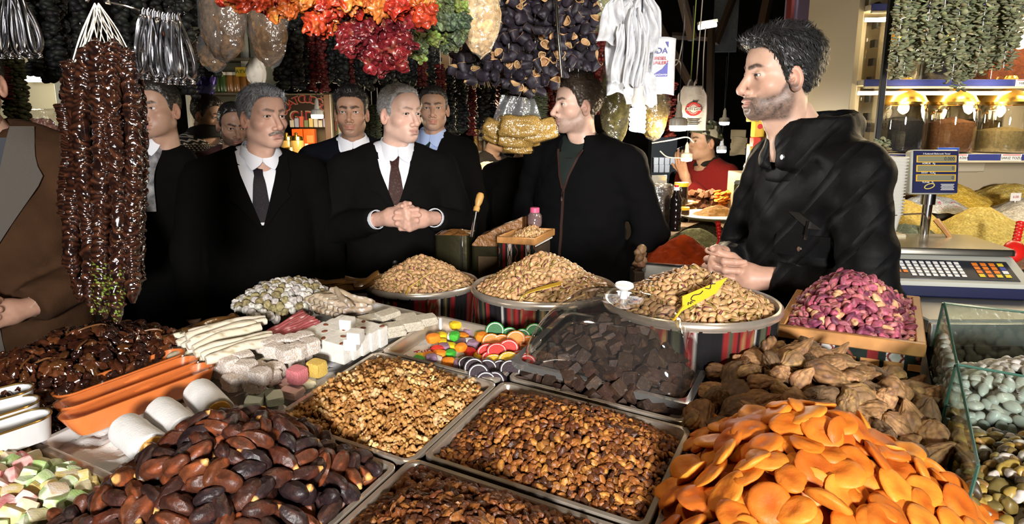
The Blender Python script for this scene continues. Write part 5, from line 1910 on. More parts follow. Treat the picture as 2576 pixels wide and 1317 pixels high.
def suit(coat_mat, shirt_mat, tie_col, hem=.55, vz=1.13, tie=True, collar_pt=.035, lap=.062, buttons=((.012, 1.06),), folds=.004, hc=None, shirt_to=None, vw=.068, tie_dots=None):
 def fn(root, p, S, HM, hb):
  v, q = coat_mesh(p, hem, hc or hb, folds=folds, seed=int(p['k'] * 1000))
  put('coat', (v, q), coat_mat, root, S, angle=None)
  bvh = BVHTree.FromPolygons([Vector(a) for a in v], [list(a) for a in q])
  zs = np.linspace(1.450, vz, 16)
  wv = np.interp(zs, [vz, 1.40, 1.45], [.006, vw * .80, vw * .92])
  put('shirt', strip(bvh, zs, -wv, wv, .006, 9, .006), shirt_mat, root, S)
  yoke(root, p, S, shirt_mat)
  put('shirt_collar', neck_band(.0600, .0760, 1.492, 1.462, (p['nx'][0] * .55, .008 + p['nx'][1] * .55), .002, collar_pt, .0035, ecc=1.14, backrise=.045, n=61), shirt_mat, root, S)
  if tie:
   tm = mat('tie_%d' % abs(hash(tie_col)) if tie_dots is None else tie_dots[0], tie_col, rough=.6, spec=.2, bump=(600, .3, .0006), col2=None if tie_dots is None else tie_dots[1], scale2=0 if tie_dots is None else tie_dots[2], contrast=(.58, .62))
   z2 = np.linspace(1.466, vz + .01, 14)
   tw = np.interp(z2, [vz, 1.39, 1.42, 1.466], [.036, .021, .014, .021])
   tw = np.minimum(tw, np.interp(z2, [vz, 1.40], [.014, .08]))
   put('tie', strip(bvh, z2, -tw, tw, np.interp(z2, [vz, 1.42, 1.44, 1.466], [.007, .014, .017, .017]), 5, .005), tm, root, S)
  for s in (1, -1):
   z3 = np.linspace(1.475, vz - .02, 16)
   inner = np.interp(z3, [vz - .02, vz, 1.40, 1.45, 1.475], [-.004, .004, vw * .78, vw * .98, vw * 1.12])
   outw = np.interp(z3, [vz - .02, vz + .06, 1.345, 1.355, 1.40, 1.475], [.004, .040, lap * 1.2, lap * .85, lap * .9, .030])
   put('lapel', strip(bvh, z3, inner * s, (inner + outw) * s, .013, 6, .007), coat_mat, root, S)
  put('coat_collar', neck_band(.078, .108, 1.478, 1.440, (p['nx'][0] * .4, -.004 + p['nx'][1] * .4), .42, 0, .008, ecc=1.1, backrise=.050), coat_mat, root, S)
  for bx, bz in buttons:
   ht = bvh.ray_cast(Vector((bx, .8, bz)), Vector((0, -1, 0)))
   if ht[0] is not None:
    M = Matrix.Translation(ht[0]) @ Matrix.Rotation(-PI / 2, 4, 'X')
    put('button', xf(lathe([(.0, .004), (.010, .0045), (.0125, .003), (.0125, 0), (0, 0)], 14, False), M), BUTTONM, root, S)
  for s, key in ((1, 'R'), (-1, 'L')) if p['armR'][1][2] > 1 else ():
   el, wr = [np.array(a) for a in p['arm' + key]]
   n = (wr - el) / np.linalg.norm(wr - el)
   M = frame(wr, np.cross(n, [.3, .1, .9]), n)
   put('shirt_cuff', xf(lathe([(.034, -.04), (.036, .012), (.033, .012), (.030, -.04)], 18, False), M), shirt_mat, root, S)
 return fn
def collar_stand(z0, z1, r=.074, t=.008, open_=.5, c=(0, -.002), rise=.03):
 """a stand-up collar added to a jacket: open_ is the half opening in front, in radians"""
 def fn(P, d):
  X, Y = P[:, 0] - c[0], (P[:, 1] - c[1]) / 1.12
  R = np.sqrt(X * X + Y * Y)
  ph = np.abs(np.arctan2(X, Y))
  zt = z1 + rise * (1 - np.cos(ph)) / 2
  rr = r + .012 * (zt - P[:, 2]) / .06
  e = np.abs(R - rr) - t
  e = smax(e, np.abs(P[:, 2] - (z0 + zt) / 2) - (zt - z0) / 2, .006)
  e = smax(e, (open_ - ph) * .07, .006)
  return smin(d, e, .012)
 return fn
def jacket(m, hem, h, inner=None, collar=None, zip_m=None, folds=.005, grow=.022, quilt=None, extra=None, vz=1.30, zip_to=None, name='jacket', cuffs=None):
 def fn(root, p, S, HM, hb):
  v, q = coat_mesh(p, hem, h, grow, folds, 1.0, int(p['k'] * 999), quilt, collar)
  g = G()
  g.add((v, q), M=S)
  part(name, g, m, root, angle=None)
  bvh = BVHTree.FromPolygons([Vector(a) for a in v], [list(a) for a in q])
  if inner is not None:
   yoke(root, p, S, inner)
   zs = np.linspace(1.445, vz, 10)
   w = np.interp(zs, [vz, 1.445], [.004, .045])
   put('shirt', strip(bvh, zs, -w, w, .003, 7, .004), inner, root, S)
  if zip_m is not None:
   zs = np.linspace(vz + .02 if zip_to is None else zip_to, hem + .01, 30)
   put('zipper', strip(bvh, zs, zs * 0 - .005, zs * 0 + .005, .004, 3, .004), zip_m, root, S)
  if extra:
   extra(root, p, S, bvh)
 return fn
# the people of the scene
CHROME = mat('chrome', (.75, .75, .76), rough=.16, metal=1.0)
def pattern_sweater():
 """black knit with cream zigzag bands"""
 m = mat('zigzag_knit', (.012, .012, .013), rough=.95, bump=(500, .3, .002))
 N, L = m.node_tree.nodes, m.node_tree.links
 b = N['Principled BSDF']
 tc = N.new('ShaderNodeTexCoord')
 sx = N.new('ShaderNodeSeparateXYZ')
 L.new(tc.outputs['Object'], sx.inputs[0])
 def mth(op, a, b_=None):
  n = N.new('ShaderNodeMath')
  n.operation = op
  for i, q in enumerate((a, b_)):
   if q is None:
    continue
   if isinstance(q, (int, float)):
    n.inputs[i].default_value = q
   else:
    L.new(q, n.inputs[i])
  return n.outputs[0]
 h = mth('ADD', sx.outputs[0], sx.outputs[1])
 zig = mth('PINGPONG', mth('MULTIPLY', h, 1.0), .017)
 row = mth('PINGPONG', mth('ADD', sx.outputs[2], mth('MULTIPLY', zig, .8)), .012)
 a = mth('GREATER_THAN', row, .0072)
 blk = mth('GREATER_THAN', mth('PINGPONG', sx.outputs[2], .060), .030)
 dots = mth('MULTIPLY', mth('GREATER_THAN', mth('PINGPONG', h, .006), .003), mth('GREATER_THAN', mth('PINGPONG', sx.outputs[2], .006), .003))
 f = mth('MAXIMUM', mth('MULTIPLY', a, blk), mth('MULTIPLY', dots, mth('SUBTRACT', 1.0, blk)))
 mx = N.new('ShaderNodeMix')
 mx.data_type = 'RGBA'
 L.new(f, mx.inputs[0])
 mx.inputs[6].default_value = (.012, .012, .013, 1)
 mx.inputs[7].default_value = (.55, .48, .40, 1)
 L.new(mx.outputs[2], b.inputs['Base Color'])
 return m
# -- grey-haired man in the middle
cl, ends = clasp((-.03, .325, 1.245))
cwr = [(ends[0], (.08, .205, 1.235)), (ends[1], (-.14, .205, 1.235))]
person('grey-haired man in black overcoat and patterned brown tie, hands folded before him', 1006, 285, 2.62, 47,
  dict(skin=(.62, .40, .315), hair=(.17, .16, .155), hair2=(.40, .39, .39), top=.010, side=.005, w=.98, jaw=.98, nose=.95, stubble=.04, brow=.65, temple=.016,
   browcol=(.20, .13, .10), strands=6000, len=.012, lift=.16, recede=-.018, iris=(.05, .04, .03), hh=.0033, smile=.002, greytop=.3, lip=(.40, .19, .16)),
  suit(CHARCOAL, WHITE_SHIRT, (.040, .016, .013), hem=.55, vz=1.27, vw=.066, hc=.010, tie_dots=('paisley_tie', (.085, .045, .035), 170), buttons=((.012, 1.06),)),
  body_yaw=12, pitch=-1, gaze=(-14, -2), h=.0026, hb=.011, hs=.97, bx=-.03,
  pose=dict(armR=((.262, .0, 1.17), (.080, .205, 1.235)), armL=((-.262, .0, 1.17), (-.14, .205, 1.235))),
  hands=(cl, cwr), seed=1)
# -- moustached man
person('grey-haired man with trimmed moustache in long black coat and dark spotted tie', 662, 293, 2.42, 50,
  dict(skin=(.56, .335, .25), hair=(.085, .085, .09), hair2=(.30, .305, .32), top=.013, side=.009, w=.98, jaw=1.0, nose=1.08, stubble=.06, nosez=-.002, brow=.75,
   browcol=(.11, .085, .07), strands=6500, len=.026, lift=.03, mess=.12, comb=(.5, .5, -.1), iris=(.05, .045, .03), moustache=(.17, .14, .12), hh=.0033, quiff=.007, lip=(.37, .17, .14), temple=.016),
  suit(BLACK_WOOL, WHITE_SHIRT, (.010, .008, .013), hem=.5, vz=1.24, vw=.070, hc=.010, tie_dots=('spotted_tie', (.035, .018, .014), 320), buttons=((.02, 1.03), (-.02, .86))),
  body_yaw=24, pitch=1, gaze=(-8, 0), h=.0026, hb=.011, hs=.97, bx=-.035, lean=.03, seed=2)
# -- two guards behind
person('young dark-haired man in black suit and white shirt standing between the two grey-haired men', 884, 283, 3.12, 6,
  dict(skin=SK_C if False else (.36, .205, .135), hair=(.010, .009, .009), hair2=(.03, .028, .027), top=.022, side=.006, w=.95, jaw=.93, nose=.95, stubble=.22, brow=1.1,
   strands=3500, len=.022, lift=.3, comb=(.1, -.7, .5), iris=(.03, .018, .01), quiff=.012, temple=.010),
  suit(NAVY_WOOL, WHITE_SHIRT, (.006, .006, .007), hem=.75, vz=1.12, vw=.060, hc=.013, buttons=((.012, 1.04),)),
  body_yaw=12, pitch=2, h=.0033, hs=.98, seed=3)
person('dark-haired man in black coat, blue shirt and dark green tie looking at the camera', 1090, 272, 3.42, 4,
  dict(skin=(.40, .24, .165), hair=(.018, .017, .017), hair2=(.05, .048, .046), top=.009, side=.005, w=.98, jaw=.97, nose=.98, stubble=.12, brow=.9,
   strands=3000, len=.012, lift=.2, iris=(.03, .02, .012)),
  suit(BLACK_WOOL, BLUE_SHIRT, (.010, .020, .014), hem=.5, vz=1.15, vw=.064, hc=.013),
  body_yaw=-4, pitch=1, h=.0033, hs=.98, seed=4, bx=-.03, pose=dict(shoulder=.9, armR=((.225, -.02, 1.14), (.22, .05, .90)), armL=((-.225, -.02, 1.14), (-.22, .05, .90))))
# -- man behind the hanging walnut strings
def scarfed(root, p, S, HM, hb):
 suit(BLACK_WOOL, WHITE_SHIRT, (.016, .018, .035), hem=.5, vz=1.14, vw=.066, hc=.013, tie_dots=('striped_tie', (.12, .13, .17), 60))(root, p, S, HM, hb)
 sm = mat('grey_plaid_scarf', (.10, .10, .11), rough=.95, col2=(.36, .36, .37), scale2=28, bump=(300, .3, .002))
 pts = smooth_path([(-.02, -.10, 1.53), (-.085, -.02, 1.51), (-.088, .07, 1.45), (-.078, .135, 1.36), (-.075, .150, 1.22)], 24)
 put('scarf', tube(pts, np.interp(np.linspace(0, 1, 24), [0, .4, 1], [.022, .03, .042]), 12, True, .45), sm, root, S)
person('man in dark coat with striped tie and grey scarf, half behind the hanging walnut strings', 396, 272, 2.78, -6,
  dict(skin=(.40, .24, .17), hair=(.016, .013, .011), hair2=(.04, .034, .03), top=.010, side=.006, w=1.03, jaw=1.1, fat=1.25, nose=1.0, stubble=.12, brow=.9,
   strands=3000, len=.014, lift=.1, iris=(.04, .04, .035)), scarfed, body_yaw=-2, pitch=0, gaze=(-22, 0), h=.0033, hs=1.02, seed=5, bx=-.11, pose=dict(shoulder=.78, armR=((.19, -.02, 1.14), (.18, .05, .90)), armL=((-.19, -.02, 1.14), (-.18, .05, .90))))
# -- the bearded man behind the moustached man's shoulder
person('dark bearded man looking down, half hidden behind the moustached man', 588, 312, 3.45, 32,
  dict(skin=(.38, .22, .15), hair=(.012, .011, .010), hair2=(.03, .028, .026), top=.007, side=.006, w=1.0, jaw=1.0, stubble=.8, brow=1.1, recede=-.02, temple=.03,
   strands=2500, len=.012, lift=.1), jacket(mat('dark_red_knit', (.05, .012, .011), rough=.95, bump=(160, .5, .003)), .8, .016, name='sweater'),
  body_yaw=20, pitch=-16, h=.0040, hs=.98, seed=6)
# -- fair isle sweater man
ksw = pattern_sweater()
SCARF_K = mat('black_knit', (.012, .011, .011), rough=.95, bump=(160, .6, .004))
def knit_scarf(root, p, S, HM, hb):
 jacket(ksw, .8, .013, folds=.006, grow=.03, name='sweater')(root, p, S, HM, hb)
 put('scarf', tube([(.085 * math.cos(a), .095 * math.sin(a) + .005, 1.505 + .018 * math.cos(a - 1.9)) for a in np.linspace(0, 2 * PI, 26)], .034, 10, False, 1.3), SCARF_K, root, S)
person('bearded man in black and cream zigzag knit sweater and black scarf, smiling in profile', 522, 288, 4.35, 74,
  dict(skin=(.48, .29, .20), hair=(.020, .015, .012), hair2=(.05, .04, .032), top=.016, side=.008, stubble=.75, smile=.004, strands=3000, len=.018, lift=.2, jaw=.97, brow=1.0),
  knit_scarf, body_yaw=48, pitch=-12, h=.0040, hs=1.05, seed=7)
# -- young seller with the zip jacket
def zip_extra(root, p, S, bvh):
 zs = np.linspace(1.30, 1.265, 5)
 put('zip_pull', strip(bvh, zs, zs * 0 - .004, zs * 0 + .004, .010, 3, .003), CHROME, root, S)
 for s in (-1, 1):
  zs = np.linspace(1.455, 1.31, 14)
  a = np.interp(zs, [1.31, 1.455], [.004, .050]) * s
  put('zip_tape', strip(bvh, zs, a - .004, a + .004, .007, 3, .004), ZIPM, root, S)
ZIPM = mat('dark_zip_tape', (.035, .014, .010), rough=.6)
person('young man with short brown hair in black zip-up jacket looking left, hands in pockets', 1452, 264, 2.66, -70,
  dict(skin=(.60, .39, .30), hair=(.030, .021, .016), hair2=(.075, .052, .038), top=.016, side=.007, w=.98, jaw=.95, nose=1.0, stubble=.5, brow=.85, smile=.004,
   strands=5000, len=.016, lift=.28, comb=(.1, .3, .5), hh=.003, iris=(.035, .02, .012), temple=.008, lip=(.42, .19, .15)),
  jacket(mat('black_fleece', (.0042, .004, .0043), rough=.95, spec=.08, bump=(500, .3, .0015)), .86, .0105, inner=mat('green_tshirt', (.008, .014, .011), rough=.9),
    collar=collar_stand(1.44, 1.500, .078, .008, .62), zip_m=ZIPM, extra=zip_extra, vz=1.31, folds=.006),
  body_yaw=-34, pitch=2, gaze=(-4, 0), h=.0026, hb=.011, hs=.97,
  pose=dict(armR=((.275, -.03, 1.14), (.19, .10, .93)), armL=((-.285, -.04, 1.14), (-.19, .11, .93))), seed=8)
# -- tall seller on the right
def quilt(P):
 a = np.abs(((P[:, 2] + .35 * np.abs(P[:, 0]) + .1 * P[:, 1]) / .075) % 1 - .5)
 return np.where(np.abs(P[:, 0]) < .5, .0028 * sstep(.40, .5, a), 0).astype(F4)
def puffer_extra(root, p, S, bvh):
 yoke(root, p, S, PUFFER, .10, .020)
 # chest pocket zip on his left breast, collar tab, hem seam
 zs = np.linspace(1.305, 1.270, 6)
 put('pocket_zip', strip(bvh, zs, np.linspace(-.085, -.13, 6) - .012, np.linspace(-.085, -.13, 6) + .012, .006, 3, .004), BUTTONM, root, S)
 zs = np.linspace(1.288, 1.245, 6)
 put('zip_pull', strip(bvh, zs, zs * 0 - .123, zs * 0 - .118, .012, 3, .003), CHROME, root, S)
 zs = np.linspace(1.255, 1.205, 5)
 put('pocket_flap', strip(bvh, zs, zs * 0 - .165, zs * 0 - .055, .007, 6, .005), PUFFER, root, S)
 for z_, x_ in ((1.222, -.112), (1.43, -.055)):
  ht = bvh.ray_cast(Vector((x_, .8, z_)), Vector((0, -1, 0)))
  if ht[0] is not None:
   put('snap', xf(lathe([(0, .003), (.006, .003), (.007, 0), (0, 0)], 12, False), Matrix.Translation(ht[0] + Vector((0, .012, 0))) @ Matrix.Rotation(-PI / 2, 4, 'X')), CHROME, root, S)
PUFFER = mat('black_nylon', (.0032, .0032, .0036), rough=.62, spec=.14, bump=(45, .25, .005))
_n = PUFFER.node_tree
_w = _n.nodes.new('ShaderNodeTexWave')
_w.bands_direction = 'DIAGONAL'
_w.inputs['Scale'].default_value = 5.0
_w.inputs['Distortion'].default_value = 1.5
_w.inputs['Detail'].default_value = 1.0
_n.links.new([q for q in _n.nodes if q.type == 'TEX_COORD'][0].outputs['Object'], _w.inputs['Vector'])
_r = _n.nodes.new('ShaderNodeValToRGB')
_r.color_ramp.elements[0].position = .0
_r.color_ramp.elements[1].position = .16
_n.links.new(_w.outputs['Fac'], _r.inputs['Fac'])
_b = _n.nodes.new('ShaderNodeBump')
_b.inputs['Strength'].default_value = .5
_b.inputs['Distance'].default_value = .006
_n.links.new(_r.outputs['Color'], _b.inputs['Height'])
_b0 = [q for q in _n.nodes if q.type == 'BUMP' and q != _b][0]
_n.links.new(_b0.outputs['Normal'], _b.inputs['Normal'])
_n.links.new(_b.outputs['Normal'], _n.nodes['Principled BSDF'].inputs['Normal'])
cl2, ends2 = clasp((-.02, .275, 1.155), curl=((55, 50, 20), (58, 50, 20), (60, 52, 20), (62, 52, 20)))
person('tall young man with black hair and short beard in quilted black jacket, in profile', 1962, 190, 1.72, -82,
  dict(skin=(.49, .31, .23), hair=(.010, .010, .010), hair2=(.034, .034, .035), top=.026, side=.009, w=.97, jaw=.95, nose=.98, nosez=-.001, stubble=.85, brow=1.0,
   strands=8000, len=.026, lift=.30, comb=(.1, -.5, .6), hh=.0034, quiff=.016, iris=(.045, .032, .022), temple=.006, lip=(.42, .20, .16)),
  jacket(PUFFER, .80, .0105, collar=collar_stand(1.40, 1.515, .082, .011, .10, rise=.022), folds=.007, grow=.014, quilt=quilt, extra=puffer_extra, vz=1.40),
  body_yaw=-76, pitch=0, gaze=(0, -4), h=.0026, hb=.011, hs=.98, bx=.055,
  pose=dict(armR=((.265, .02, 1.13), (.085, .165, 1.155)), armL=((-.265, .02, 1.13), (-.105, .155, 1.155)), armr=1.0, shoulder=.86, belly=.82),
  hands=(cl2, [(ends2[0], (.09, .16, 1.155)), (ends2[1], (-.11, .15, 1.155))]), seed=9)
# -- man in the brown coat, head out of the picture
def brown_extra(root, p, S, bvh):
 sw = mat('blue_grey_sweater', (.045, .05, .062), rough=.95, bump=(200, .5, .002))
 zs = np.linspace(1.47, 1.18, 12)
 w = np.interp(zs, [1.18, 1.47], [.01, .085])
 put('sweater', strip(bvh, zs, -w, w, .003, 7, .004), sw, root, S)
 fl = mat('grey_suede_lining', (.085, .075, .064), rough=.95, bump=(220, .5, .003))
 for s in (1, -1):
  zs = np.linspace(1.50, 1.15, 14)
  inner = np.interp(zs, [1.15, 1.47, 1.50], [.0, .075, .08])
  w = np.interp(zs, [1.15, 1.36, 1.40, 1.50], [.01, .10, .075, .05])
  put('lapel', strip(bvh, zs, inner * s, (inner + w) * s, .010, 6, .008), fl, root, S)
 zs = np.linspace(1.15, .62, 20)
 put('front_placket', strip(bvh, zs, zs * 0 - .012, zs * 0 + .03, .006, 4, .006), fl, root, S)
 for bz in (1.10, .95):
  ht = bvh.ray_cast(Vector((.055, .8, bz)), Vector((0, -1, 0)))
  if ht[0] is not None:
   put('button', xf(lathe([(0, .006), (.013, .006), (.016, .003), (.016, 0), (0, 0)], 16, False), Matrix.Translation(ht[0]) @ Matrix.Rotation(-PI / 2, 4, 'X')), BUTTONM, root, S)
cl3, ends3 = clasp((0, .30, 1.02))
person('man in brown suede coat with grey lapels at the left edge, head out of view', -75, 205, 1.95, 20,
  dict(skin=(.42, .26, .19), hair=(.03, .025, .02), strands=1500), jacket(mat('brown_suede', (.048, .023, .011), rough=.93, spec=.15, bump=(140, .4, .003), var=(9, .25)), .55, .013, folds=.007, grow=.030, extra=brown_extra, name='coat'),
  h=.0045, hb=.010, body_yaw=24, pose=dict(armR=((.29, .02, 1.10), (.085, .205, 1.02)), armL=((-.29, .02, 1.10), (-.10, .20, 1.02)), trouser=mat('tan_trousers', (.09, .05, .03), rough=.9)),
  hands=(cl3, [(ends3[0], (.09, .20, 1.02)), (ends3[1], (-.105, .195, 1.02))]), seed=10)
# -- youth in the red sweater with the camouflage cap
def red_outfit(root, p, S, HM, hb):
 rm = mat('red_knit', (.20, .008, .008), rough=.95, bump=(70, .8, .006), stretch=(1, 1, .25))
 jacket(rm, .8, .013, folds=.005, name='sweater', collar=None)(root, p, S, HM, hb)
 put('collar', neck_band(.064, .078, 1.50, 1.465, (0, .0), .05, .01, .008, backrise=.03), SCARF_K, root, S)
 def f(P):
  d, Q = head_base(P, dict(w=1.0))
  z0 = .035 - .32 * (P[:, 1] - .09) * (P[:, 1] < .09) * -1
  return smax(d - .013 - .016 * sstep(.08, .13, P[:, 2]) * (P[:, 1] < 0), (.030 + .20 * (P[:, 1] + .02)) - P[:, 2], .006) + .0015 * noise(P, 90, 3)
 v, q = snet(f, (-.115, -.14, -.09), (.115, .13, .17), .004)
 g = G()
 a = noise(v, 42, 5)
 b = noise(v + 3, 52, 6)
 c = np.where((a > .18)[:, None], (.42, .42, .36), np.where((b > .12)[:, None], (.012, .013, .010), np.where((a < -.25)[:, None], (.10, .115, .07), (.06, .068, .04))))
 g.add((v, q), c)
 g.v = [tf(x, HM) for x in g.v]
 part('knit_cap', g, mat('camouflage_knit', attr=True, rough=.95, bump=(300, .4, .002)), root, angle=None)
rh = hand_prims(frame((-.055, .265, 1.40), (.12, .35, .92), (-.25, .93, -.3)), ((18, 22, 15), (14, 20, 12), (16, 22, 12), (22, 25, 15)), 4, (40, 10, 5), 1)
person('young person in dark red sweater and camouflage knit cap holding one hand up', 1772, 356, 4.15, -72,
  dict(skin=(.50, .315, .225), hair=(.02, .016, .013), strands=0, stubble=.0, w=.96, jaw=.9, nose=.9, lip=(.42, .17, .14)),
  red_outfit, body_yaw=-58, pitch=4, h=.0040, hs=1.0, hb=.012,
  pose=dict(armR=((.27, .0, 1.14), (.24, .12, .93)), armL=((-.27, .07, 1.13), (-.075, .245, 1.345)), shoulder=.95),
  hands=([rh], [((-.055, .265, 1.40), (-.08, .25, 1.33))]), seed=11)
# -- figures farther off
person('person in black overcoat seen behind the hanging noodle bag', 1322, 352, 3.75, 168,
  dict(skin=(.4, .25, .18), hair=(.012, .011, .010), strands=1500), jacket(BLACK_WOOL, .5, .015, folds=.004, grow=.035, name='coat'), h=.006, body_yaw=150, seed=12)
person('person in dark brown jacket browsing at the far sweet stall', 1246, 345, 5.2, 70,
  dict(skin=(.4, .25, .18), hair=(.02, .015, .012), strands=1200), jacket(mat('dark_brown_jacket', (.022, .017, .014), rough=.9), .8, .016, name='jacket'), h=.006, body_yaw=60, seed=13,
  pose=dict(armR=((.27, .06, 1.13), (.16, .28, 1.08)), armL=((-.25, -.02, 1.14), (-.255, .05, .90))))
person('dark-haired person in black seen small behind the red sweater', 1722, 400, 6.4, -60,
  dict(skin=(.4, .25, .18), hair=(.012, .011, .010), strands=1200), jacket(BLACK_WOOL, .8, .016, name='jacket'), h=.006, seed=14)
# ================================================================== the spice shop on the right
BLUE = mat('blue_shelf_strip', (.035, .045, .19), rough=.35)
CREAM = mat('cream_metal', (.50, .43, .30), rough=.4)
GOLD = mat('gold_lid', (.80, .50, .12), rough=.22, metal=1.0)
JARG = film('jar_glass', (.97, .97, .95), .07, .02, (12, .15, .004), .6)
LEDM = glow('led_strip', (1.0, .80, .48), 14.0)
WOODP = mat('red_brown_laminate', (.20, .075, .045), rough=.45, var=(40, .2), stretch=(1, 1, .08))
ALU = mat('aluminium', (.62, .62, .63), rough=.35, metal=.9)
FW = {}
def upright(name, label, cat, x0, x1, zc, m, depth=.06, top=3.6, bottom=0.0):
 a, b = at(x0, 200, zc), at(x1, 200, zc)
 o = solo(name, box(abs(b[0] - a[0]), depth, top - bottom, .003, ((a[0] + b[0]) / 2, a[1] + depth / 2, (top + bottom) / 2)), m, label, cat)
 return o
upright('laminate_pillar', 'reddish brown laminate pillar behind the tall man', 'pillar', 2062, 2116, 2.35, WOODP, .10)
upright('metal_strip', 'thin pale metal strip left of the brown pillar', 'strip', 2049, 2061, 2.35, ALU, .04)
upright('lilac_pillar', 'lilac painted pillar behind the tall man\'s head', 'pillar', 1990, 2048, 2.6, mat('lilac_paint', (.20, .16, .26), rough=.6), .12)
upright('dark_red_post', 'narrow dark red post left of the lilac pillar', 'post', 1976, 1990, 2.62, mat('dark_red_paint', (.12, .012, .012), rough=.5), .05)
upright('cream_channel', 'cream metal door channel beside the brown pillar', 'post', 2118, 2150, 2.25, CREAM, .05)
upright('cream_channel', 'narrower cream metal channel beside the glass', 'post', 2152, 2168, 2.2, CREAM, .08)
# the glass end wall of the shop, going back from its black front edge
e0, e1 = at(2222, 200, 1.86), at(2170, 200, 2.35)
gw = thing('glass_end_wall', 'glass end wall with black edge and printed tags right of the pillar', 'glass wall', (e0[0], e0[1], 0))
d = e1 - e0
d[2] = 0
part('pane', [(np.array([[0, 0, 1.36], [d[0], d[1], 1.36], [d[0], d[1], 2.9], [0, 0, 2.9], [.004, 0, 1.36], [d[0] + .004, d[1], 1.36], [d[0] + .004, d[1], 2.9], [.004, 0, 2.9]]), [[0, 1, 2, 3], [7, 6, 5, 4], [0, 4, 5, 1], [3, 2, 6, 7], [0, 3, 7, 4], [1, 5, 6, 2]])], film('window_glass', (.95, .95, .92), .12, .02), gw, smooth=False)
part('black_edge', box(.016, .012, 1.6, .002, (0, 0, 2.1)), mat('black_rubber', (.008, .008, .008), rough=.5), gw)
for k in range(8):
 f_ = .55
 part('dark_tag', box(.004, .030, .022, 0, (d[0] * f_ - .004, d[1] * f_, 1.62 + .055 * k)), INKM, gw)
tv, tfc = text_mesh('KARABİBER', .040, .0005)
ang_ = math.atan2(d[1], d[0])
part('lettering', xf((tv, tfc), Matrix.Translation((d[0] * .45 - .006, d[1] * .45, 1.585)) @ Matrix.Rotation(ang_ + PI, 4, 'Z') @ Matrix.Rotation(PI / 2, 4, 'X')), INKM, gw)
# shelf rack
X0, X1 = at(2205, 390, 2.1)[0] - .06, 2.05
YS = at(2400, 390, 2.1)[1]
rack = thing('shelf_rack', 'cream shelf rack with blue edge strips and warm light strips', 'shelf', (X0, YS, 0))
W_ = X1 - X0
part('back_panel', box(W_, .02, 2.4, 0, (W_ / 2, .38, 1.9)), mat('beige_panel', (.42, .34, .22), rough=.7), rack)
part('side_panel', box(.02, .36, 1.6, .002, (-.01, .22, 2.1)), CREAM, rack)
def tagcard(parent, x, z, txt, w=.062):
 c = part('price_tag', box(w, .002, .020, 0, (x, -.008, z)), PAPER, parent)
 tv_, tf_ = text_mesh(txt, .011, .0002)
 part('lettering', xf((tv_, tf_), Matrix.Translation((x, -.0095, z - .002)) @ Matrix.Rotation(PI / 2, 4, 'X')), INKM, c)
 part('red_line', box(w * .9, .0006, .0022, 0, (x, -.0093, z + .0075)), REDINK, c)
ZS = [at(2400, 397, 2.1)[2], at(2400, 212, 2.1)[2], at(2400, 32, 2.1)[2]]
for k, z in enumerate(ZS):
 part('shelf_board', box(W_, .34, .016, .001, (W_ / 2, .19, z + .004)), CREAM, rack)
 part('edge_strip', box(W_, .008, .020, .001, (W_ / 2, .0, z + .002)), BLUE, rack)
 part('lower_lip', box(W_, .012, .006, .001, (W_ / 2, .0, z - .011)), CREAM, rack)
 if k:
  part('light_strip', box(W_ - .02, .010, .011, 0, (W_ / 2, .05, z - .026)), LEDM, rack)
  for q in range(4):
   p = point_light('shelf_light', (X0 + .12 + .25 * q, YS - .02, z - .045), 2.2, (1.0, .80, .50), .05)
tagcard(rack, at(2405, 393, 2.1)[0] - X0, ZS[0] + .002, 'KIRMIZI BİBER')
tagcard(rack, at(2540, 396, 2.1)[0] - X0, ZS[0] + .002, 'SAKIZ TOZU')
tagcard(rack, at(2550, 207, 2.1)[0] - X0, ZS[1] + .002, 'HARDAL')
part('oval_sign', box(.066, .002, .020, .001, (at(2378, 377, 2.1)[0] - X0, -.012, ZS[0] + .022)), mat('blue_sign', (.03, .08, .36), rough=.4), rack)
def spice_jar(label, px_, zc, R, z0, H, col, fill, group='gold-lidded spice jars'):
 c = at(px_, 300, zc)
 root = thing('spice_jar', label, 'jar', (c[0], c[1], z0), group)
 part('glass', lathe([(R * .3, .0), (R * .93, .002), (R, .02), (R, H * .8), (R * .97, H * .9), (R * .90, H), (R * .885, H), (R * .955, H * .9), (R * .985, H * .8), (R * .985, .02), (R * .9, .005)], 40, False), JARG, root)
 n = 28
 def top(a, b):
  r = R * .95 * b
  return np.stack([np.cos(a * 2 * PI) * r, np.sin(a * 2 * PI) * r, H * fill + .02 * H * noise(np.stack([np.cos(a * 2 * PI) * b * 3, np.sin(a * 2 * PI) * b * 3, b * 0], 1), 1, int(px_)) + .10 * H * (1 - b)], 1)
 g = G()
 cc = np.array(col)
 v, f = gridsurf(n + 1, 8, top)
 g.add((v, f), cc)
 v, f = lathe([(R * .95, .006), (R * .955, .02), (R * .955, H * fill)], 36, False)
 g.add((v, f), cc)
 part('spice', g, mat('spice_' + str(int(px_)), tuple(col), rough=.95, bump=(300, .8, .004), var=(120, .25)), root)
 part('lid', lathe([(R * .86, H - .004), (R * .98, H - .002), (R * 1.0, H + .006), (R * .93, H + .012), (R * .82, H + .024), (R * .55, H + .038), (R * .28, H + .044), (R * .18, H + .052), (R * .17, H + .060), (R * .25, H + .070), (R * .27, H + .078), (R * .2, H + .086), (.0001, H + .088)], 40, False), GOLD, root)
 return root
zj = ZS[0] + .013
zt = at(2395, 262, 2.16)[2]
Hj = zt - zj
spice_jar('gold-lidded glass jar of black seeds on the shelf beside the tall man', 2268, 2.16, .072, zj, Hj, (.010, .009, .010), .66)
spice_jar('gold-lidded glass jar of brown powder between two other jars', 2393, 2.16, .072, zj, Hj, (.16, .065, .020), .62)
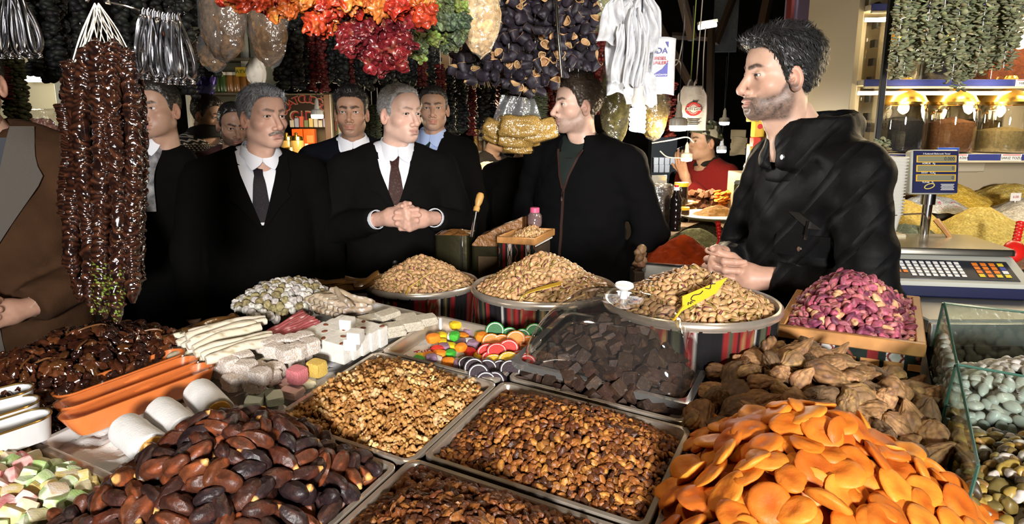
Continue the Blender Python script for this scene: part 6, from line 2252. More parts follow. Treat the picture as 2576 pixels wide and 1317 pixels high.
spice_jar('gold-lidded glass jar of yellowish powder at the right edge', 2528, 2.16, .076, zj, Hj, (.26, .19, .075), .45)
spice_jar('small gold-lidded jar behind the first two jars', 2335, 2.40, .066, zj, Hj + .01, (.20, .12, .05), .6)
spice_jar('small gold-lidded jar behind the last two jars', 2468, 2.40, .066, zj, Hj + .01, (.22, .15, .06), .6)
zj2 = ZS[1] + .013
spice_jar('gold-lidded jar of pale herbs on the upper shelf', 2246, 2.2, .062, zj2, .115, (.30, .27, .20), .5)
spice_jar('gold-lidded jar of black spice on the upper shelf behind the hanging leaves', 2345, 2.2, .060, zj2, .115, (.010, .008, .012), .7)
# clear tubs of spice on the upper shelf
for px_, w, h, col, lb in ((2296, .085, .10, (.42, .40, .36), 'clear tub of pale powder behind the hanging leaves'), (2520, .17, .165, (.17, .045, .015), 'big clear tub of red-brown spice at the top right')):
 c = at(px_, 150, 2.22)
 root = thing('spice_tub', lb, 'tub', (c[0], c[1], zj2), 'spice tubs on the upper shelf')
 part('spice', box(w - .008, .14, h * .9, .006, (0, 0, h * .46)), mat('tub_spice_%d' % px_, col, rough=.95, bump=(150, 1.0, .006), var=(60, .3)), root)
 part('tub', loft([rrect(w, .15, .012, .001), rrect(w, .15, .012, h), rrect(w + .006, .156, .012, h), rrect(w + .006, .156, .012, h + .004)], False), JARG, root)
# loose heaps on the counter below
GRAIN = mat('loose_grain', attr=True, rough=.85, bump=(260, 1.0, .004), var=(190, .3))
def cone_heap(name, label, px_, py_, zc, rx, ry, h, col, col2, cat='spice', frac=.35, base=None, rough=.010, seed=1, n=54, p=1.15, fine=160, m=None):
 """a heap of loose goods: its top is seen at (px, py)"""
 top = at(px_, py_, zc)
 def fn(a, b):
  r = b
  x, y = np.cos(a * 2 * PI) * r * rx, np.sin(a * 2 * PI) * r * ry
  P = np.stack([x, y, r * 0], 1)
  z = h * (1 - r ** p) - .06 * h * np.exp(-(r / .12) ** 2) + rough * noise(P, 14, seed) * (1 - r * .5) + rough * .35 * noise(P, 60, seed + 1)
  return np.stack([x, y, z], 1)
 v, f = gridsurf(n * 2, n, fn)
 q = noise(v, fine, seed + 5)
 c = 1.25 * np.where((q > 1 - 2 * frac)[:, None], col2, col) * (1 + .22 * noise(v, fine * 1.7, seed + 6))[:, None]
 o = solo(name, [(v, f, np.clip(c, .003, 1))], m or GRAIN, label, cat, None, Matrix.Translation(Vector((top[0], top[1], top[2] - h))))
 o['kind'] = 'stuff'
 return o
cone_heap('grain_heap', 'heap of yellow-green seeds behind the scale', 2480, 512, 2.00, .23, .20, .15, (.36, .27, .06), (.44, .35, .10), seed=3)
cone_heap('grain_heap', 'heap of golden seeds left of the scale display', 2262, 488, 2.12, .20, .19, .14, (.36, .26, .055), (.42, .32, .09), seed=4)
cone_heap('herb_heap', 'heap of grey-green dried herb left of the scale plate', 2290, 556, 1.92, .17, .15, .115, (.070, .085, .050), (.12, .13, .08), seed=5)
cone_heap('grain_heap', 'heap of bright yellow split peas behind the scale display', 2385, 446, 2.40, .19, .17, .11, (.62, .38, .04), (.70, .48, .09), seed=6)
cone_heap('grain_heap', 'heap of yellow chickpeas right of the scale display', 2545, 450, 2.40, .19, .17, .11, (.62, .42, .08), (.72, .55, .2), seed=7)
cone_heap('nut_heap', 'heap of brown hazelnuts behind the plastic tubs', 2275, 448, 2.48, .14, .13, .08, (.17, .085, .035), (.24, .13, .06), seed=8, fine=90)
cone_heap('candy_heap', 'heap of white sprinkles with pink specks', 2345, 481, 2.26, .13, .10, .06, (.62, .60, .54), (.62, .16, .20), seed=9, frac=.22, fine=110)
cone_heap('rice_heap', 'heap of pale grey rice at the right edge', 2590, 492, 2.2, .17, .15, .09, (.48, .44, .36), (.36, .34, .28), seed=10)
cone_heap('nut_heap', 'heap of dark round nuts under the shelf at the right', 2560, 420, 2.6, .13, .10, .06, (.10, .06, .03), (.16, .10, .05), seed=16, fine=80)
cone_heap('nut_heap', 'low brown heap beside the red scoop', 2530, 628, 1.80, .12, .11, .03, (.12, .055, .03), (.20, .10, .05), seed=17, fine=90)
# the bins and counter beneath them
ctr = thing('shop_counter', 'grey metal counter carrying the scale and the loose spice bins', 'counter', (1.42, 2.0, 0))
zct = at(2400, 745, 1.60)[2] - .004
part('counter_top', box(1.30, 1.3, .03, .003, (0.10, .02, zct - .015)), mat('grey_metal_top', (.30, .30, .30), rough=.4, metal=.6), ctr)
part('front_trim', box(1.30, .012, .05, .002, (.10, -.634, zct - .03)), ALU, ctr)
part('cabinet', box(1.24, 1.2, zct - .05, .003, (.10, .03, (zct - .05) / 2)), DARKWALL, ctr)
part('bin_divider', box(1.2, .008, .07, .001, (.12, .06, zct + .035)), JARG, ctr)
part('bin_divider', box(.008, .7, .07, .001, (-.30, .30, zct + .035)), JARG, ctr)
for px_, py_, zc, tx in ((2262, 433, 2.5, '30.00'), (2247, 468, 2.2, 'GIDA 8'), (2392, 432, 2.5, '25.00'), (2515, 435, 2.5, '22.00'), (2555, 495, 2.2, '6.00')):
 c = at(px_, py_, zc)
 r_ = thing('price_card', 'small white price card reading %s among the spice heaps' % tx, 'price card', (c[0], c[1], c[2] - .02), 'price cards among the heaps')
 part('card', box(.034, .0015, .026, 0, (0, 0, .02)), PAPER, r_)
 tv, tfc = text_mesh(tx, .011, .0002)
 part('lettering', xf((tv, tfc), Matrix.Translation((0, -.0012, .02)) @ Matrix.Rotation(PI / 2, 4, 'X')), REDINK, r_)
 part('stake', box(.003, .002, .06, 0, (0, 0, -.02)), WHITEP, r_)
# wooden scoop in the green seeds
solo('wooden_scoop', tube(smooth_path([at(2355, 552, 1.84), at(2385, 590, 1.82), at(2410, 628, 1.80)], 10), np.linspace(.016, .010, 10), 8, True, .35), WOODBOX, 'flat wooden scoop stuck in the yellow-green seeds', 'scoop')
# red scoops
RED = mat('red_plastic', (.60, .015, .010), rough=.3, spec=.5)
def red_scoop(label, base, tip, bowl_r):
 b, t = np.array(base), np.array(tip)
 root = thing('red_scoop', label, 'scoop', Matrix.Translation(Vector(b)), 'red plastic scoops')
 d = (t - b) / np.linalg.norm(t - b)
 L = np.linalg.norm(t - b)
 s = np.linspace(0, 1, 24)
 part('handle', tube(d * L * s[:, None], .009 + .0012 * np.sin(s * 40), 12), RED, root)
 M = frame(-d * bowl_r * .9, np.cross(d, (.3, .95, .1)), d)
 v, f = uvs(20, 12, (bowl_r, bowl_r * .8, bowl_r * 1.15))
 part('bowl', xf((v, f), M), RED, root)
red_scoop('red plastic scoop standing in the spice heap at the right edge', at(2555, 612, 1.72), at(2567, 560, 1.74), .026)
red_scoop('red plastic scoop stuck in the red pepper heap', at(1812, 608, 2.42), at(1806, 556, 2.42), .020)
# stack of clear tubs
c0 = at(2200, 582, 1.86)
for k in range(19):
 R_ = [rrect(.085, .07, .012, 0), rrect(.10, .085, .014, .052), rrect(.106, .091, .014, .052), rrect(.106, .091, .014, .055), rrect(.098, .083, .014, .055), rrect(.083, .068, .012, .003)]
 solo('plastic_tub', loft(R_, True), mat('milky_tub', (.72, .70, .62), rough=.35, trans=.35), 'milky plastic tub in the tall nested stack', 'tub', 'nested plastic tubs', Matrix.Translation(Vector((c0[0], c0[1], c0[2] + .0082 * k))))
solo('tub_stand', box(.12, .10, .10, .003, (c0[0], c0[1], c0[2] - .05)), CREAM, 'cream block under the nested plastic tubs', 'stand')
# roll of tape
ct_ = at(2200, 672, 1.56)
tr_ = thing('tape_roll', 'roll of clear parcel tape beside the scale', 'tape', Matrix.Translation(Vector(ct_)) @ Matrix.Rotation(math.radians(10), 4, 'Z') @ Matrix.Rotation(PI / 2, 4, 'Y'))
part('tape', lathe([(.020, -.020), (.029, -.020), (.029, .020), (.020, .020)], 36, False), mat('clear_tape', (.55, .55, .45), rough=.2, coat=.4), tr_)
part('core', lathe([(.020, -.0202), (.020, .0202), (.0175, .0202), (.0175, -.0202), (.020, -.0202)], 36, False), mat('blue_card_core', (.05, .12, .35), rough=.6), tr_)
# the scale
sp = at(2398, 735, 1.60)
SM = Matrix.Translation(Vector((sp[0] + .01, sp[1] + .15, zct))) @ Matrix.Rotation(math.radians(-9), 4, 'Z')
scl = thing('price_scale', 'electronic price scale with steel plate, keypad and pole display', 'scale', SM)
BODYM = mat('scale_beige', (.42, .43, .38), rough=.4)
NAVY = mat('scale_navy', (.012, .014, .055), rough=.35)
prof = [(-.165, .030), (-.165, .040), (-.075, .080), (-.065, .085), (.15, .085), (.15, .030)]
v, f = poly(prof, -.172, .172)
part('body', xf((v, f), Matrix(((0, 0, 1, 0), (1, 0, 0, 0), (0, 1, 0, 0), (0, 0, 0, 1)))), BODYM, scl, smooth=False)
part('navy_base', box(.340, .310, .032, .004, (0, -.008, .018)), NAVY, scl)
for sx in (-.14, .14):
 for sy in (-.13, .12):
  part('foot', xf(lathe([(.012, 0), (.012, .004)], 12), TRS((sx, sy, -.001))), BUTTONM, scl)
pl_ = [rrect(.345, .235, .01, .093), rrect(.350, .24, .012, .090), rrect(.350, .24, .012, .101), rrect(.344, .234, .012, .105)]
part('steel_plate', xf(loft(pl_, True), TRS((0, .040, 0))), mat('scale_plate', (.60, .57, .48), rough=.25, metal=1.0, bump=(80, .05, .001)), scl)
# keypad plane
KM = Matrix.Translation((0, -.120, .0608)) @ Matrix.Rotation(math.atan2(.040, .090), 4, 'X')
kp = part('keypad', xf(box(.300, .078, .002, .0005), KM), mat('keypad_film', (.022, .025, .035), rough=.3), scl)
kw, ko, ky, kb = WHITEP, mat('key_orange', (.75, .20, .02), rough=.4), mat('key_yellow', (.72, .55, .03), rough=.4), mat('key_blue', (.08, .09, .35), rough=.4)
for r_ in range(5):
 for c_ in range(12):
  m_ = kw
  if c_ == 0:
   m_ = (kb, mat('key_red', (.6, .04, .02), rough=.4), ky, None, None)[r_]
  elif r_ == 3 and c_ < 4:
   m_ = ko
  elif r_ == 4 and c_ < 4:
   m_ = None
  if m_ is None:
   continue
  part('key', xf(box(.0105, .0085, .0016, .0004, (-.135 + .0155 * c_, .026 - .0125 * r_, .0018)), KM), m_, kp, smooth=False)
for r_ in range(4):
 for c_ in range(4):
  m_ = ko if c_ < 3 and not (r_ == 3 and c_ != 1) else (ky if (r_ in (0, 3)) else (kb, WHITEP)[r_ - 1])
  part('key', xf(box(.0125, .0105, .0016, .0004, (.075 + .0185 * c_, .024 - .0150 * r_, .0018)), KM), m_, kp, smooth=False)
# guard wire, pole and display
gx = smooth_path([(-.14, .02, .105), (-.14, .02, .150), (-.125, .03, .162), (.02, .13, .162), (.055, .145, .155), (.065, .148, .105)], 40)
part('guard_wire', tube(gx, .0022, 8), CHROME, scl)
part('pole', xf(lathe([(.0125, .085), (.0125, .185), (.018, .185), (.018, .222)], 24), TRS((.065, .165, 0))), CHROME, scl)
DMx = Matrix.Translation((.060, .155, .272)) @ Matrix.Rotation(math.radians(9), 4, 'Z') @ Matrix.Rotation(math.radians(-8), 4, 'X')
dsp = part('display_case', xf(box(.128, .036, .118, .006), DMx), BODYM, scl)
part('display_face', xf(box(.120, .003, .112, .001, (0, -.0185, 0)), DMx), NAVY, dsp)
for k, (tx, zz, tl) in enumerate((('0.000', .034, 'AĞIRLIK   Kg'), ('0', .009, 'FİYAT   TL/Kg'), ('0', -.016, 'TUTAR   TL'))):
 part('lcd_frame', xf(box(.106, .002, .0185, .0005, (0, -.0205, zz)), DMx), mat('lcd_yellow', (.62, .36, .02), rough=.4), dsp)
 part('lcd', xf(box(.100, .002, .0145, .0003, (0, -.0215, zz)), DMx), mat('lcd_grey', (.17, .165, .11), rough=.3), dsp)
 tv, tfc = text_mesh(tx, .0125, .0002, 'RIGHT')
 part('digits', xf((tv, tfc), DMx @ Matrix.Translation((.047, -.0227, zz)) @ Matrix.Rotation(PI / 2, 4, 'X')), INKM, dsp)
 tv, tfc = text_mesh(tl, .0062, .0002)
 part('legend', xf((tv, tfc), DMx @ Matrix.Translation((-.02, -.0203, zz - .0118)) @ Matrix.Rotation(PI / 2, 4, 'X')), PAPER, dsp)
tv, tfc = text_mesh('3 Kademeli Elektronik Terazi', .0062, .0002)
part('legend', xf((tv, tfc), DMx @ Matrix.Translation((0, -.0203, .0475)) @ Matrix.Rotation(PI / 2, 4, 'X')), PAPER, dsp)
a = np.linspace(0, 2 * PI, 25)
part('oval_logo', xf(tube(np.stack([.013 * np.cos(a), a * 0, .0062 * np.sin(a) + .003 * np.cos(a)], 1), .0014, 6, False), DMx @ Matrix.Translation((-.016, -.0205, -.038))), mat('lcd_yellow2', (.55, .45, .10), rough=.4), dsp)
for k in range(5):
 part('small_print', xf(box(.036 - .004 * (k % 2), .0006, .0014, 0, (.032, -.0203, -.033 - .0036 * k)), DMx), PAPER, dsp)
# carton box on the counter behind the bins, boxes under shelf
solo('cream_carton', box(.12, .08, .05, .003, tuple(at(2345, 416, 2.45))), CREAM, 'cream carton on the ledge under the shelf', 'box')
solo('cream_carton', box(.10, .08, .04, .003, tuple(at(2425, 416, 2.46))), CREAM, 'small cream carton beside the other carton under the shelf', 'box')
# dried leaf strands in front of the shelves
LEAF = mat('dried_eucalyptus', attr=True, rough=.7, spec=.3)
def leaf_strand(seed, L, rad=.017):
 r_ = np.random.default_rng(seed)
 g = G()
 n = int(L / .0042)
 lv, lf = uvs(7, 4, (.0085, .0060, .0022))
 for k in range(n):
  z = -L * k / n
  for q in range(4):
   a = r_.uniform(0, 2 * PI)
   c = tint((.20, .215, .12) if r_.uniform() < .75 else (.30, .29, .16), r_, .25, .08)
   M = Matrix.Translation((math.cos(a) * rad * r_.uniform(.4, 1), math.sin(a) * rad * r_.uniform(.4, 1), z + r_.uniform(-.003, .003))) @ Euler((r_.normal(0, .35), r_.normal(0, .35), a)).to_matrix().to_4x4() @ Matrix.Scale(r_.uniform(.8, 1.25) * (1 if k < n - 6 else .7), 4)
   g.add((lv, lf), c, M=M)
 return g
lm = [leaf_strand(700 + k, .30).mesh('leaf_strand', [LEAF], True, 50) for k in range(3)]
stm = as_g(tube([(0, 0, .05), (0, .001, -.1), (.001, 0, -.29)], .0012, 5)).mesh('stem', [LEAF])
bot = [(2250, 205), (2272, 195), (2300, 150), (2322, 165), (2345, 185), (2368, 175), (2392, 215), (2410, 232), (2432, 200), (2455, 195), (2475, 180), (2500, 165), (2522, 182), (2542, 150), (2285, 178), (2360, 150), (2420, 190), (2490, 175), (2535, 90)]
for k, (x, y) in enumerate(bot):
 P_ = at(x, y, 1.62 + .03 * ((k * 7) % 3))
 root = thing('leaf_strand', 'strand of dried grey-green leaves hanging at the top right', 'dried leaves', Matrix.Translation(Vector((P_[0], P_[1], P_[2] + .30))) @ Matrix.Rotation(k * 1.1, 4, 'Z'), 'dried leaf strands at the top right')
 link('leaves', lm[k % 3], root)
 link('stem', stm, root)
solo('strand_rod', tube([at(2200, -60, 1.66), at(2400, -58, 1.66), at(2620, -55, 1.66)], .006, 8), BEAM, 'dark rod holding the dried leaf strands', 'rod')
# fallen sprig beside the jars
solo('leaf_sprig', xf((lambda g: (np.concatenate(g.v), [np.concatenate([l.reshape(-1, 3) for l, n in zip(g.l, g.n) if n[0] == 3]), np.concatenate([l.reshape(-1, 4) for l, n in zip(g.l, g.n) if n[0] == 4])], np.concatenate(g.c)))(leaf_strand(777, .045)), Matrix.Translation(Vector(at(2222, 350, 1.80)))), LEAF, 'short sprig of dried leaves by the tall man\'s shoulder', 'dried leaves')
# ================================================================== goods hanging above the stall
GLAZE = mat('walnut_string_glaze', attr=True, rough=.13, spec=.6, coat=.6, bump=(180, .25, .002))
THREAD = mat('white_thread', (.66, .62, .55), rough=.8)
def nut_strand(seed, L, R=.0145):
 """a string of walnut halves dipped in grape molasses"""
 n, dz = 30, .0016
 rows = int(L / dz)
 r_ = np.random.default_rng(seed)
 a = np.arange(n) / n * 2 * PI
 z = -np.arange(rows) * dz
 Z, A = np.meshgrid(z, a, indexing='ij')
 P = np.stack([np.cos(A) * .9, np.sin(A) * .9, Z / .02], -1).reshape(-1, 3)
 ph = Z / .0095 + 1.3 * noise(P * np.array([1.1, 1.1, .5]), 1, seed).reshape(Z.shape)
 rid = np.abs(np.sin(ph * PI)) ** .75
 cell = noise(np.stack([np.cos(A) * 1.6, np.sin(A) * 1.6, np.floor(ph) * 3.7], -1).reshape(-1, 3), 1, seed + 1).reshape(Z.shape)
 rr = R * (.78 + (.15 + .22 * cell) * rid + .15 * noise(P * 1.3, 1, seed + 2).reshape(Z.shape))
 t = -Z / L
 taper = np.clip(np.minimum(t / .02, 1), .3, 1) * np.where(t > .93, np.clip((1 - t) / .07, .12, 1) ** .6, 1)
 rr = rr * taper * np.where(t > .93, .9, 1)
 wob = np.stack([.004 * np.sin(z * 17 + seed), .004 * np.cos(z * 13 + seed * 2)], 1)
 v = np.stack([np.cos(A) * rr + wob[:, :1], np.sin(A) * rr + wob[:, 1:], Z], -1).reshape(-1, 3)
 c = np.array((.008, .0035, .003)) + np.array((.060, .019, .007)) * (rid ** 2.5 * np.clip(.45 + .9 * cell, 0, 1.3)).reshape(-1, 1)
 if seed % 3 == 0:
  gm_ = (t.reshape(-1) > .80) & (noise(v, 420, 5) > .45)
  c[gm_] = (.16, .24, .03)
 f = ringfaces(rows, n)
 return v, f, np.clip(c, .003, 1)
root = thing('walnut_string_bundle', 'bundle of glossy brown walnut strings hanging from white threads at the left', 'sweet', Matrix.Translation(Vector(at(243, 8, 1.10))))
o = np.array(root.location)
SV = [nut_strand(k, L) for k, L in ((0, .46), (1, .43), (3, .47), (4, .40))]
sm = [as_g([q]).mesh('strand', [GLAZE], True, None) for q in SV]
hk = at(243, 8, 1.10)
for k, (xt, yt, xb, yb, dz, mi) in enumerate([(182, 150, 192, 700, 0, 3), (212, 112, 222, 770, -.012, 1), (248, 98, 255, 790, -.02, 0), (285, 100, 300, 812, -.016, 2), (322, 122, 342, 762, -.004, 1),
            (172, 190, 205, 760, .03, 1), (232, 120, 245, 790, .025, 0), (270, 110, 275, 800, .03, 2), (308, 120, 325, 740, .028, 3), (338, 175, 352, 742, .03, 3), (165, 260, 178, 560, .012, 3)]):
 T, B = at(xt, yt, 1.10 + dz), at(xb, yb, 1.10 + dz)
 L0 = -SV[mi][0][:, 2].min()
 d = B - T
 s = np.linalg.norm(d) / L0
 zx = -d / np.linalg.norm(d)
 M = frame(T - o, np.cross((0, 1.0, 0), zx), zx) @ Matrix.Rotation(k * 1.3, 4, 'Z') @ Matrix.Diagonal((1.02, 1.02, s, 1))
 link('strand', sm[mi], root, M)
 g = G()
 for q in (-.003, .003):
  g.add(tube(smooth_path([hk - o + np.array([q, 0, .0]), (hk + T) / 2 - o + np.array([q * 2, 0, -.003]), T - o + np.array([q * .5, 0, -.006])], 8), .0009, 5))
 part('thread', g, THREAD, root)
RING = [at(243 + 26 * math.cos(a), 4 - 14 * math.sin(a), 1.10) for a in np.linspace(-.2, PI + .2, 14)]
solo('steel_hook', [tube(RING, .0035, 8), tube([at(268, 6, 1.10), at(276, 10, 1.10), at(272, 2, 1.10)], .003, 6)], CHROME, 'bent steel hook holding the walnut strings', 'hook')
solo('wire_line', [tube(smooth_path([at(262, 3, 1.10), at(310, 14, 1.11), at(355, 26, 1.12), at(450, 42, 1.12)], 16), .0016, 6), tube(smooth_path([at(395, -30, 1.12), at(420, 5, 1.12), at(447, 40, 1.12)], 8), .0014, 6)], CHROME, 'thin wire line carrying the steel tongs', 'wire')
solo('hanging_bar', tube([at(-80, -70, 1.12), at(300, -60, 1.12), at(700, -52, 1.14)], .008, 8), BEAM, 'dark bar above the picture holding the hook', 'bar')
# steel tongs on the wire
TONG = mat('polished_tong_steel', (.62, .62, .64), rough=.17, metal=1.0, bump=(90, .05, .001))
def tong(seed):
 """a sprung loop: narrow at the top, round and wide at the bottom"""
 g = G()
 s = np.linspace(0, 1, 40)
 a = s * 2 * PI
 w = .0135 * (np.sin(a)) * (1 - .55 * np.cos(a)) * .56
 z = -.046 + .046 * np.cos(a)
 path = np.stack([w, .002 * np.sin(a * 2 + seed), z - .004], 1)
 v, f = tube(path, .0034, 8, False)
 # flat strip: widen along y
 v[:, 1] = (v[:, 1]) * 2.2
 g.add((v, f))
 g.add(tube([(0, 0, -.004), (0, 0, .004), (.002, 0, .008)], .0035, 8))
 g.add(xf(uvs(10, 8, (.0042, .0042, .003)), TRS((.001, 0, -.1005))))
 g.add(tube([(math.cos(q) * .004, math.sin(q) * .004, -.104) for q in np.linspace(0, 2 * PI, 13)], .0011, 6, False))
 return g
tm_ = [tong(k).mesh('steel_tong', [TONG], True, 60) for k in range(3)]
tl = [(358, 28, 14), (371, 29, 12), (384, 34, 6), (397, 36, 2), (408, 40, 0), (421, 41, -3), (434, 42, -7), (448, 42, -14)]
for k, (x, y, an) in enumerate(tl):
 P_ = at(x, y + 4, 1.10 + .006 * (k % 2))
 o_ = link('steel_tong', tm_[k % 3], None, Matrix.Translation(Vector(P_)) @ Matrix.Rotation(math.radians(an * .55), 4, 'Y') @ Matrix.Rotation(math.radians(12 + 9 * (k % 4)), 4, 'Z'))
 tag(o_, 'polished steel tong hanging on the wire above the man behind the walnut strings', 'tong', 'steel tongs right of the walnut strings')
for k, (x, y, an) in enumerate([(2, -18, 8), (14, -18, 4), (26, -18, 0), (36, -18, -6), (46, -18, -12)]):
 P_ = at(x, y, 1.12 + .006 * (k % 2))
 o_ = link('steel_tong', tm_[k % 3], None, Matrix.Translation(Vector(P_)) @ Matrix.Rotation(math.radians(an), 4, 'Y') @ Matrix.Rotation(math.radians(25 + 11 * k), 4, 'Z'))
 tag(o_, 'polished steel tong hanging in the top left corner', 'tong', 'steel tongs in the top left corner')
# dried peppers
PEP = mat('dried_pepper_skin', attr=True, rough=.30, spec=.5, coat=.25, bump=(160, .6, .002), var=(70, .3))
def peppers(n, cols, seed, r=(.026, .021, .027)):
 rg = np.random.default_rng(seed)
 out = []
 for i in range(n):
  v, f = ico(4)
  a = np.arctan2(v[:, 1], v[:, 0])
  n1 = noise(v * 1.6 + i * 5, 1, seed + i)
  n2 = noise(v * 3.6 + i * 3, 1, seed + 40 + i)
  fold = np.abs(np.sin(a * 2.0 + 3.6 * n1 + v[:, 2] * 2.6)) ** .8
  q = v * (.80 + .36 * n1 + .24 * (fold - .6) + .12 * n2)[:, None]
  q = q * np.array(r) * rg.uniform(.85, 1.15)
  op = v[:, 2] < -.72
  q[op, 2] += .014
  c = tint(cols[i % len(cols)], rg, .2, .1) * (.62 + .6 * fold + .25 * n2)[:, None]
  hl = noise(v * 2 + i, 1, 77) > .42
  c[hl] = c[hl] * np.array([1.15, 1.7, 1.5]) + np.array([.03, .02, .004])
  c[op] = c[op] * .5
  out.append((q, f, np.clip(c, .004, 1)))
 return out
def hang_set(name, label, cat, group, variants, m, spots, zc, sz=1.0, seed=1, dz=.10, tilt=.6):
 rg = np.random.default_rng(seed)
 ms = [as_g([q]).mesh(name, [m], True, 60) for q in variants]
 for i, s in enumerate(spots):
  x, y = s[0], s[1]
  P_ = at(x, y, zc + rg.uniform(-dz, dz) * .5)
  M = Matrix.Translation(Vector(P_)) @ Euler((rg.normal(0, tilt), rg.normal(0, tilt), rg.uniform(0, 6.3))).to_matrix().to_4x4() @ Matrix.Scale(sz * rg.uniform(.85, 1.15) * (s[2] if len(s) > 2 else 1), 4)
  tag(link(name, ms[rg.integers(0, len(ms))], None, M), label, cat, group)
orange_s = [(560, -4), (585, 2), (612, -6), (640, -14), (672, 22), (700, 20, 1.2), (712, 2), (690, -8), (742, 12), (760, -4), (768, 22), (790, 8), (800, 40), (818, 18), (822, 48), (842, 22), (850, 2), (868, 28), (880, 6), (896, 22), (905, -2), (918, 18), (790, 66), (815, 70), (930, 8), (950, 24), (958, 44), (965, 4), (985, 6), (1000, 22), (1010, 2), (1032, 18), (1048, 2), (1064, 24), (1072, 40), (1058, 12), (655, 2), (728, 28), (780, -10), (835, -6), (940, -8), (1020, -10), (1078, 6)]
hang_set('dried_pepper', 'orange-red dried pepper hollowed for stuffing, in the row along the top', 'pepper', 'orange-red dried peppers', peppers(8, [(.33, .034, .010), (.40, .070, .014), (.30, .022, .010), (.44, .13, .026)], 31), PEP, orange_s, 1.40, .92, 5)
dark_s = [(868, 92, 1.2), (892, 104, 1.2), (905, 122), (880, 118), (918, 84, 1.2), (930, 72), (950, 92), (972, 60), (985, 76, 1.2), (1002, 62), (1012, 86), (1022, 108), (996, 112, 1.2), (975, 102), (930, 112), (942, 140), (960, 150, 1.2), (985, 138), (1008, 132), (955, 172), (972, 160), (1000, 150), (1030, 48), (1050, 58), (1040, 30), (1015, 45), (900, 66), (1022, 92), (938, 160)]
hang_set('dried_pepper', 'dark crimson dried pepper in the glossy cluster above the grey-haired man', 'pepper', 'crimson dried peppers', peppers(6, [(.115, .008, .010), (.15, .012, .013), (.085, .007, .010)], 41), PEP, dark_s, 1.44, .95, 6)
green_s = [(1052, 92), (1060, 118), (1052, 136), (1075, 60), (1085, 82), (1100, 40), (1095, 100), (1110, 62), (1118, 86), (1130, 30), (1140, 55), (1148, 76), (1150, 98), (1128, 104), (1108, 15), (1085, 10), (1140, 8), (1162, 22), (1165, 50), (1160, 84), (1092, 30), (1120, 120), (1145, 118), (1072, 100)]
hang_set('dried_pepper', 'dark green dried pepper in the cluster beside the tan bag', 'pepper', 'green dried peppers', peppers(6, [(.045, .060, .028), (.065, .078, .030), (.030, .042, .025), (.12, .13, .03)], 51), mat('green_pepper_skin', attr=True, rough=.5, bump=(160, .5, .002)), green_s, 1.60, .78, 7)
rod_pts = [at(520, -75, 1.42), at(820, -70, 1.44), at(1180, -62, 1.6)]
solo('pepper_rod', tube(rod_pts, .007, 8), BEAM, 'dark rod above the picture carrying the dried peppers', 'rod')
# dried aubergine cups
AUB = mat('dried_aubergine', attr=True, rough=.55, spec=.35, bump=(150, .5, .0015))
def aubergines(n=8):
 rg = np.random.default_rng(61)
 out = []
 for i in range(n):
  m_ = 16
  a = np.arange(m_) / m_ * 2 * PI
  H, R = rg.uniform(.026, .034), rg.uniform(.0125, .0165)
  prof = [(.05, 0), (.55, .001), (.86, .004), (.97, .35 * H), (1.0, .7 * H), (1.04, .97 * H), (1.0, H), (.80, .985 * H), (.72, .6 * H), (.05, .5 * H)]
  rings, cols = [], []
  for j, (r, z) in enumerate(prof):
   w = 1 + .13 * np.sin(a * 3 + i + z * 90) + .10 * noise(np.stack([np.cos(a) * 2, np.sin(a) * 2, a * 0 + z * 80 + i * 7], 1), 1, i)
   rings.append(np.stack([np.cos(a) * R * r * w, np.sin(a) * R * r * w * .8, np.full(m_, z) + .002 * np.sin(a * 2 + i)], 1))
   c = (.017, .013, .019) if j < 6 else ((.46, .28, .13) if j < 8 else (.30, .17, .08))
   cols.append(np.tile(tint(c, rg, .25, .05), (m_, 1)) * (1 + .35 * noise(rings[-1], 160, i))[:, None])
  v, f = loft(rings, True)
  cc = np.vstack([np.concatenate(cols), [[.05, .035, .05]], [[.3, .17, .08]]])
  out.append((v - np.array([0, 0, H / 2]), f, np.clip(cc, .004, 1)))
 return out
rg = np.random.default_rng(71)
PA = []
for x in np.arange(1252, 1495, 20):
 bt_ = np.interp(x, [1250, 1300, 1345, 1400, 1420, 1490], [215, 232, 235, 205, 185, 178])
 for y in np.arange(-14, bt_, 22):
  PA.append((x + rg.uniform(-7, 7), y + rg.uniform(-6, 6)))
for x in np.arange(1142, 1252, 20):
 t_ = np.interp(x, [1140, 1250], [112, 80])
 b_ = np.interp(x, [1140, 1180, 1250], [180, 205, 215])
 for y in np.arange(t_, b_, 21):
  PA.append((x + rg.uniform(-7, 7), y + rg.uniform(-6, 6)))
PA = [q for q in PA if not (1396 < q[0] < 1420 and q[1] > 185)]
PB = [(x + rg.uniform(-8, 8), y + rg.uniform(-8, 8)) for x in np.arange(1215, 1490, 27) for y in np.arange(-10, 170, 28)]
AV = aubergines()
hang_set('dried_aubergine', 'dark purple dried aubergine cup on a hanging string', 'aubergine', 'dried aubergine cups', AV, AUB, PA, 1.92, 1.0, 8, .10, .9)
hang_set('dried_aubergine', 'dark purple dried aubergine cup in the back layer of strings', 'aubergine', 'dried aubergine cups behind', AV, AUB, PB, 2.04, 1.0, 9, .06, .9)
g = G()
for x in np.arange(1235, 1495, 22):
 g.add(tube([at(x, -80, 1.97), at(x + 2, 80, 1.97), at(x, 180, 1.97)], .0011, 5))
o_ = solo('aubergine_strings', g, THREAD, 'thin pale strings threaded through the dried aubergines', 'string')
o_['kind'] = 'stuff'
solo('steel_rod', tube([at(1396, -40, 1.82), at(1404, 80, 1.80), at(1414, 196, 1.79)], .0042, 10), CHROME, 'thin steel rod hanging down in front of the aubergines', 'rod')
solo('aubergine_rod', tube([at(1100, -90, 1.97), at(1300, -85, 1.97), at(1520, -80, 1.97)], .008, 8), BEAM, 'dark rod above the picture carrying the aubergine strings', 'rod')
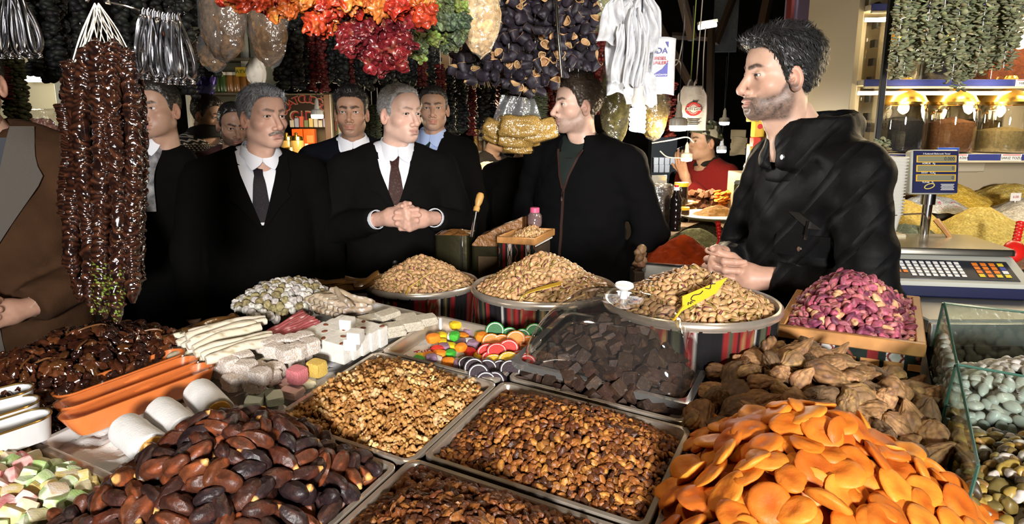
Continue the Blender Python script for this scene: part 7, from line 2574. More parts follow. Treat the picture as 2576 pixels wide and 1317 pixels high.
# clear bags
BAGF = film('clear_bag_film', (.97, .96, .93), .10, .10, (38, 1.0, .012), .45, .04)
def bag(name, label, px_, py_, zc, w, h, content, m_content, fill=.75, seed=1, squish=.45, top=.35, group=None, film_m=None, yaw=0.0, tie=True, neck=.25):
 """a hanging clear bag: content pressed inside a wrinkled film, gathered at the top; (px, py) its middle"""
 c = at(px_, py_, zc)
 root = thing(name, label, 'bag', Matrix.Translation(Vector(c)) @ Matrix.Rotation(yaw, 4, 'Z'), group)
 def shape(scale, z0, z1, nr, na, amp, sd, pinch):
  rings = []
  a = np.arange(na) / na * 2 * PI
  for i in range(nr):
   t = i / (nr - 1)
   z = z0 + (z1 - z0) * t
   q = math.sin(min(max(t, .0), 1) * PI * (1 - pinch * .5)) ** .42 if t > 0 else .02
   q = max(q, .06)
   pr = 1 + amp * noise(np.stack([np.cos(a) * 2.2, np.sin(a) * 2.2, a * 0 + t * 5], 1), 1, sd) + amp * .5 * np.sin(a * 9 + t * 4) * t
   rings.append(np.stack([np.cos(a) * w / 2 * q * pr * scale, np.sin(a) * w / 2 * squish * q * pr * scale, np.full(na, z) + .01 * noise(np.stack([np.cos(a) * 2, np.sin(a) * 2, a * 0 + t], 1), 1, sd + 3)], 1))
  return loft(rings, True)
 v, f = shape(.93, -h / 2 + .004, -h / 2 + h * fill, 14, 32, .10, seed, .25)
 v = v + .004 * noise(v, 90, seed)[:, None]
 cc = np.array(content[0]) * (1 + .25 * noise(v, 150, seed))[:, None]
 m2 = noise(v, 70, seed + 2) > .2
 cc[m2] = np.array(content[1])
 part('contents', [(v, f, np.clip(cc, .004, 1))], m_content, root)
 part('film', shape(1.0, -h / 2, h / 2, 22, 40, .12, seed + 9, neck), film_m or BAGF, root, angle=None)
 if tie:
  part('tie', tube([(0, 0, h / 2 - .005), (0, 0, h / 2 + .18)], .0012, 5), THREAD, root)
 return root
CHAFF = mat('bag_contents', attr=True, rough=.8, bump=(110, 1.0, .006), var=(80, .4))
bag('clear_bag', 'clear bag of tan dried slices between the green peppers and the aubergines', 1208, 45, 1.70, .105, .185, ((.50, .33, .16), (.62, .46, .27)), CHAFF, .85, 3, .5)
bag('clear_bag', 'clear bag of brown dried goods hanging at the upper left', 560, 45, 2.1, .15, .26, ((.11, .065, .035), (.06, .035, .02)), CHAFF, .8, 4, .5, group='clear bags at the upper left')
bag('clear_bag', 'clear bag of brown dried goods beside the white tied bundle', 672, 60, 2.15, .13, .26, ((.15, .085, .04), (.09, .05, .025)), CHAFF, .8, 5, .5, group='clear bags at the upper left')
bag('clear_bag', 'low pointed clear bag hanging between the two brown bags', 535, 130, 2.25, .10, .12, ((.17, .10, .05), (.10, .06, .03)), CHAFF, .6, 6, .5, group='clear bags at the upper left')
bag('clear_bag', 'large clear bag of olive herbs behind the young man', 1548, 250, 2.75, .13, .38, ((.13, .11, .030), (.22, .18, .06)), CHAFF, .8, 7, .5, group='olive herb bags')
bag('clear_bag', 'smaller clear bag of golden herbs right of the light bulb', 1645, 285, 2.95, .13, .22, ((.22, .15, .03), (.13, .09, .02)), CHAFF, .85, 8, .5, group='olive herb bags')
bag('clear_bag', 'clear bag of pale green herbs above the white carrier bags', 1508, 28, 2.5, .12, .14, ((.20, .20, .10), (.30, .28, .14)), CHAFF, .85, 9, .5, group='olive herb bags')
# white tied bundle above the moustached man
bag('white_bundle', 'white tied cloth bundle above the moustached man', 645, 185, 2.5, .07, .10, ((.55, .48, .36), (.62, .55, .44)), mat('white_bundle', attr=True, rough=.7), .98, 10, .6, film_m=mat('white_sheet', (.62, .56, .46), rough=.6))
# clear carrier with noodle packets
nb = thing('noodle_bag', 'clear carrier bag full of yellow noodle packets in front of the young man', 'bag', Matrix.Translation(Vector(at(1300, 240, 2.05))))
PAS = mat('tiny_ring_pasta', (.40, .25, .065), rough=.6, col2=(.20, .115, .025), scale2=380, contrast=(.42, .6), bump=(420, 1.0, .004))
for k, (x, y, w, h, r_, zz) in enumerate([(1305, 318, .115, .062, .02, -.03), (1355, 330, .105, .062, -.28, -.01), (1255, 330, .10, .055, .45, .03), (1298, 348, .105, .050, .0, .0), (1320, 345, .09, .06, -.1, .035), (1302, 372, .085, .032, .05, .02), (1245, 345, .07, .04, .35, .05)]):
 c = at(x, y, 2.05 + zz) - np.array(nb.location)
 v, f = soft_cube(w, .050, h, 12, .46, .13, 500 + k, 1.9)
 M = Matrix.Translation(Vector(c)) @ Matrix.Rotation(r_, 4, 'Y')
 pk = part('packet', xf((v, f), M), PAS, nb)
 part('packet_film', xf((v * np.array([1.08, 1.15, 1.10]), f), M), film('packet_film', (.99, .97, .9), .04, .10, (60, .9, .006), .30), pk)
P4_ = [at(1262, 238, 2.05), at(1345, 250, 2.05)]
def carrier(s, t):
 xl = np.interp(t, [0, .5, 1], [P4_[0][0], P4_[0][0] - .022, P4_[0][0] - .040])
 xr = np.interp(t, [0, .5, 1], [P4_[1][0], P4_[1][0] + .020, P4_[1][0] + .050])
 z = P4_[0][2] - t * .115 - .012 * s
 x = xl + (xr - xl) * s
 y = P4_[0][1] - .022 * np.sin(s * PI) * t + .006 * np.sin(s * 17 + t * 4)
 return np.stack([x, y, z], 1) - np.array(nb.location)
CARR = film('carrier_film', (.95, .95, .95), .08, .14, (26, 1.0, .012), .35, .07)
part('carrier_front', gridsurf(26, 16, carrier), CARR, nb)
part('carrier_back', gridsurf(26, 16, lambda s, t: carrier(s, t) + np.array([0, .045, .002])), CARR, nb)
part('hook', tube(smooth_path([at(1300, 250, 2.05) - np.array(nb.location), at(1310, 232, 2.05) - np.array(nb.location), at(1304, 215, 2.05) - np.array(nb.location), at(1303, 150, 2.05) - np.array(nb.location)], 12), .0018, 6), CHROME, nb)
# white carrier bags
WPL = mat('white_carrier_plastic', (.47, .48, .50), rough=.42, spec=.4, sss=.05, bump=(45, .6, .006))
def bag_sheet(x0, x1, y0, y1, zc, seed, pleat=.006, flare=0.0, npl=7, bottom=.010):
 a, b = at((x0 + x1) / 2, y0, zc), at((x0 + x1) / 2, y1, zc)
 w = (x1 - x0) / F_PX * zc
 H = a[2] - b[2]
 def fn(s, t):
  ww = w * (np.interp(t, [0, .15, .5, 1], [.45, .8, 1, 1 + flare]))
  x = (s - .5) * ww + .004 * np.sin(t * 7 + seed)
  q = np.stack([s * npl + .8 * np.sin(t * 4 + seed), t * 2.2, s * 0 + seed * 3], 1)
  y = 1.5 * pleat * noise(q, 1, seed + 7) + .8 * pleat * noise(q * np.array([2.2, 2.5, 1]), 1, seed + 8) * (1.2 - t) + .010 * noise(np.stack([s * 2, t * 3, s * 0 + seed], 1), 1, seed)
  z = -H * t + bottom * noise(np.stack([s * 5, s * 0, s * 0 + seed], 1), 1, seed) * t
  return np.stack([a[0] + x, a[1] + y, a[2] + z], 1)
 return thicken(gridsurf(40, 26, fn), .0015)
wl = [(1530, 1672, -10, 235, 1.92, 1, .012, .0, 9, 'rear white carrier bag with straight lower edge'), (1515, 1600, -6, 105, 1.86, 2, .010, .35, 6, 'white carrier bag fanning out to the upper left'),
  (1570, 1652, -4, 130, 1.84, 3, .010, .30, 6, 'white carrier bag bunched at the top right'), (1575, 1625, 20, 215, 1.82, 4, .012, .10, 8, 'long narrow white carrier bag hanging down the middle'),
  (1545, 1600, 60, 205, 1.84, 5, .008, .05, 5, 'folded white carrier bag at the lower left of the bunch'), (1590, 1650, 30, 240, 1.86, 6, .010, .0, 7, 'white carrier bag behind the narrow one'), (1572, 1655, 180, 262, 1.88, 7, .004, .0, 3, 'lowest white carrier bag of the bunch above the bulb')]
for x0, x1, y0, y1, zc, sd, pl, fl_, npl, lb in wl:
 solo('carrier_bag', bag_sheet(x0, x1, y0, y1, zc, sd, pl, fl_, npl), WPL, lb, 'carrier bag', 'white carrier bags above the bulb', angle=None)
pb_ = thing('carrier_bag', 'printed white carrier bag with blue and red lettering on the right of the bunch', 'carrier bag', Matrix.Translation(Vector(at(1662, 170, 1.93))), 'white carrier bags above the bulb')
s_ = 1.93 / F_PX
part('sheet', thicken(gridsurf(20, 20, lambda s, t: np.stack([(s - .5) * 70 * s_, .004 * np.sin(s * 6) + .003 * np.sin(t * 5), (.5 - t) * 138 * s_ + .006 * np.sin(s * 3)], 1)), .0015), WPL, pb_, angle=None)
blu = mat('blue_print', (.045, .045, .26), rough=.5)
for tx, y, sz, m_ in (('GIDA', 40, .022, blu), ('YÖRESEL', 22, .0125, REDINK), ('ÜRÜNLERİ', 11, .0125, REDINK)):
 tv, tfc = text_mesh(tx, sz, .0003)
 part('lettering', xf((tv, tfc), Matrix.Translation((-.010, -.008, y * s_)) @ Matrix.Rotation(PI / 2, 4, 'X')), m_, pb_)
part('blue_panel', xf(poly([(-26 * s_, -22 * s_), (16 * s_, -22 * s_), (16 * s_, 14 * s_), (4 * s_, -2 * s_), (-12 * s_, -12 * s_)], 0, .0006), Matrix.Translation((0, -.008, 0)) @ Matrix.Rotation(PI / 2, 4, 'X')), blu, pb_)
part('blue_panel', xf(poly([(8 * s_, 62 * s_), (16 * s_, 62 * s_), (16 * s_, 48 * s_)], 0, .0006), Matrix.Translation((0, -.008, 0)) @ Matrix.Rotation(PI / 2, 4, 'X')), blu, pb_)
tv, tfc = text_mesh('/ GAZİANTEP', .0062, .0003)
part('lettering', xf((tv, tfc), Matrix.Translation((-.002, -.0092, -18 * s_)) @ Matrix.Rotation(PI / 2, 4, 'X')), PAPER, pb_)
# second white bag with the red round emblem
s_ = 3.0 / F_PX
eb = thing('carrier_bag', 'white carrier bag with round red apple emblem above the red sweater', 'carrier bag', Matrix.Translation(Vector(at(1741, 272, 3.0))))
part('sheet', thicken(gridsurf(24, 24, lambda s, t: np.stack([(s - .5) * 78 * s_ * np.interp(t, [0, .12, .2, 1], [.62, .8, .96, 1]), .006 * np.sin(s * 8) + .004 * np.sin(t * 9), (.5 - t) * 110 * s_], 1)), .0015), WPL, eb, angle=None)
for sx in (-14, 2):
 part('handle', tube(smooth_path([(sx * s_, 0, 52 * s_), ((sx + 2) * s_, 0, 62 * s_), ((sx + 6) * s_, 0, 70 * s_)], 8), .008, 8, True, .5), WPL, eb)
cx, cz = 2 * s_, -2 * s_
part('red_emblem', xf(poly([(cx + 19 * s_ * math.cos(a) * (1 + .10 * math.cos(2 * a)), cz + 17 * s_ * math.sin(a) - 1.5 * s_ * abs(math.cos(a))) for a in np.linspace(0, 2 * PI, 40)[:-1]], 0, .0006), Matrix.Translation((0, -.010, 0)) @ Matrix.Rotation(PI / 2, 4, 'X')), REDINK, eb)
part('emblem_disc', xf(poly([(cx + 12.5 * s_ * math.cos(a), cz + 12.5 * s_ * math.sin(a)) for a in np.linspace(0, 2 * PI, 36)[:-1]], 0, .0006), Matrix.Translation((0, -.0112, 0)) @ Matrix.Rotation(PI / 2, 4, 'X')), WPL, eb)
part('emblem_ring', xf(tube([(cx + 10.5 * s_ * math.cos(a), 0, cz + 10.5 * s_ * math.sin(a)) for a in np.linspace(0, 2 * PI, 33)], .0016, 5, False), Matrix.Translation((0, -.012, 0))), REDINK, eb)
part('emblem_bar', box(36 * s_, .001, 8 * s_, 0, (cx, -.0135, cz)), WPL, eb)
tv, tfc = text_mesh('Aydın Çerez', .015, .0003)
tv = np.stack([tv[:, 0] + .3 * tv[:, 1], tv[:, 1], tv[:, 2]], 1)
part('lettering', xf((tv, tfc), Matrix.Translation((cx, -.0145, cz)) @ Matrix.Rotation(PI / 2, 4, 'X')), INKM, eb)
part('leaf', box(14 * s_, .001, 3 * s_, 0, (cx + 3 * s_, -.011, cz + 18 * s_)), INKM, eb)
for k in range(4):
 part('small_print', box((34 - 7 * (k % 2)) * s_, .001, 2 * s_, 0, (cx, -.011, (-27 - 4.2 * k) * s_)), INKM, eb)
# lamps
BULBW = glow('bulb_glow', (1.0, .87, .66), 30.0)
BULBC = glow('bulb_cold', (.95, .97, 1.0), 26.0)
SOCK = mat('lamp_socket', (.66, .62, .55), rough=.4)
def led_lamp(label, px_, py_, zc, R, energy, cold=False, cord=True, group='hanging bulbs'):
 c = at(px_, py_, zc)
 root = thing('hanging_bulb', label, 'lamp', Matrix.Translation(Vector(c)), group)
 part('diffuser', lathe([(.0001, -R * .55), (R * .85, -R * .5), (R * 1.0, -R * .3), (R * 1.0, R * .1)], 28, False), BULBC if cold else BULBW, root)
 rib = []
 n = 56
 a = np.arange(n) / n * 2 * PI
 for r, z in ((1.02, .1), (1.04, .35), (.98, .8), (.80, .95), (.45, 1.05), (.40, 1.5), (.34, 1.6), (.32, 2.4), (.2, 2.6), (.08, 2.9)):
  w = 1 + (.02 * np.sign(np.sin(a * 14)) if z < .9 else 0)
  rib.append(np.stack([np.cos(a) * R * r * w, np.sin(a) * R * r * w, np.full(n, R * z)], 1))
 part('housing', loft(rib, True), SOCK, root)
 if cord:
  part('cord', tube(smooth_path([(0, 0, R * 2.8), (.004, .002, R * 2.8 + .3), (-.003, 0, R * 2.8 + .7)], 10), .0022, 6), INKM, root)
 point_light('bulb_light', (c[0], c[1], c[2] - R * .9), energy, (.95, .97, 1.0) if cold else (1.0, .80, .52), R * .6)
 return root
led_lamp('glowing bulb in front of the red-lettered shop window', 798, 290, 4.6, .040, 14)
led_lamp('glowing bulb in front of the emblem bag', 1706, 318, 2.85, .036, 9)
led_lamp('glowing bulb hanging by the red-sweatered person\'s hand', 1727, 398, 3.7, .030, 5)
led_lamp('small bright bulb above the camouflage cap', 1822, 308, 5.6, .040, 12, True)
led_lamp('small bright bulb right of the camouflage cap', 1815, 378, 6.2, .042, 12, True)
# spiral bulb under the white bags
c = at(1604, 300, 1.90)
cf = thing('spiral_bulb', 'lit spiral energy-saving bulb under the white carrier bags', 'lamp', Matrix.Translation(Vector(c)))
t = np.linspace(0, 1, 110)
part('spiral_tube', tube(np.stack([.017 * np.cos(t * 5 * 2 * PI), .017 * np.sin(t * 5 * 2 * PI), .030 - .062 * t], 1), .0062, 10), BULBC, cf)
part('socket', lathe([(.016, .034), (.019, .038), (.020, .055), (.013, .065), (.013, .09)], 24), SOCK, cf)
part('cord', tube([(0, 0, .088), (.002, .003, .3), (0, 0, .6)], .0022, 6), INKM, cf)
point_light('spiral_light', (c[0], c[1], c[2] - .05), 6, (1.0, .95, .86), .03)
# ================================================================== behind the people
def block(name, label, cat, x0, y0, x1, y1, zc, depth, m, group=None, b=.003, parts=None):
 """an upright box whose front face fills the given part of the picture at that distance"""
 a, c = at(x0, y0, zc), at(x1, y1, zc)
 w, h = abs(c[0] - a[0]), abs(a[2] - c[2])
 root = thing(name, label, cat, ((a[0] + c[0]) / 2, a[1], min(a[2], c[2])), group)
 part('body', box(w, depth, h, b, (0, depth / 2, h / 2)), m, root)
 if parts:
  parts(root, w, h)
 return root
def front_text(root, txt, x, z, size, m, y=-.002):
 tv_, tf_ = text_mesh(txt, size, .0006)
 return part('lettering', xf((tv_, tf_), Matrix.Translation((x, y, z)) @ Matrix.Rotation(PI / 2, 4, 'X')), m, root)
# garlands of dried peppers and aubergines
GARL = mat('dried_garland', attr=True, rough=.6, spec=.35, bump=(90, .5, .004))
def garland(seed, L, cols, R=.032, step=.020, sub=1, per=3):
 r_ = np.random.default_rng(seed)
 g = G()
 v, f = ico(sub)
 for k in range(int(L / step)):
  for q in range(per):
   a = r_.uniform(0, 2 * PI)
   c = tint(cols[r_.integers(0, len(cols))], r_, .3, .1)
   s = R * r_.uniform(.35, .62)
   vv = v * (1 + .35 * noise(v * 1.5 + k * 3 + q, 1, seed))[:, None] * np.array([s, s, s * 1.1])
   g.add((vv + np.array([math.cos(a) * R * .5, math.sin(a) * R * .5, -k * step + r_.uniform(-.006, .006)]), f), np.clip(c * (1 + .3 * noise(v, 1, k))[:, None], .003, 1))
 return g
REDC = [(.075, .007, .006), (.11, .011, .008), (.05, .005, .005)]
DARKC = [(.008, .009, .007), (.014, .014, .011), (.006, .006, .007)]
GREENC = [(.05, .058, .030), (.075, .08, .04)]
gmesh = {('red', k): garland(800 + k, .62, REDC).mesh('garland', [GARL], True, 60) for k in range(2)}
gmesh.update({('dark', k): garland(810 + k, .62, DARKC, .036).mesh('garland', [GARL], True, 60) for k in range(2)})
gmesh.update({('green', k): garland(820 + k, .50, GREENC, .022, .012).mesh('garland', [GARL], True, 60) for k in range(1)})
gstr = as_g(tube([(0, 0, .25), (0, 0, 0), (0, 0, -.3)], .002, 4)).mesh('string', [THREAD])
NAMES = dict(red='dark red dried pepper garland', dark='near-black dried aubergine garland', green='grey-green dried herb garland')
def hang(kind, x, ytop, zc, s=1.0, k=0, where='', group=None):
 c = at(x, ytop, zc)
 root = thing('dried_garland', NAMES[kind] + ' ' + where, 'garland', Matrix.Translation(Vector(c)) @ Matrix.Rotation(k * 1.7, 4, 'Z') @ Matrix.Diagonal((1, 1, s, 1)), group)
 link('pieces', gmesh[kind, k % (1 if kind == 'green' else 2)], root)
 link('string', gstr, root)
w1 = 'in the row behind the two grey-haired men'
for k, x in enumerate(range(700, 1095, 17)):
 kind = 'red' if (760 < x < 805 or 860 < x < 885 or 1040 < x < 1060 or 820 < x < 832) else 'dark'
 hang(kind, x + (k * 5) % 7, -20 + (k * 13) % 30, 3.9 + .12 * (k % 3), .84, k, w1, w1)
w2 = 'in the row right of the blue-shirted man'
for k, x in enumerate(range(1108, 1400, 18)):
 kind = 'red' if k % 4 == 0 or x > 1375 else 'dark'
 hang(kind, x + (k * 5) % 7, 165 + (k * 11) % 25, 4.0 + .1 * (k % 3), .60, k, w2, w2)
w3 = 'at the upper left behind the walnut strings'
for k, x in enumerate([55, 75, 95, 118, 140, 165, 190, 300, 322, 345, 380, 420, 455]):
 hang('dark', x, -60 + (k * 17) % 40, 2.7 + .1 * (k % 3), .62 if x < 130 else .75, k, w3, w3)
for k, x in enumerate([500, 520, 690, 710, 735]):
 hang('dark', x, -40, 3.3, .7 + .1 * (k > 1), k, 'beside the clear bags at the upper left', 'garlands beside the clear bags')
w4 = 'hanging at the left edge'
for k, x in enumerate([4, 18, 32, 44]):
 hang('green', x, 130 + 6 * k, 2.35, .55, k, w4, w4)
hang('red', -4, 165, 2.3, .18, 0, 'short, at the left edge', None)
w5 = 'between the aubergines and the white carrier bags'
for k, x in enumerate([1500, 1518, 1690, 1650]):
 hang('red', x, 60 + 150 * (x > 1600), 3.6, .75 - .3 * (x > 1600), k, w5, w5)
for k, x in enumerate([1335, 1350, 1365]):
 hang('green', x, 232, 2.6, .20, k, 'below the dried aubergines', 'herb garlands below the aubergines')
for k, x in enumerate([905, 918, 935, 950]):
 hang('green', x, 265, 4.2, .42, k, 'behind the young guard', 'herb garlands behind the guard')
# pale onion-like stem bundle
g = G()
r_ = np.random.default_rng(5)
P0 = at(1205, 188, 3.3)
for k in range(34):
 b_ = P0 + np.array([r_.uniform(-.075, .075), r_.uniform(-.03, .03), -.055 + r_.uniform(-.01, .01)])
 g.add(tube([P0 + np.array([(b_ - P0)[0] * .55, 0, 0]), b_], .0016, 4))
o_ = solo('stem_bundle', g, mat('pale_stems', (.42, .36, .24), rough=.8), 'fan of pale dry stems below the aubergines', 'stems')
o_['kind'] = 'stuff'
# lit booth far left
SHOPWALL = mat('lit_shop_wall', (.40, .36, .24), rough=.6)
block('booth_wall', 'pale lit wall of the booth at the far left', 'wall panel', -40, 140, 146, 520, 4.6, .05, SHOPWALL)
block('booth_post', 'pale edge post of the far left booth', 'post', 126, 140, 146, 520, 4.2, .08, mat('pale_post', (.45, .43, .33), rough=.5))
TUBEG = glow('fluorescent_glow', (1.0, .97, .86), 9.0)
def fluo(label, x0, y0, x1, y1, zc, e):
 a, b = at(x0, y0, zc), at(x1, y1, zc)
 root = thing('tube_lamp', label, 'lamp', Matrix.Translation(Vector((a + b) / 2)))
 o = (a + b) / 2
 part('tube', tube([a - o, (a + b) / 2 - o, b - o], .016, 10), TUBEG, root)
 M = frame((0, .0, .03), (b - a), (0, 0, 1))
 part('fitting', xf(box(np.linalg.norm(b - a) * 1.05, .05, .025, .003), M), SOCK, root)
 point_light('tube_light', tuple(o + np.array([0, -.06, -.06])), e, (1.0, .92, .74), .06)
fluo('short fluorescent lamp in the far left booth', 55, 200, 105, 200, 4.3, 7)
fluo('fluorescent lamp under the dark ceiling right of the middle', 1757, 70, 1802, 62, 5.2, 4)
bag('clear_bag', 'clear bag of reddish dried goods in the far left booth', 98, 325, 3.9, .23, .22, ((.24, .07, .04), (.34, .13, .08)), CHAFF, .75, 21, .6, tie=False, neck=.6)
bag('clear_bag', 'small clear bag in front of the reddish bag', 72, 350, 3.75, .14, .12, ((.30, .26, .2), (.4, .36, .3)), CHAFF, .7, 22, .6, tie=False, neck=.6)
def red_box(root, w, h):
 part('red_band', box(w * 1.01, .002, h * .16, 0, (0, -.002, h * .90)), REDINK, root)
 for sx in (-.28, .3):
  v, f = poly([(-h * .22, 0), (0, -h * .26), (h * .22, 0), (0, h * .26)], 0, .001)
  part('red_diamond', xf((v, f), Matrix.Translation((sx * w, -.002, h * .35)) @ Matrix.Rotation(PI / 2, 4, 'X')), REDINK, root)
CARD = mat('cream_carton_board', (.62, .52, .36), rough=.6)
block('product_box', 'cream and red product box in the far left booth', 'box', 70, 358, 110, 432, 3.8, .08, CARD, 'cream and red boxes', parts=red_box)
block('product_box', 'cream and red product box half behind the walnut strings', 'box', 112, 358, 158, 432, 3.8, .08, CARD, 'cream and red boxes', parts=red_box)
cone_heap('lentil_heap', 'heap of green lentils in the far left booth', 112, 408, 3.5, .17, .15, .10, (.22, .19, .06), (.14, .12, .04), seed=21)
block('booth_counter', 'pale counter of the far left booth', 'counter', -40, 447, 175, 640, 3.45, .4, SHOPWALL)
# shelves behind the zigzag sweater
SHELFW = mat('dim_shelf', (.10, .085, .06), rough=.6)
rk = thing('jar_shelf', 'dim wall shelf of small jars above the zigzag sweater man', 'shelf', Matrix.Translation(Vector(at(575, 300, 5.3))))
o = np.array(rk.location)
s_ = 5.3 / F_PX
part('back', box(230 * s_, .04, 280 * s_, 0, (0, .22, 90 * s_)), mat('dim_green_wall', (.12, .12, .08), rough=.7), rk)
for yy in (155, 238, 305):
 part('shelf_board', box(200 * s_, .26, .02, .002, (10 * s_, .09, (300 - yy) * s_)), SHELFW, rk)
part('pale_side', box(20 * s_, .02, 130 * s_, .002, (48 * s_, .04, 165 * s_)), mat('pale_side', (.34, .33, .28), rough=.6), rk)
jm = mat('small_jar_amber', (.24, .11, .03), rough=.25, coat=.5)
jm2 = mat('small_jar_green', (.05, .10, .03), rough=.25, coat=.5)
jv = lathe([(.0001, 0), (.034, 0), (.036, .01), (.036, .10), (.028, .12), (.028, .135), (.0001, .136)], 14, False)
lidv = lathe([(.030, .128), (.031, .15), (.0001, .152)], 14, False)
for row, (yy, n, mm) in enumerate(((155, 6, jm), (238, 9, jm))):
 for k in range(n):
  P_ = o + np.array([(-58 + 17 * k) * s_, .02, (300 - yy) * s_ + .012])
  jr = thing('small_jar', 'small amber jar on the dim wall shelf', 'jar', Matrix.Translation(Vector(P_)), 'small jars on the dim wall shelf')
  part('glass', jv, jm2 if (row == 1 and k < 4) else jm, jr)
  part('lid', lidv, SOCK, jr)
block('yellow_sign', 'small yellow sign on the dim wall shelf', 'sign', 591, 168, 628, 192, 5.2, .01, mat('yellow_sign', (.55, .38, .03), rough=.5), parts=lambda r, w, h: front_text(r, 'AYVA', 0, h / 2, h * .6, mat('green_letters', (.03, .12, .04), rough=.6)))
block('white_post', 'thin white post left of the zigzag sweater man', 'post', 461, 190, 470, 420, 4.9, .04, mat('white_paint', (.55, .53, .46), rough=.5))
block('green_sign_box', 'white carton with dark green top band reading CEVİZ', 'box', 471, 248, 526, 310, 5.0, .2, mat('white_carton', (.50, .47, .40), rough=.6), parts=lambda r, w, h: (part('green_band', box(w * 1.01, .003, h * .26, 0, (0, -.002, h * .87)), mat('dark_green_band', (.015, .06, .03), rough=.5), r), front_text(r, 'CEVİZ', .03, h * .87, h * .20, PAPER, -.005)))
FOIL = mat('blue_foil', (.03, .02, .12), rough=.2, metal=.7, bump=(30, .8, .01))
bag('foil_bag', 'dark blue shiny foil bag with silver bow left of the dim shelf', 515, 215, 4.6, .16, .18, ((.02, .02, .08), (.03, .03, .1)), mat('foil_in', attr=True, rough=.4), .9, 31, .5, film_m=FOIL, tie=False, neck=.9)
solo('silver_bow', [xf(uvs(8, 6, (.03, .012, .014)), TRS(tuple(at(516, 172, 4.55)), (0, .6 * q, 0))) for q in range(5)], CHROME, 'silver bow on top of the blue foil bag', 'bow')
# red-lettered shop window
sw_ = thing('shop_window', 'dark shop window with arched cream and red GIDA lettering', 'window', Matrix.Translation(Vector(at(775, 330, 5.2))))
s_ = 5.2 / F_PX
part('window_back', box(150 * s_, .03, 240 * s_, 0, (5 * s_, .5, -20 * s_)), mat('shop_interior', (.26, .18, .09), rough=.7), sw_)
part('dark_sign_band', box(120 * s_, .02, 72 * s_, 0, (-5 * s_, .01, 52 * s_)), mat('dark_sign', (.022, .014, .010), rough=.3), sw_)
part('top_rail', box(130 * s_, .03, 3 * s_, 0, (-5 * s_, 0, 90 * s_)), SHELFW, sw_)
CRED, CRIM = mat('sign_red', (.22, .012, .012), rough=.5), mat('sign_cream', (.30, .20, .12), rough=.5)
word = 'SUATCUOĞLU'
for i, ch in enumerate(word):
 an = math.radians(62 - 13.5 * i)
 cx_, cz_ = -2 * s_ - 62 * s_ * math.sin(an), 20 * s_ + 58 * s_ * math.cos(an)
 tv, tfc = text_mesh(ch, 25 * s_, .002)
 M = Matrix.Translation((cx_, -.006, cz_)) @ Matrix.Rotation(-an, 4, 'Y') @ Matrix.Rotation(PI / 2, 4, 'X')
 part('lettering', xf((tv * np.array([1.25, 1.15, .5]), tfc), M), CRIM, sw_)
 part('lettering', xf((tv * np.array([1.0, 1.0, 1.0]), tfc), Matrix.Translation((0, -.002, 0)) @ M), CRED, sw_)
tv, tfc = text_mesh('GIDA', 31 * s_, .002, space=1.1)
M = Matrix.Translation((0, -.006, 36 * s_)) @ Matrix.Rotation(PI / 2, 4, 'X')
part('lettering', xf((tv * np.array([1.14, 1.22, .5]), tfc), M), CRIM, sw_)
part('lettering', xf((tv, tfc), Matrix.Translation((0, -.003, 0)) @ M), CRED, sw_)
for yy in (300, 372, 395, 440):
 part('shelf_board', box(100 * s_, .3, .012, .001, (-8 * s_, .2, (330 - yy) * s_)), mat('light_shelf', (.42, .38, .30), rough=.5), sw_)
part('wood_post', box(16 * s_, .06, 190 * s_, .004, (55 * s_, -.02, -5 * s_)), mat('brown_post', (.12, .06, .03), rough=.5), sw_)
part('post_edge', box(3 * s_, .05, 190 * s_, .002, (64 * s_, -.03, -5 * s_)), mat('pale_edge', (.42, .37, .28), rough=.5), sw_)
ORP = mat('orange_packet', (.72, .105, .012), rough=.3, bump=(60, .5, .004))
for k, (x0, x1) in enumerate(((733, 760), (762, 790))):
 block('orange_packet', 'glossy orange packet in the shop window, %s of the pair' % ('left' if k == 0 else 'right'), 'packet', x0, 324, x1, 371, 5.05, .06, ORP, 'orange packets', parts=lambda r, w, h: (part('photo_patch', box(w * .6, .002, h * .4, 0, (w * .1, -.002, h * .45)), mat('orange_photo', (.55, .22, .06), rough=.4), r), part('barcode', box(w * .3, .002, h * .14, 0, (-w * .25, -.003, h * .14)), PAPER, r)))
block('blue_box', 'dark blue box below the orange packets', 'box', 741, 375, 786, 393, 5.0, .08, BLUE)
for k, x0 in enumerate((735, 752, 768)):
 block('yellow_box', 'yellow box with blue triangle, number %d from the left below the blue box' % (k + 1), 'box', x0, 397, x0 + 15, 438, 5.0, .06, mat('yellow_box', (.62, .42, .10), rough=.5), 'yellow boxes', parts=lambda r, w, h: part('blue_triangle', xf(poly([(-w * .4, 0), (w * .4, 0), (0, h * .45)], 0, .001), Matrix.Translation((0, -.002, h * .1)) @ Matrix.Rotation(PI / 2, 4, 'X')), BLUE, r))
for k, (x, y) in enumerate(((700, 376), (715, 374), (728, 372), (745, 345), (720, 345))):
 c = at(x, y, 4.9)
 jr = thing('gold_lid_jar', 'gold-lidded jar in the window behind the moustached man', 'jar', (c[0], c[1], c[2] - .12), 'gold-lidded jars in the window')
 part('glass', lathe([(.0001, 0), (.05, 0), (.052, .09), (.04, .11)], 16, False), mat('amber_jar', (.34, .22, .06), rough=.2), jr)
 part('lid', lathe([(.052, .10), (.045, .125), (.012, .135), (.014, .15), (.0001, .155)], 16, False), GOLD, jr)
PKC = [(.45, .40, .32), (.30, .32, .42), (.50, .10, .05), (.16, .20, .10), (.55, .42, .16), (.48, .44, .38)]
for k in range(9):
 x0 = 728 + 12 * k
 block('small_packet', 'small packet on the upper shelf of the shop window', 'packet', x0, 302 - (k % 3) * 5, x0 + 10, 320, 5.15, .05, mat('packet_%d' % (k % 6), PKC[k % 6], rough=.5), 'small packets in the shop window')
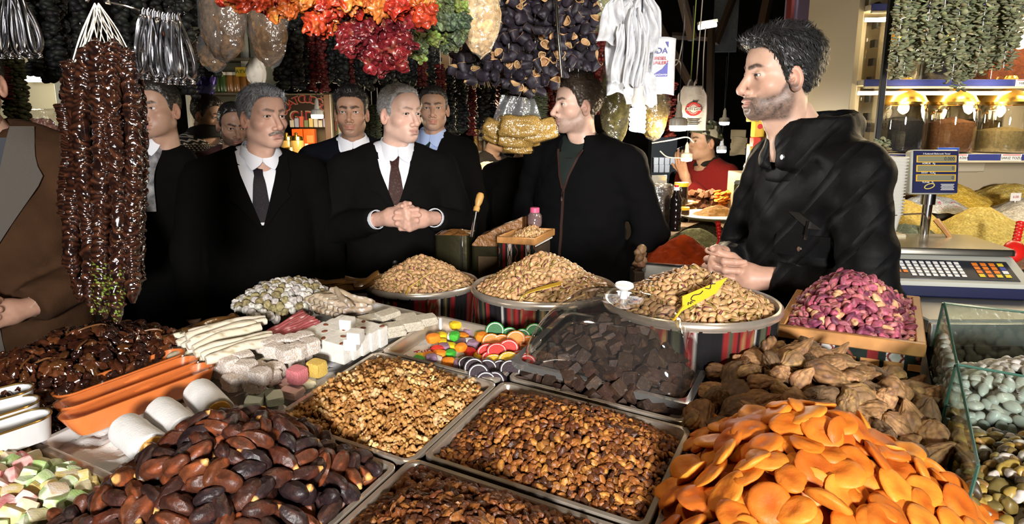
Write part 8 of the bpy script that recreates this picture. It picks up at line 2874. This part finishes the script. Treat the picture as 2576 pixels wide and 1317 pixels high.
for k in range(6):
 x0 = 842 + 4 * k
 block('small_packet', 'small packet right of the wooden window post', 'packet', x0, 300 + 9 * k, x0 + 22, 330 + 9 * k, 5.4, .05, mat('packet_%d' % ((k + 2) % 6), PKC[(k + 2) % 6], rough=.5), 'small packets beyond the post')
point_light('window_lamp', tuple(at(770, 322, 4.75)), 2.5, (1.0, .78, .48), .05)
# upper window and beam in the middle
block('tan_panel', 'tan wooden panel under the roof beside the blue window', 'panel', 1062, 118, 1142, 245, 5.6, .05, mat('tan_wood', (.20, .12, .055), rough=.6))
wn = block('roof_window', 'small window showing grey daylight under the roof', 'window', 1142, 150, 1182, 245, 5.5, .04, mat('dark_frame', (.02, .018, .016), rough=.5))
o_ = at(1162, 245, 5.5)
part('pane', box(.085, .004, .20, 0, (-.01, -.004, .13)), glow('dusk_daylight', (.45, .55, .68), .55), wn)
solo('white_beam', tube([at(1070, 112, 4.2), at(1135, 128, 4.2)], .022, 4), WHITEP, 'short white beam end above the blue-shirted man', 'beam')
# far sweet stall
block('far_stall', 'far sweet stall draped in striped cloth behind the tins', 'stall', 1185, 470, 1330, 760, 4.4, .5, mat('striped_cloth', (.05, .014, .012), rough=.9, col2=(.10, .04, .02), scale2=30, stretch=(1, 1, .03)))
for k in range(7):
 block('white_sweet_pile', 'stack of white sweet sticks on the far stall', 'sweet', 1200 + 14 * (k % 4), 430 + 14 * (k // 4) - 2 * (k % 2), 1222 + 14 * (k % 4), 447 + 14 * (k // 4), 4.25 - .08 * (k // 4), .10, mat('far_white', (.58, .52, .42), rough=.8), 'white sweet stacks on the far stall', .01)
cone_heap('sweet_heap', 'heap of pale sweets on the far stall', 1228, 402, 4.7, .16, .12, .08, (.52, .44, .32), (.30, .16, .08), seed=31, cat='sweet')
cone_heap('sweet_heap', 'heap of dark dried fruit on the far stall', 1222, 452, 4.0, .14, .12, .08, (.055, .025, .012), (.11, .055, .025), seed=32, cat='dried fruit', fine=60)
cone_heap('sweet_heap', 'heap of reddish dried fruit beside the far stall', 1265, 440, 4.5, .12, .10, .07, (.20, .09, .04), (.30, .15, .07), seed=33, cat='dried fruit')
block('sign_card', 'white card reading FISTIKLI BACAKLI on the far stall', 'sign', 1226, 474, 1246, 492, 3.9, .004, PAPER, parts=lambda r, w, h: (front_text(r, 'FISTIKLI', 0, h * .68, h * .30, INKM), front_text(r, 'BACAKLI', 0, h * .30, h * .30, INKM)))
for k in range(8):
 c = at(1198 + 12 * (k % 4), 378 - 24 * (k // 4), 5.6)
 jr = thing('small_jar', 'small jar on the far stall\'s back shelf', 'jar', Matrix.Translation(Vector(c)), 'jars on the far stall shelf')
 part('glass', xf(jv, Matrix.Scale(.62, 4)), mat('far_jar_%d' % (k % 3), [(.32, .20, .07), (.20, .10, .04), (.42, .38, .30)][k % 3], rough=.3), jr)
 part('lid', xf(lidv, Matrix.Scale(.62, 4)), SOCK if k % 2 else GOLD, jr)
block('far_shelf', 'pale back shelf of the far stall', 'shelf', 1180, 378, 1300, 386, 5.6, .3, mat('pale_shelf', (.40, .34, .25), rough=.6))
block('far_red_shelf', 'red edged top shelf of the far stall', 'shelf', 1190, 330, 1262, 335, 5.6, .3, REDINK)
point_light('far_stall_lamp', tuple(at(1235, 300, 4.6)), 14, (1.0, .80, .5), .05)
point_light('far_stall_lamp', tuple(at(1230, 320, 4.4) + np.array([0, -.1, .1])), 5, (1.0, .80, .5), .05)
# tins of paste behind the baskets
TIN = mat('olive_tin', (.045, .040, .018), rough=.3, metal=.7, bump=(18, .3, .006))
PASTE = mat('brown_paste', (.20, .085, .022), rough=.38, spec=.5, bump=(38, .9, .012), coat=.2)
def tin(label, x0, x1, yt, zc, depth, H=.26, lift=0.0):
 a, b = at(x0, yt, zc), at(x1, yt, zc)
 w = b[0] - a[0]
 root = thing('paste_tin', label, 'tin', Matrix.Translation(Vector(((a[0] + b[0]) / 2, a[1] + depth / 2, a[2] - H))) @ Matrix.Rotation(math.radians(-8), 4, 'Z'), 'open paste tins')
 part('tin_wall', loft([rrect(w, depth, .012, 0), rrect(w, depth, .012, H), rrect(w - .006, depth - .006, .011, H), rrect(w - .006, depth - .006, .011, H - .05)], True), TIN, root)
 return root, w, depth, H
rt, w, dp, H = tin('open olive tin of brown paste behind the first pistachio basket', 1098, 1186, 592, 2.38, .13)
part('paste', [gridsurf(20, 20, lambda a, b: np.stack([(a - .5) * w * .96, (b - .5) * dp * .96, H - .004 + .016 * np.sin(a * 3) * np.sin(b * PI) + .004 * noise(np.stack([a * 9, b * 9, a * 0], 1), 1, 3)], 1))], PASTE, rt)
part('edge_bead', box(.008, .004, H, .001, (w * .30, -dp / 2 - .002, H / 2)), CHROME, rt)
rt, w, dp, H = tin('open olive tin with a tall slab of brown paste', 1192, 1322, 620, 2.28, .15)
def slab(a, b):
 return np.stack([(a - .5) * w * .98, (b - .5) * dp * .9, H + .10 * np.interp(a, [0, .12, 1], [.05, .30, 1.0]) * (1 - .15 * b) + .006 * noise(np.stack([a * 7, b * 7, a * 0], 1), 1, 4) * np.sin(a * 3)], 1)
top_, tf0 = gridsurf(26, 16, slab)
vv = np.vstack([top_, np.c_[top_[:, :2], np.full(len(top_), H - .02)]])
n_ = len(top_)
side = []
idx = np.arange(n_).reshape(16, 26)
for ln in (idx[0], idx[-1][::-1], idx[:, 0][::-1], idx[:, -1]):
 side += [[ln[i + 1], ln[i], ln[i] + n_, ln[i + 1] + n_] for i in range(len(ln) - 1)]
part('paste', [(vv, [tf0, np.array(side)[:, ::-1]])], PASTE, rt)
part('torn_label', box(w * .62, .002, H * .5, .0005, (-w * .05, -dp / 2 - .002, H * .62)), mat('torn_cardboard', (.11, .062, .022), rough=.7, var=(20, .3)), rt)
ft_ = block('tin_table', 'dark low table under the paste tins', 'table', 1085, 752, 1350, 900, 2.25, .3, PLY)
sc_ = thing('scraper', 'paste scraper with turned wooden handle stuck between the tins', 'scraper', Matrix.Translation(Vector(at(1186, 596, 2.22))))
o = np.array(sc_.location)
A_, B_, C_ = at(1186, 596, 2.22) - o, at(1198, 528, 2.24) - o, at(1210, 486, 2.25) - o
d = (C_ - B_) / np.linalg.norm(C_ - B_)
M = frame(B_, np.cross(d, (0, 1.0, .1)), d)
Lh = np.linalg.norm(C_ - B_)
part('handle', xf(lathe([(.0001, -.005), (.010, -.004), (.011, .008), (.008, .014), (.0125, Lh * .5), (.013, Lh * .85), (.009, Lh), (.0001, Lh + .003)], 16, False), M), mat('turned_wood', (.50, .27, .075), rough=.4), sc_)
part('shank', tube([B_, (A_ + B_) / 2, A_], .0045, 8), CHROME, sc_)
# small crate of pistachios
A1 = at(1258, 602, 2.12)
Mc = Matrix.Translation(Vector(A1 + np.array([.085, .075, 0]))) @ Matrix.Rotation(math.radians(-20), 4, 'Z') @ Matrix.Diagonal((.52, 1, 1, 1))
cr = thing('small_crate', 'small wooden crate of pistachios with woven cloth front, left of the young man', 'crate', Mc)
for (sx, sy, cx, cy) in ((.24, .014, 0, -.10), (.24, .014, 0, .10), (.014, .186, -.113, 0), (.014, .186, .113, 0)):
 part('frame_rail', box(sx, sy, .022, .002, (cx, cy, 0)), WOODBOX, cr)
part('inner_board', box(.22, .19, .01, 0, (0, 0, -.014)), PAPER, cr)
part('woven_cloth', xf(kil_panel(.23, .20, .01), TRS((0, -.098, -.010))), KILIM, cr)
part('inner_post', box(.20, .17, .18, 0, (0, 0, -.115)), BEAM, cr)
hfc = mound(-.10, .105, -.09, .09, -.014, .035, 1.8, .7, .5, 25, .003)
p1, n1 = on_heap(hexpts(-.06, .102, -.088, .088, .0135, rng), hfc, .004)
scatter('pistachio', 'open-shelled pistachio in the small crate', 'pistachio', 'pistachios in the small crate', PV, NUTSHELL, Mc, p1, n1, .7, .12, 40, 55)
c = at(1345, 568, 2.28)
bo = thing('clear_bottle', 'small clear bottle with pink cap beside the young man\'s sleeve', 'bottle', Matrix.Translation(Vector(c)))
part('bottle', lathe([(.0001, 0), (.022, 0), (.024, .01), (.024, .035), (.016, .046), (.014, .05)], 20, False), film('pink_bottle', (.95, .8, .8), .15, .06, None, .5, .15, (.7, .5, .5)), bo)
part('cap', lathe([(.016, .046), (.016, .060), (.014, .062), (.0001, .062)], 20, False), mat('pink_cap', (.62, .10, .20), rough=.35), bo)
# spice tray between the two sellers
PW = mat('red_pepper_powder', (.26, .030, .004), rough=.95, spec=.1, bump=(200, .8, .003), var=(26, .25))
a, b = at(1616, 652, 2.42), at(1812, 684, 2.34)
spt = thing('spice_tray', 'pale metal tray of red pepper powder between the two sellers', 'tray', Matrix.Translation(Vector((a + b) / 2)) @ Matrix.Rotation(math.atan2(b[1] - a[1], b[0] - a[0]), 4, 'Z'))
Lw = np.linalg.norm(b - a)
part('front_wall', box(Lw, .006, .17, .001, (0, 0, -.085)), mat('pale_sheet_metal', (.40, .39, .36), rough=.4), spt)
part('front_rim', box(Lw, .014, .007, .001, (0, 0, .0)), CHROME, spt)
for sx in (-1, 1):
 part('side_wall', box(.006, .40, .17, .001, (sx * Lw / 2, .20, -.085)), mat('pale_sheet_metal', (.40, .39, .36), rough=.4), spt)
 part('side_rim', box(.012, .40, .007, .001, (sx * Lw / 2, .20, 0)), CHROME, spt)
part('bed', box(Lw - .01, .40, .01, 0, (0, .20, -.02)), DARKWALL, spt)
part('stand', box(Lw * .9, .36, 1.0, .004, (0, .2, -.67)), DARKWALL, spt)
cone_heap('pepper_heap', 'heap of orange-red ground pepper in the pale tray', 1722, 584, 2.50, .155, .135, .105, (.26, .030, .004), (.21, .022, .004), seed=41, m=PW, frac=.4, rough=.012, p=.95)
cone_heap('herb_heap', 'heap of green dried thyme behind the red pepper', 1752, 564, 2.72, .17, .16, .12, (.105, .105, .040), (.16, .15, .06), seed=42)
cone_heap('herb_heap', 'heap of brown and green dried herbs beyond the thyme', 1775, 548, 2.98, .19, .17, .12, (.09, .075, .035), (.055, .03, .018), seed=43)
cone_heap('herb_heap', 'heap of dark red sumac behind the young man\'s elbow', 1640, 585, 2.75, .15, .14, .10, (.07, .016, .012), (.04, .01, .01), seed=44)
bag('clear_bag', 'dark glossy clear bag leaning beside the young man\'s elbow', 1658, 535, 2.9, .13, .24, ((.035, .022, .014), (.06, .04, .025)), CHAFF, .95, 45, .6, tie=False, neck=.5)
wn_ = lumps(5, (.017, .015, .015), [(.16, .085, .04), (.22, .12, .06)], .12, 2, 2, 300, .06)
hang_set('whole_walnut', 'brown whole walnut beside the spice tray', 'walnut', 'whole walnuts beside the spice tray', wn_, WALNUTM, [(1606, 636), (1616, 640), (1608, 650), (1612, 664), (1606, 675), (1618, 655), (1614, 628), (1604, 662)], 2.42, 1.0, 33, .03)
block('walnut_box', 'small dark box under the whole walnuts', 'box', 1597, 684, 1622, 760, 2.4, .1, BEAM)
block('far_counter', 'long pale counter behind the spice tray carrying jars and sweets', 'counter', 1620, 592, 1905, 860, 3.05, .72, mat('far_counter', (.16, .11, .07), rough=.7))
# bottle and jars
BOT = mat('dark_syrup', (.006, .004, .004), rough=.12, coat=.6)
c = at(1697, 580, 2.75)
bt2 = thing('syrup_bottle', 'tall dark syrup bottle with red and white cap on the spice stall', 'bottle', Matrix.Translation(Vector(c)))
zz = np.linspace(0, .125, 20)
part('bottle', lathe([(.0001, 0)] + [(.023 + .0009 * math.sin(z * 260), z) for z in zz] + [(.020, .135), (.011, .155), (.010, .165)], 24, False), BOT, bt2)
part('collar', lathe([(.0125, .163), (.0125, .176), (.0001, .177)], 18, False), WHITEP, bt2)
part('cap', lathe([(.008, .176), (.008, .184), (.0001, .185)], 14, False), RED, bt2)
def lid_jar(label, x, yb, zc, R, H, col, lidcol, label_patch=False):
 c = at(x, yb, zc)
 r = thing('preserve_jar', label, 'jar', Matrix.Translation(Vector(c)), 'preserve jars')
 part('jar', lathe([(.0001, 0), (R * .95, 0), (R, .006), (R, H * .9), (R * .92, H)], 26, False), mat('preserve_%s' % label[:12], col, rough=.12, coat=.5), r)
 part('lid', lathe([(R * 1.02, H * .94), (R * 1.02, H * 1.12), (R * .98, H * 1.15), (.0001, H * 1.15)], 26, False), lidcol, r)
 if label_patch:
  part('paper_label', box(R * .8, .002, H * .5, 0, (-R * .15, -R * 1.0, H * .45)), PAPER, r)
YL = mat('yellow_lid', (.66, .44, .03), rough=.35)
lid_jar('yellow-lidded jar of dark preserve behind the syrup bottle', 1712, 512, 3.15, .032, .085, (.012, .007, .005), YL)
lid_jar('lower yellow-lidded jar under the other one', 1716, 556, 3.05, .030, .055, (.05, .025, .012), YL)
JL = mat('jar_lid_silver', (.52, .53, .42), rough=.3, metal=.6)
lid_jar('top green jar of the stack beside the tall man', 1868, 498, 2.36, .031, .052, (.105, .10, .028), JL, True)
lid_jar('middle green jar of the stack beside the tall man', 1867, 536, 2.36, .031, .050, (.095, .09, .025), JL, True)
lid_jar('bottom dark jar of the stack beside the tall man', 1866, 592, 2.36, .034, .066, (.012, .009, .006), WHITEP)
block('jar_stand', 'dark stand under the jar stack', 'stand', 1846, 594, 1888, 900, 2.36, .09, DARKWALL)
# sweets on the far counter
cb = []
for i in range(4):
 v, f = soft_cube(.030, .026, .022, 4, .12, .05, 610 + i)
 cb.append((v, f, np.tile(tint((.13, .055, .026), np.random.default_rng(i), .25, .05), (len(v), 1))))
rg = np.random.default_rng(90)
hang_set('brown_cube', 'brown cube sweet in the pile on the far counter', 'sweet', 'brown cube sweets on the far counter', cb, DARKCUBE, [(1728 + rg.uniform(0, 76), 482 + rg.uniform(0, 42)) for _ in range(60)], 3.45, 1.0, 34, .12, .8)
cone_heap('sweet_heap', 'dark mound under the brown cube sweets', 1765, 488, 3.5, .14, .12, .10, (.06, .026, .014), (.10, .045, .02), seed=51, cat='sweet', fine=60)
hang_set('dried_apricot', 'small orange dried apricot on the far counter', 'apricot', 'dried apricots on the far counter', av, APRM, [(1802 + rg.uniform(0, 42), 480 + rg.uniform(0, 30)) for _ in range(34)], 3.35, .8, 35, .08, .3)
cone_heap('sweet_heap', 'orange base of the apricots on the far counter', 1824, 482, 3.42, .085, .08, .08, (.48, .13, .012), (.40, .10, .01), seed=52, cat='dried fruit')
ck = lumps(4, (.020, .020, .008), [(.44, .26, .11), (.50, .32, .15)], .08, 2, 2, 320, .05)
hang_set('cookie', 'round pale cookie on the far counter', 'cookie', 'cookies on the far counter', ck, WALNUTM, [(1668 + rg.uniform(0, 82), 508 + rg.uniform(0, 32)) for _ in range(46)], 3.25, 1.0, 36, .10, .3)
cone_heap('crumb_heap', 'heap of golden brown crumbs on a white plate', 1802, 513, 3.05, .13, .10, .055, (.24, .12, .03), (.34, .19, .06), seed=53, cat='food', fine=70)
c = at(1800, 548, 2.98)
solo('white_plate', xf(lathe([(.0001, 0), (.13, 0), (.17, .014), (.172, .018), (.13, .006), (.0001, .006)], 40, False), TRS(tuple(c))), WHITEP, 'white plate under the golden brown crumbs', 'plate')
block('clear_sheet', 'clear plastic sheet standing behind the young man\'s shoulder', 'sheet', 1640, 440, 1678, 482, 3.3, .004, film('clear_sheet', (.9, .9, .82), .15, .05, None, .5, .2))
bag('clear_bag', 'small clear bag of white sweets on top of the jars', 1888, 432, 3.3, .07, .08, ((.55, .52, .5), (.4, .38, .36)), CHAFF, .8, 56, .6, tie=False, neck=.5)
# bright packets left of the tall man
for k, (x0, y0, x1, y1, col, lb) in enumerate([(1888, 276, 1912, 306, (.50, .40, .10), 'olive yellow packet at the top of the packet rack'), (1900, 300, 1926, 345, (.62, .40, .04), 'yellow packet with red seal in the packet rack'), (1896, 345, 1916, 370, (.55, .05, .03), 'red packet in the packet rack'),
            (1908, 330, 1930, 372, (.58, .30, .06), 'orange packet leaning in the packet rack'), (1888, 362, 1902, 440, (.60, .42, .06), 'tall yellow packet at the bottom of the packet rack'), (1902, 372, 1922, 420, (.50, .06, .04), 'dark red packet at the bottom of the packet rack')]):
 block('product_packet', lb, 'packet', x0, y0, x1, y1, 2.9 + .03 * k, .05, mat('rack_packet_%d' % k, col, rough=.35), 'packets left of the tall man', parts=(lambda r, w, h: part('red_seal', xf(lathe([(.0001, .001), (w * .25, .001), (w * .25, 0)], 14, False), Matrix.Translation((0, -.002, h * .6)) @ Matrix.Rotation(PI / 2, 4, 'X')), REDINK, r)) if k == 1 else None)
block('packet_rack', 'pale rack behind the bright packets', 'rack', 1884, 440, 1935, 900, 3.05, .3, mat('pale_rack', (.28, .20, .12), rough=.6))
# folded cloths hanging right of the cap
for k in range(5):
 fn = (lambda kk: lambda s, t: np.stack([(s - .5) * (.10 - .01 * (kk % 2)), -.02 * kk * .2 + .004 * np.sin(s * 7 + kk), -.02 * kk - .035 * t + .004 * np.sin(s * 5 + kk)], 1))(k)
 P_ = at(1860, 345, 4.4)
 v, f = thicken(gridsurf(14, 8, fn), .006)
 solo('folded_bag', (v + P_ + np.array([0, .01 * k, 0]), f), mat('cream_bag', (.50, .46, .36), rough=.7), 'cream folded bag in the hanging stack right of the cap', 'bag', 'cream folded bags')
block('hanging_bag', 'cream bag flap at the top of the hanging stack', 'bag', 1842, 326, 1878, 350, 4.4, .03, mat('cream_bag', (.50, .46, .36), rough=.7))
# distant pale stall and things
block('far_pale_stall', 'distant stall with grey shutters behind the red sweater', 'stall', 1640, 345, 1705, 470, 8.5, .2, mat('grey_shutter', (.10, .11, .12), rough=.6))
for k in range(7):
 block('far_jar_bag', 'distant clear jar on the pale stall', 'jar', 1645 + 14 * (k % 4), 396 + 18 * (k // 4), 1657 + 14 * (k % 4), 414 + 20 * (k // 4), 7.5, .1, mat('far_clear', (.42, .42, .42), rough=.3), 'distant jars')
point_light('far_aisle_lamp', tuple(at(1680, 350, 7.0)), 16, (.95, .97, 1.0), .08)
point_light('far_counter_lamp', tuple(at(1745, 400, 3.3)), 15, (1.0, .82, .55), .06)
# under the roof: timbers, tarp, cables
block('grey_tarp', 'grey plastic tarp hung under the roof right of the middle', 'tarp', 1800, -20, 1862, 128, 6.5, .02, mat('grey_tarp', (.10, .11, .12), rough=.5, bump=(6, .8, .04)))
for k, (x0, y0, x1, y1, zc) in enumerate([(1640, 30, 1760, 260, 6.0), (1850, -20, 1800, 110, 6.2), (1690, 90, 1850, 98, 6.8), (1715, -10, 1742, 100, 4.8), (1790, 60, 1785, 300, 6.0), (1935, -20, 1900, 150, 4.6)]):
 solo('roof_timber', tube([at(x0, y0, zc), at((x0 + x1) / 2, (y0 + y1) / 2, zc), at(x1, y1, zc)], .035, 4), BEAM, ['long slanting roof timber behind the carrier bags', 'roof timber beside the grey tarp', 'level roof timber under the fluorescent lamp', 'thin lath hanging from the roof', 'upright roof post below the fluorescent lamp', 'slanting timber above the tall man\'s forehead'][k], 'timber')
CAB = mat('cable', (.28, .24, .18), rough=.6)
for k, pts in enumerate([[(1722, 10), (1720, 80), (1708, 150), (1695, 165), (1700, 150), (1712, 160), (1713, 195)], [(1752, -10), (1745, 90), (1738, 200)], [(1768, -10), (1758, 120), (1752, 210)], [(1775, 70), (1770, 140), (1768, 225)], [(1640, 360), (1690, 352), (1728, 345), (1745, 358)], [(1660, 380), (1680, 395), (1720, 398)]]):
 solo('cable', tube(smooth_path([at(x, y, 2.9) for x, y in pts], 30), .0026, 5), CAB if k != 1 else mat('green_twine', (.16, .18, .03), rough=.8), ['looped pale cable beside the printed carrier bag', 'green twine holding the emblem bag', 'thin cord beside the green twine', 'thin cord right of the emblem bag', 'slack cord crossing behind the bulb', 'dark cord behind the young man\'s shoulder'][k], 'cable')
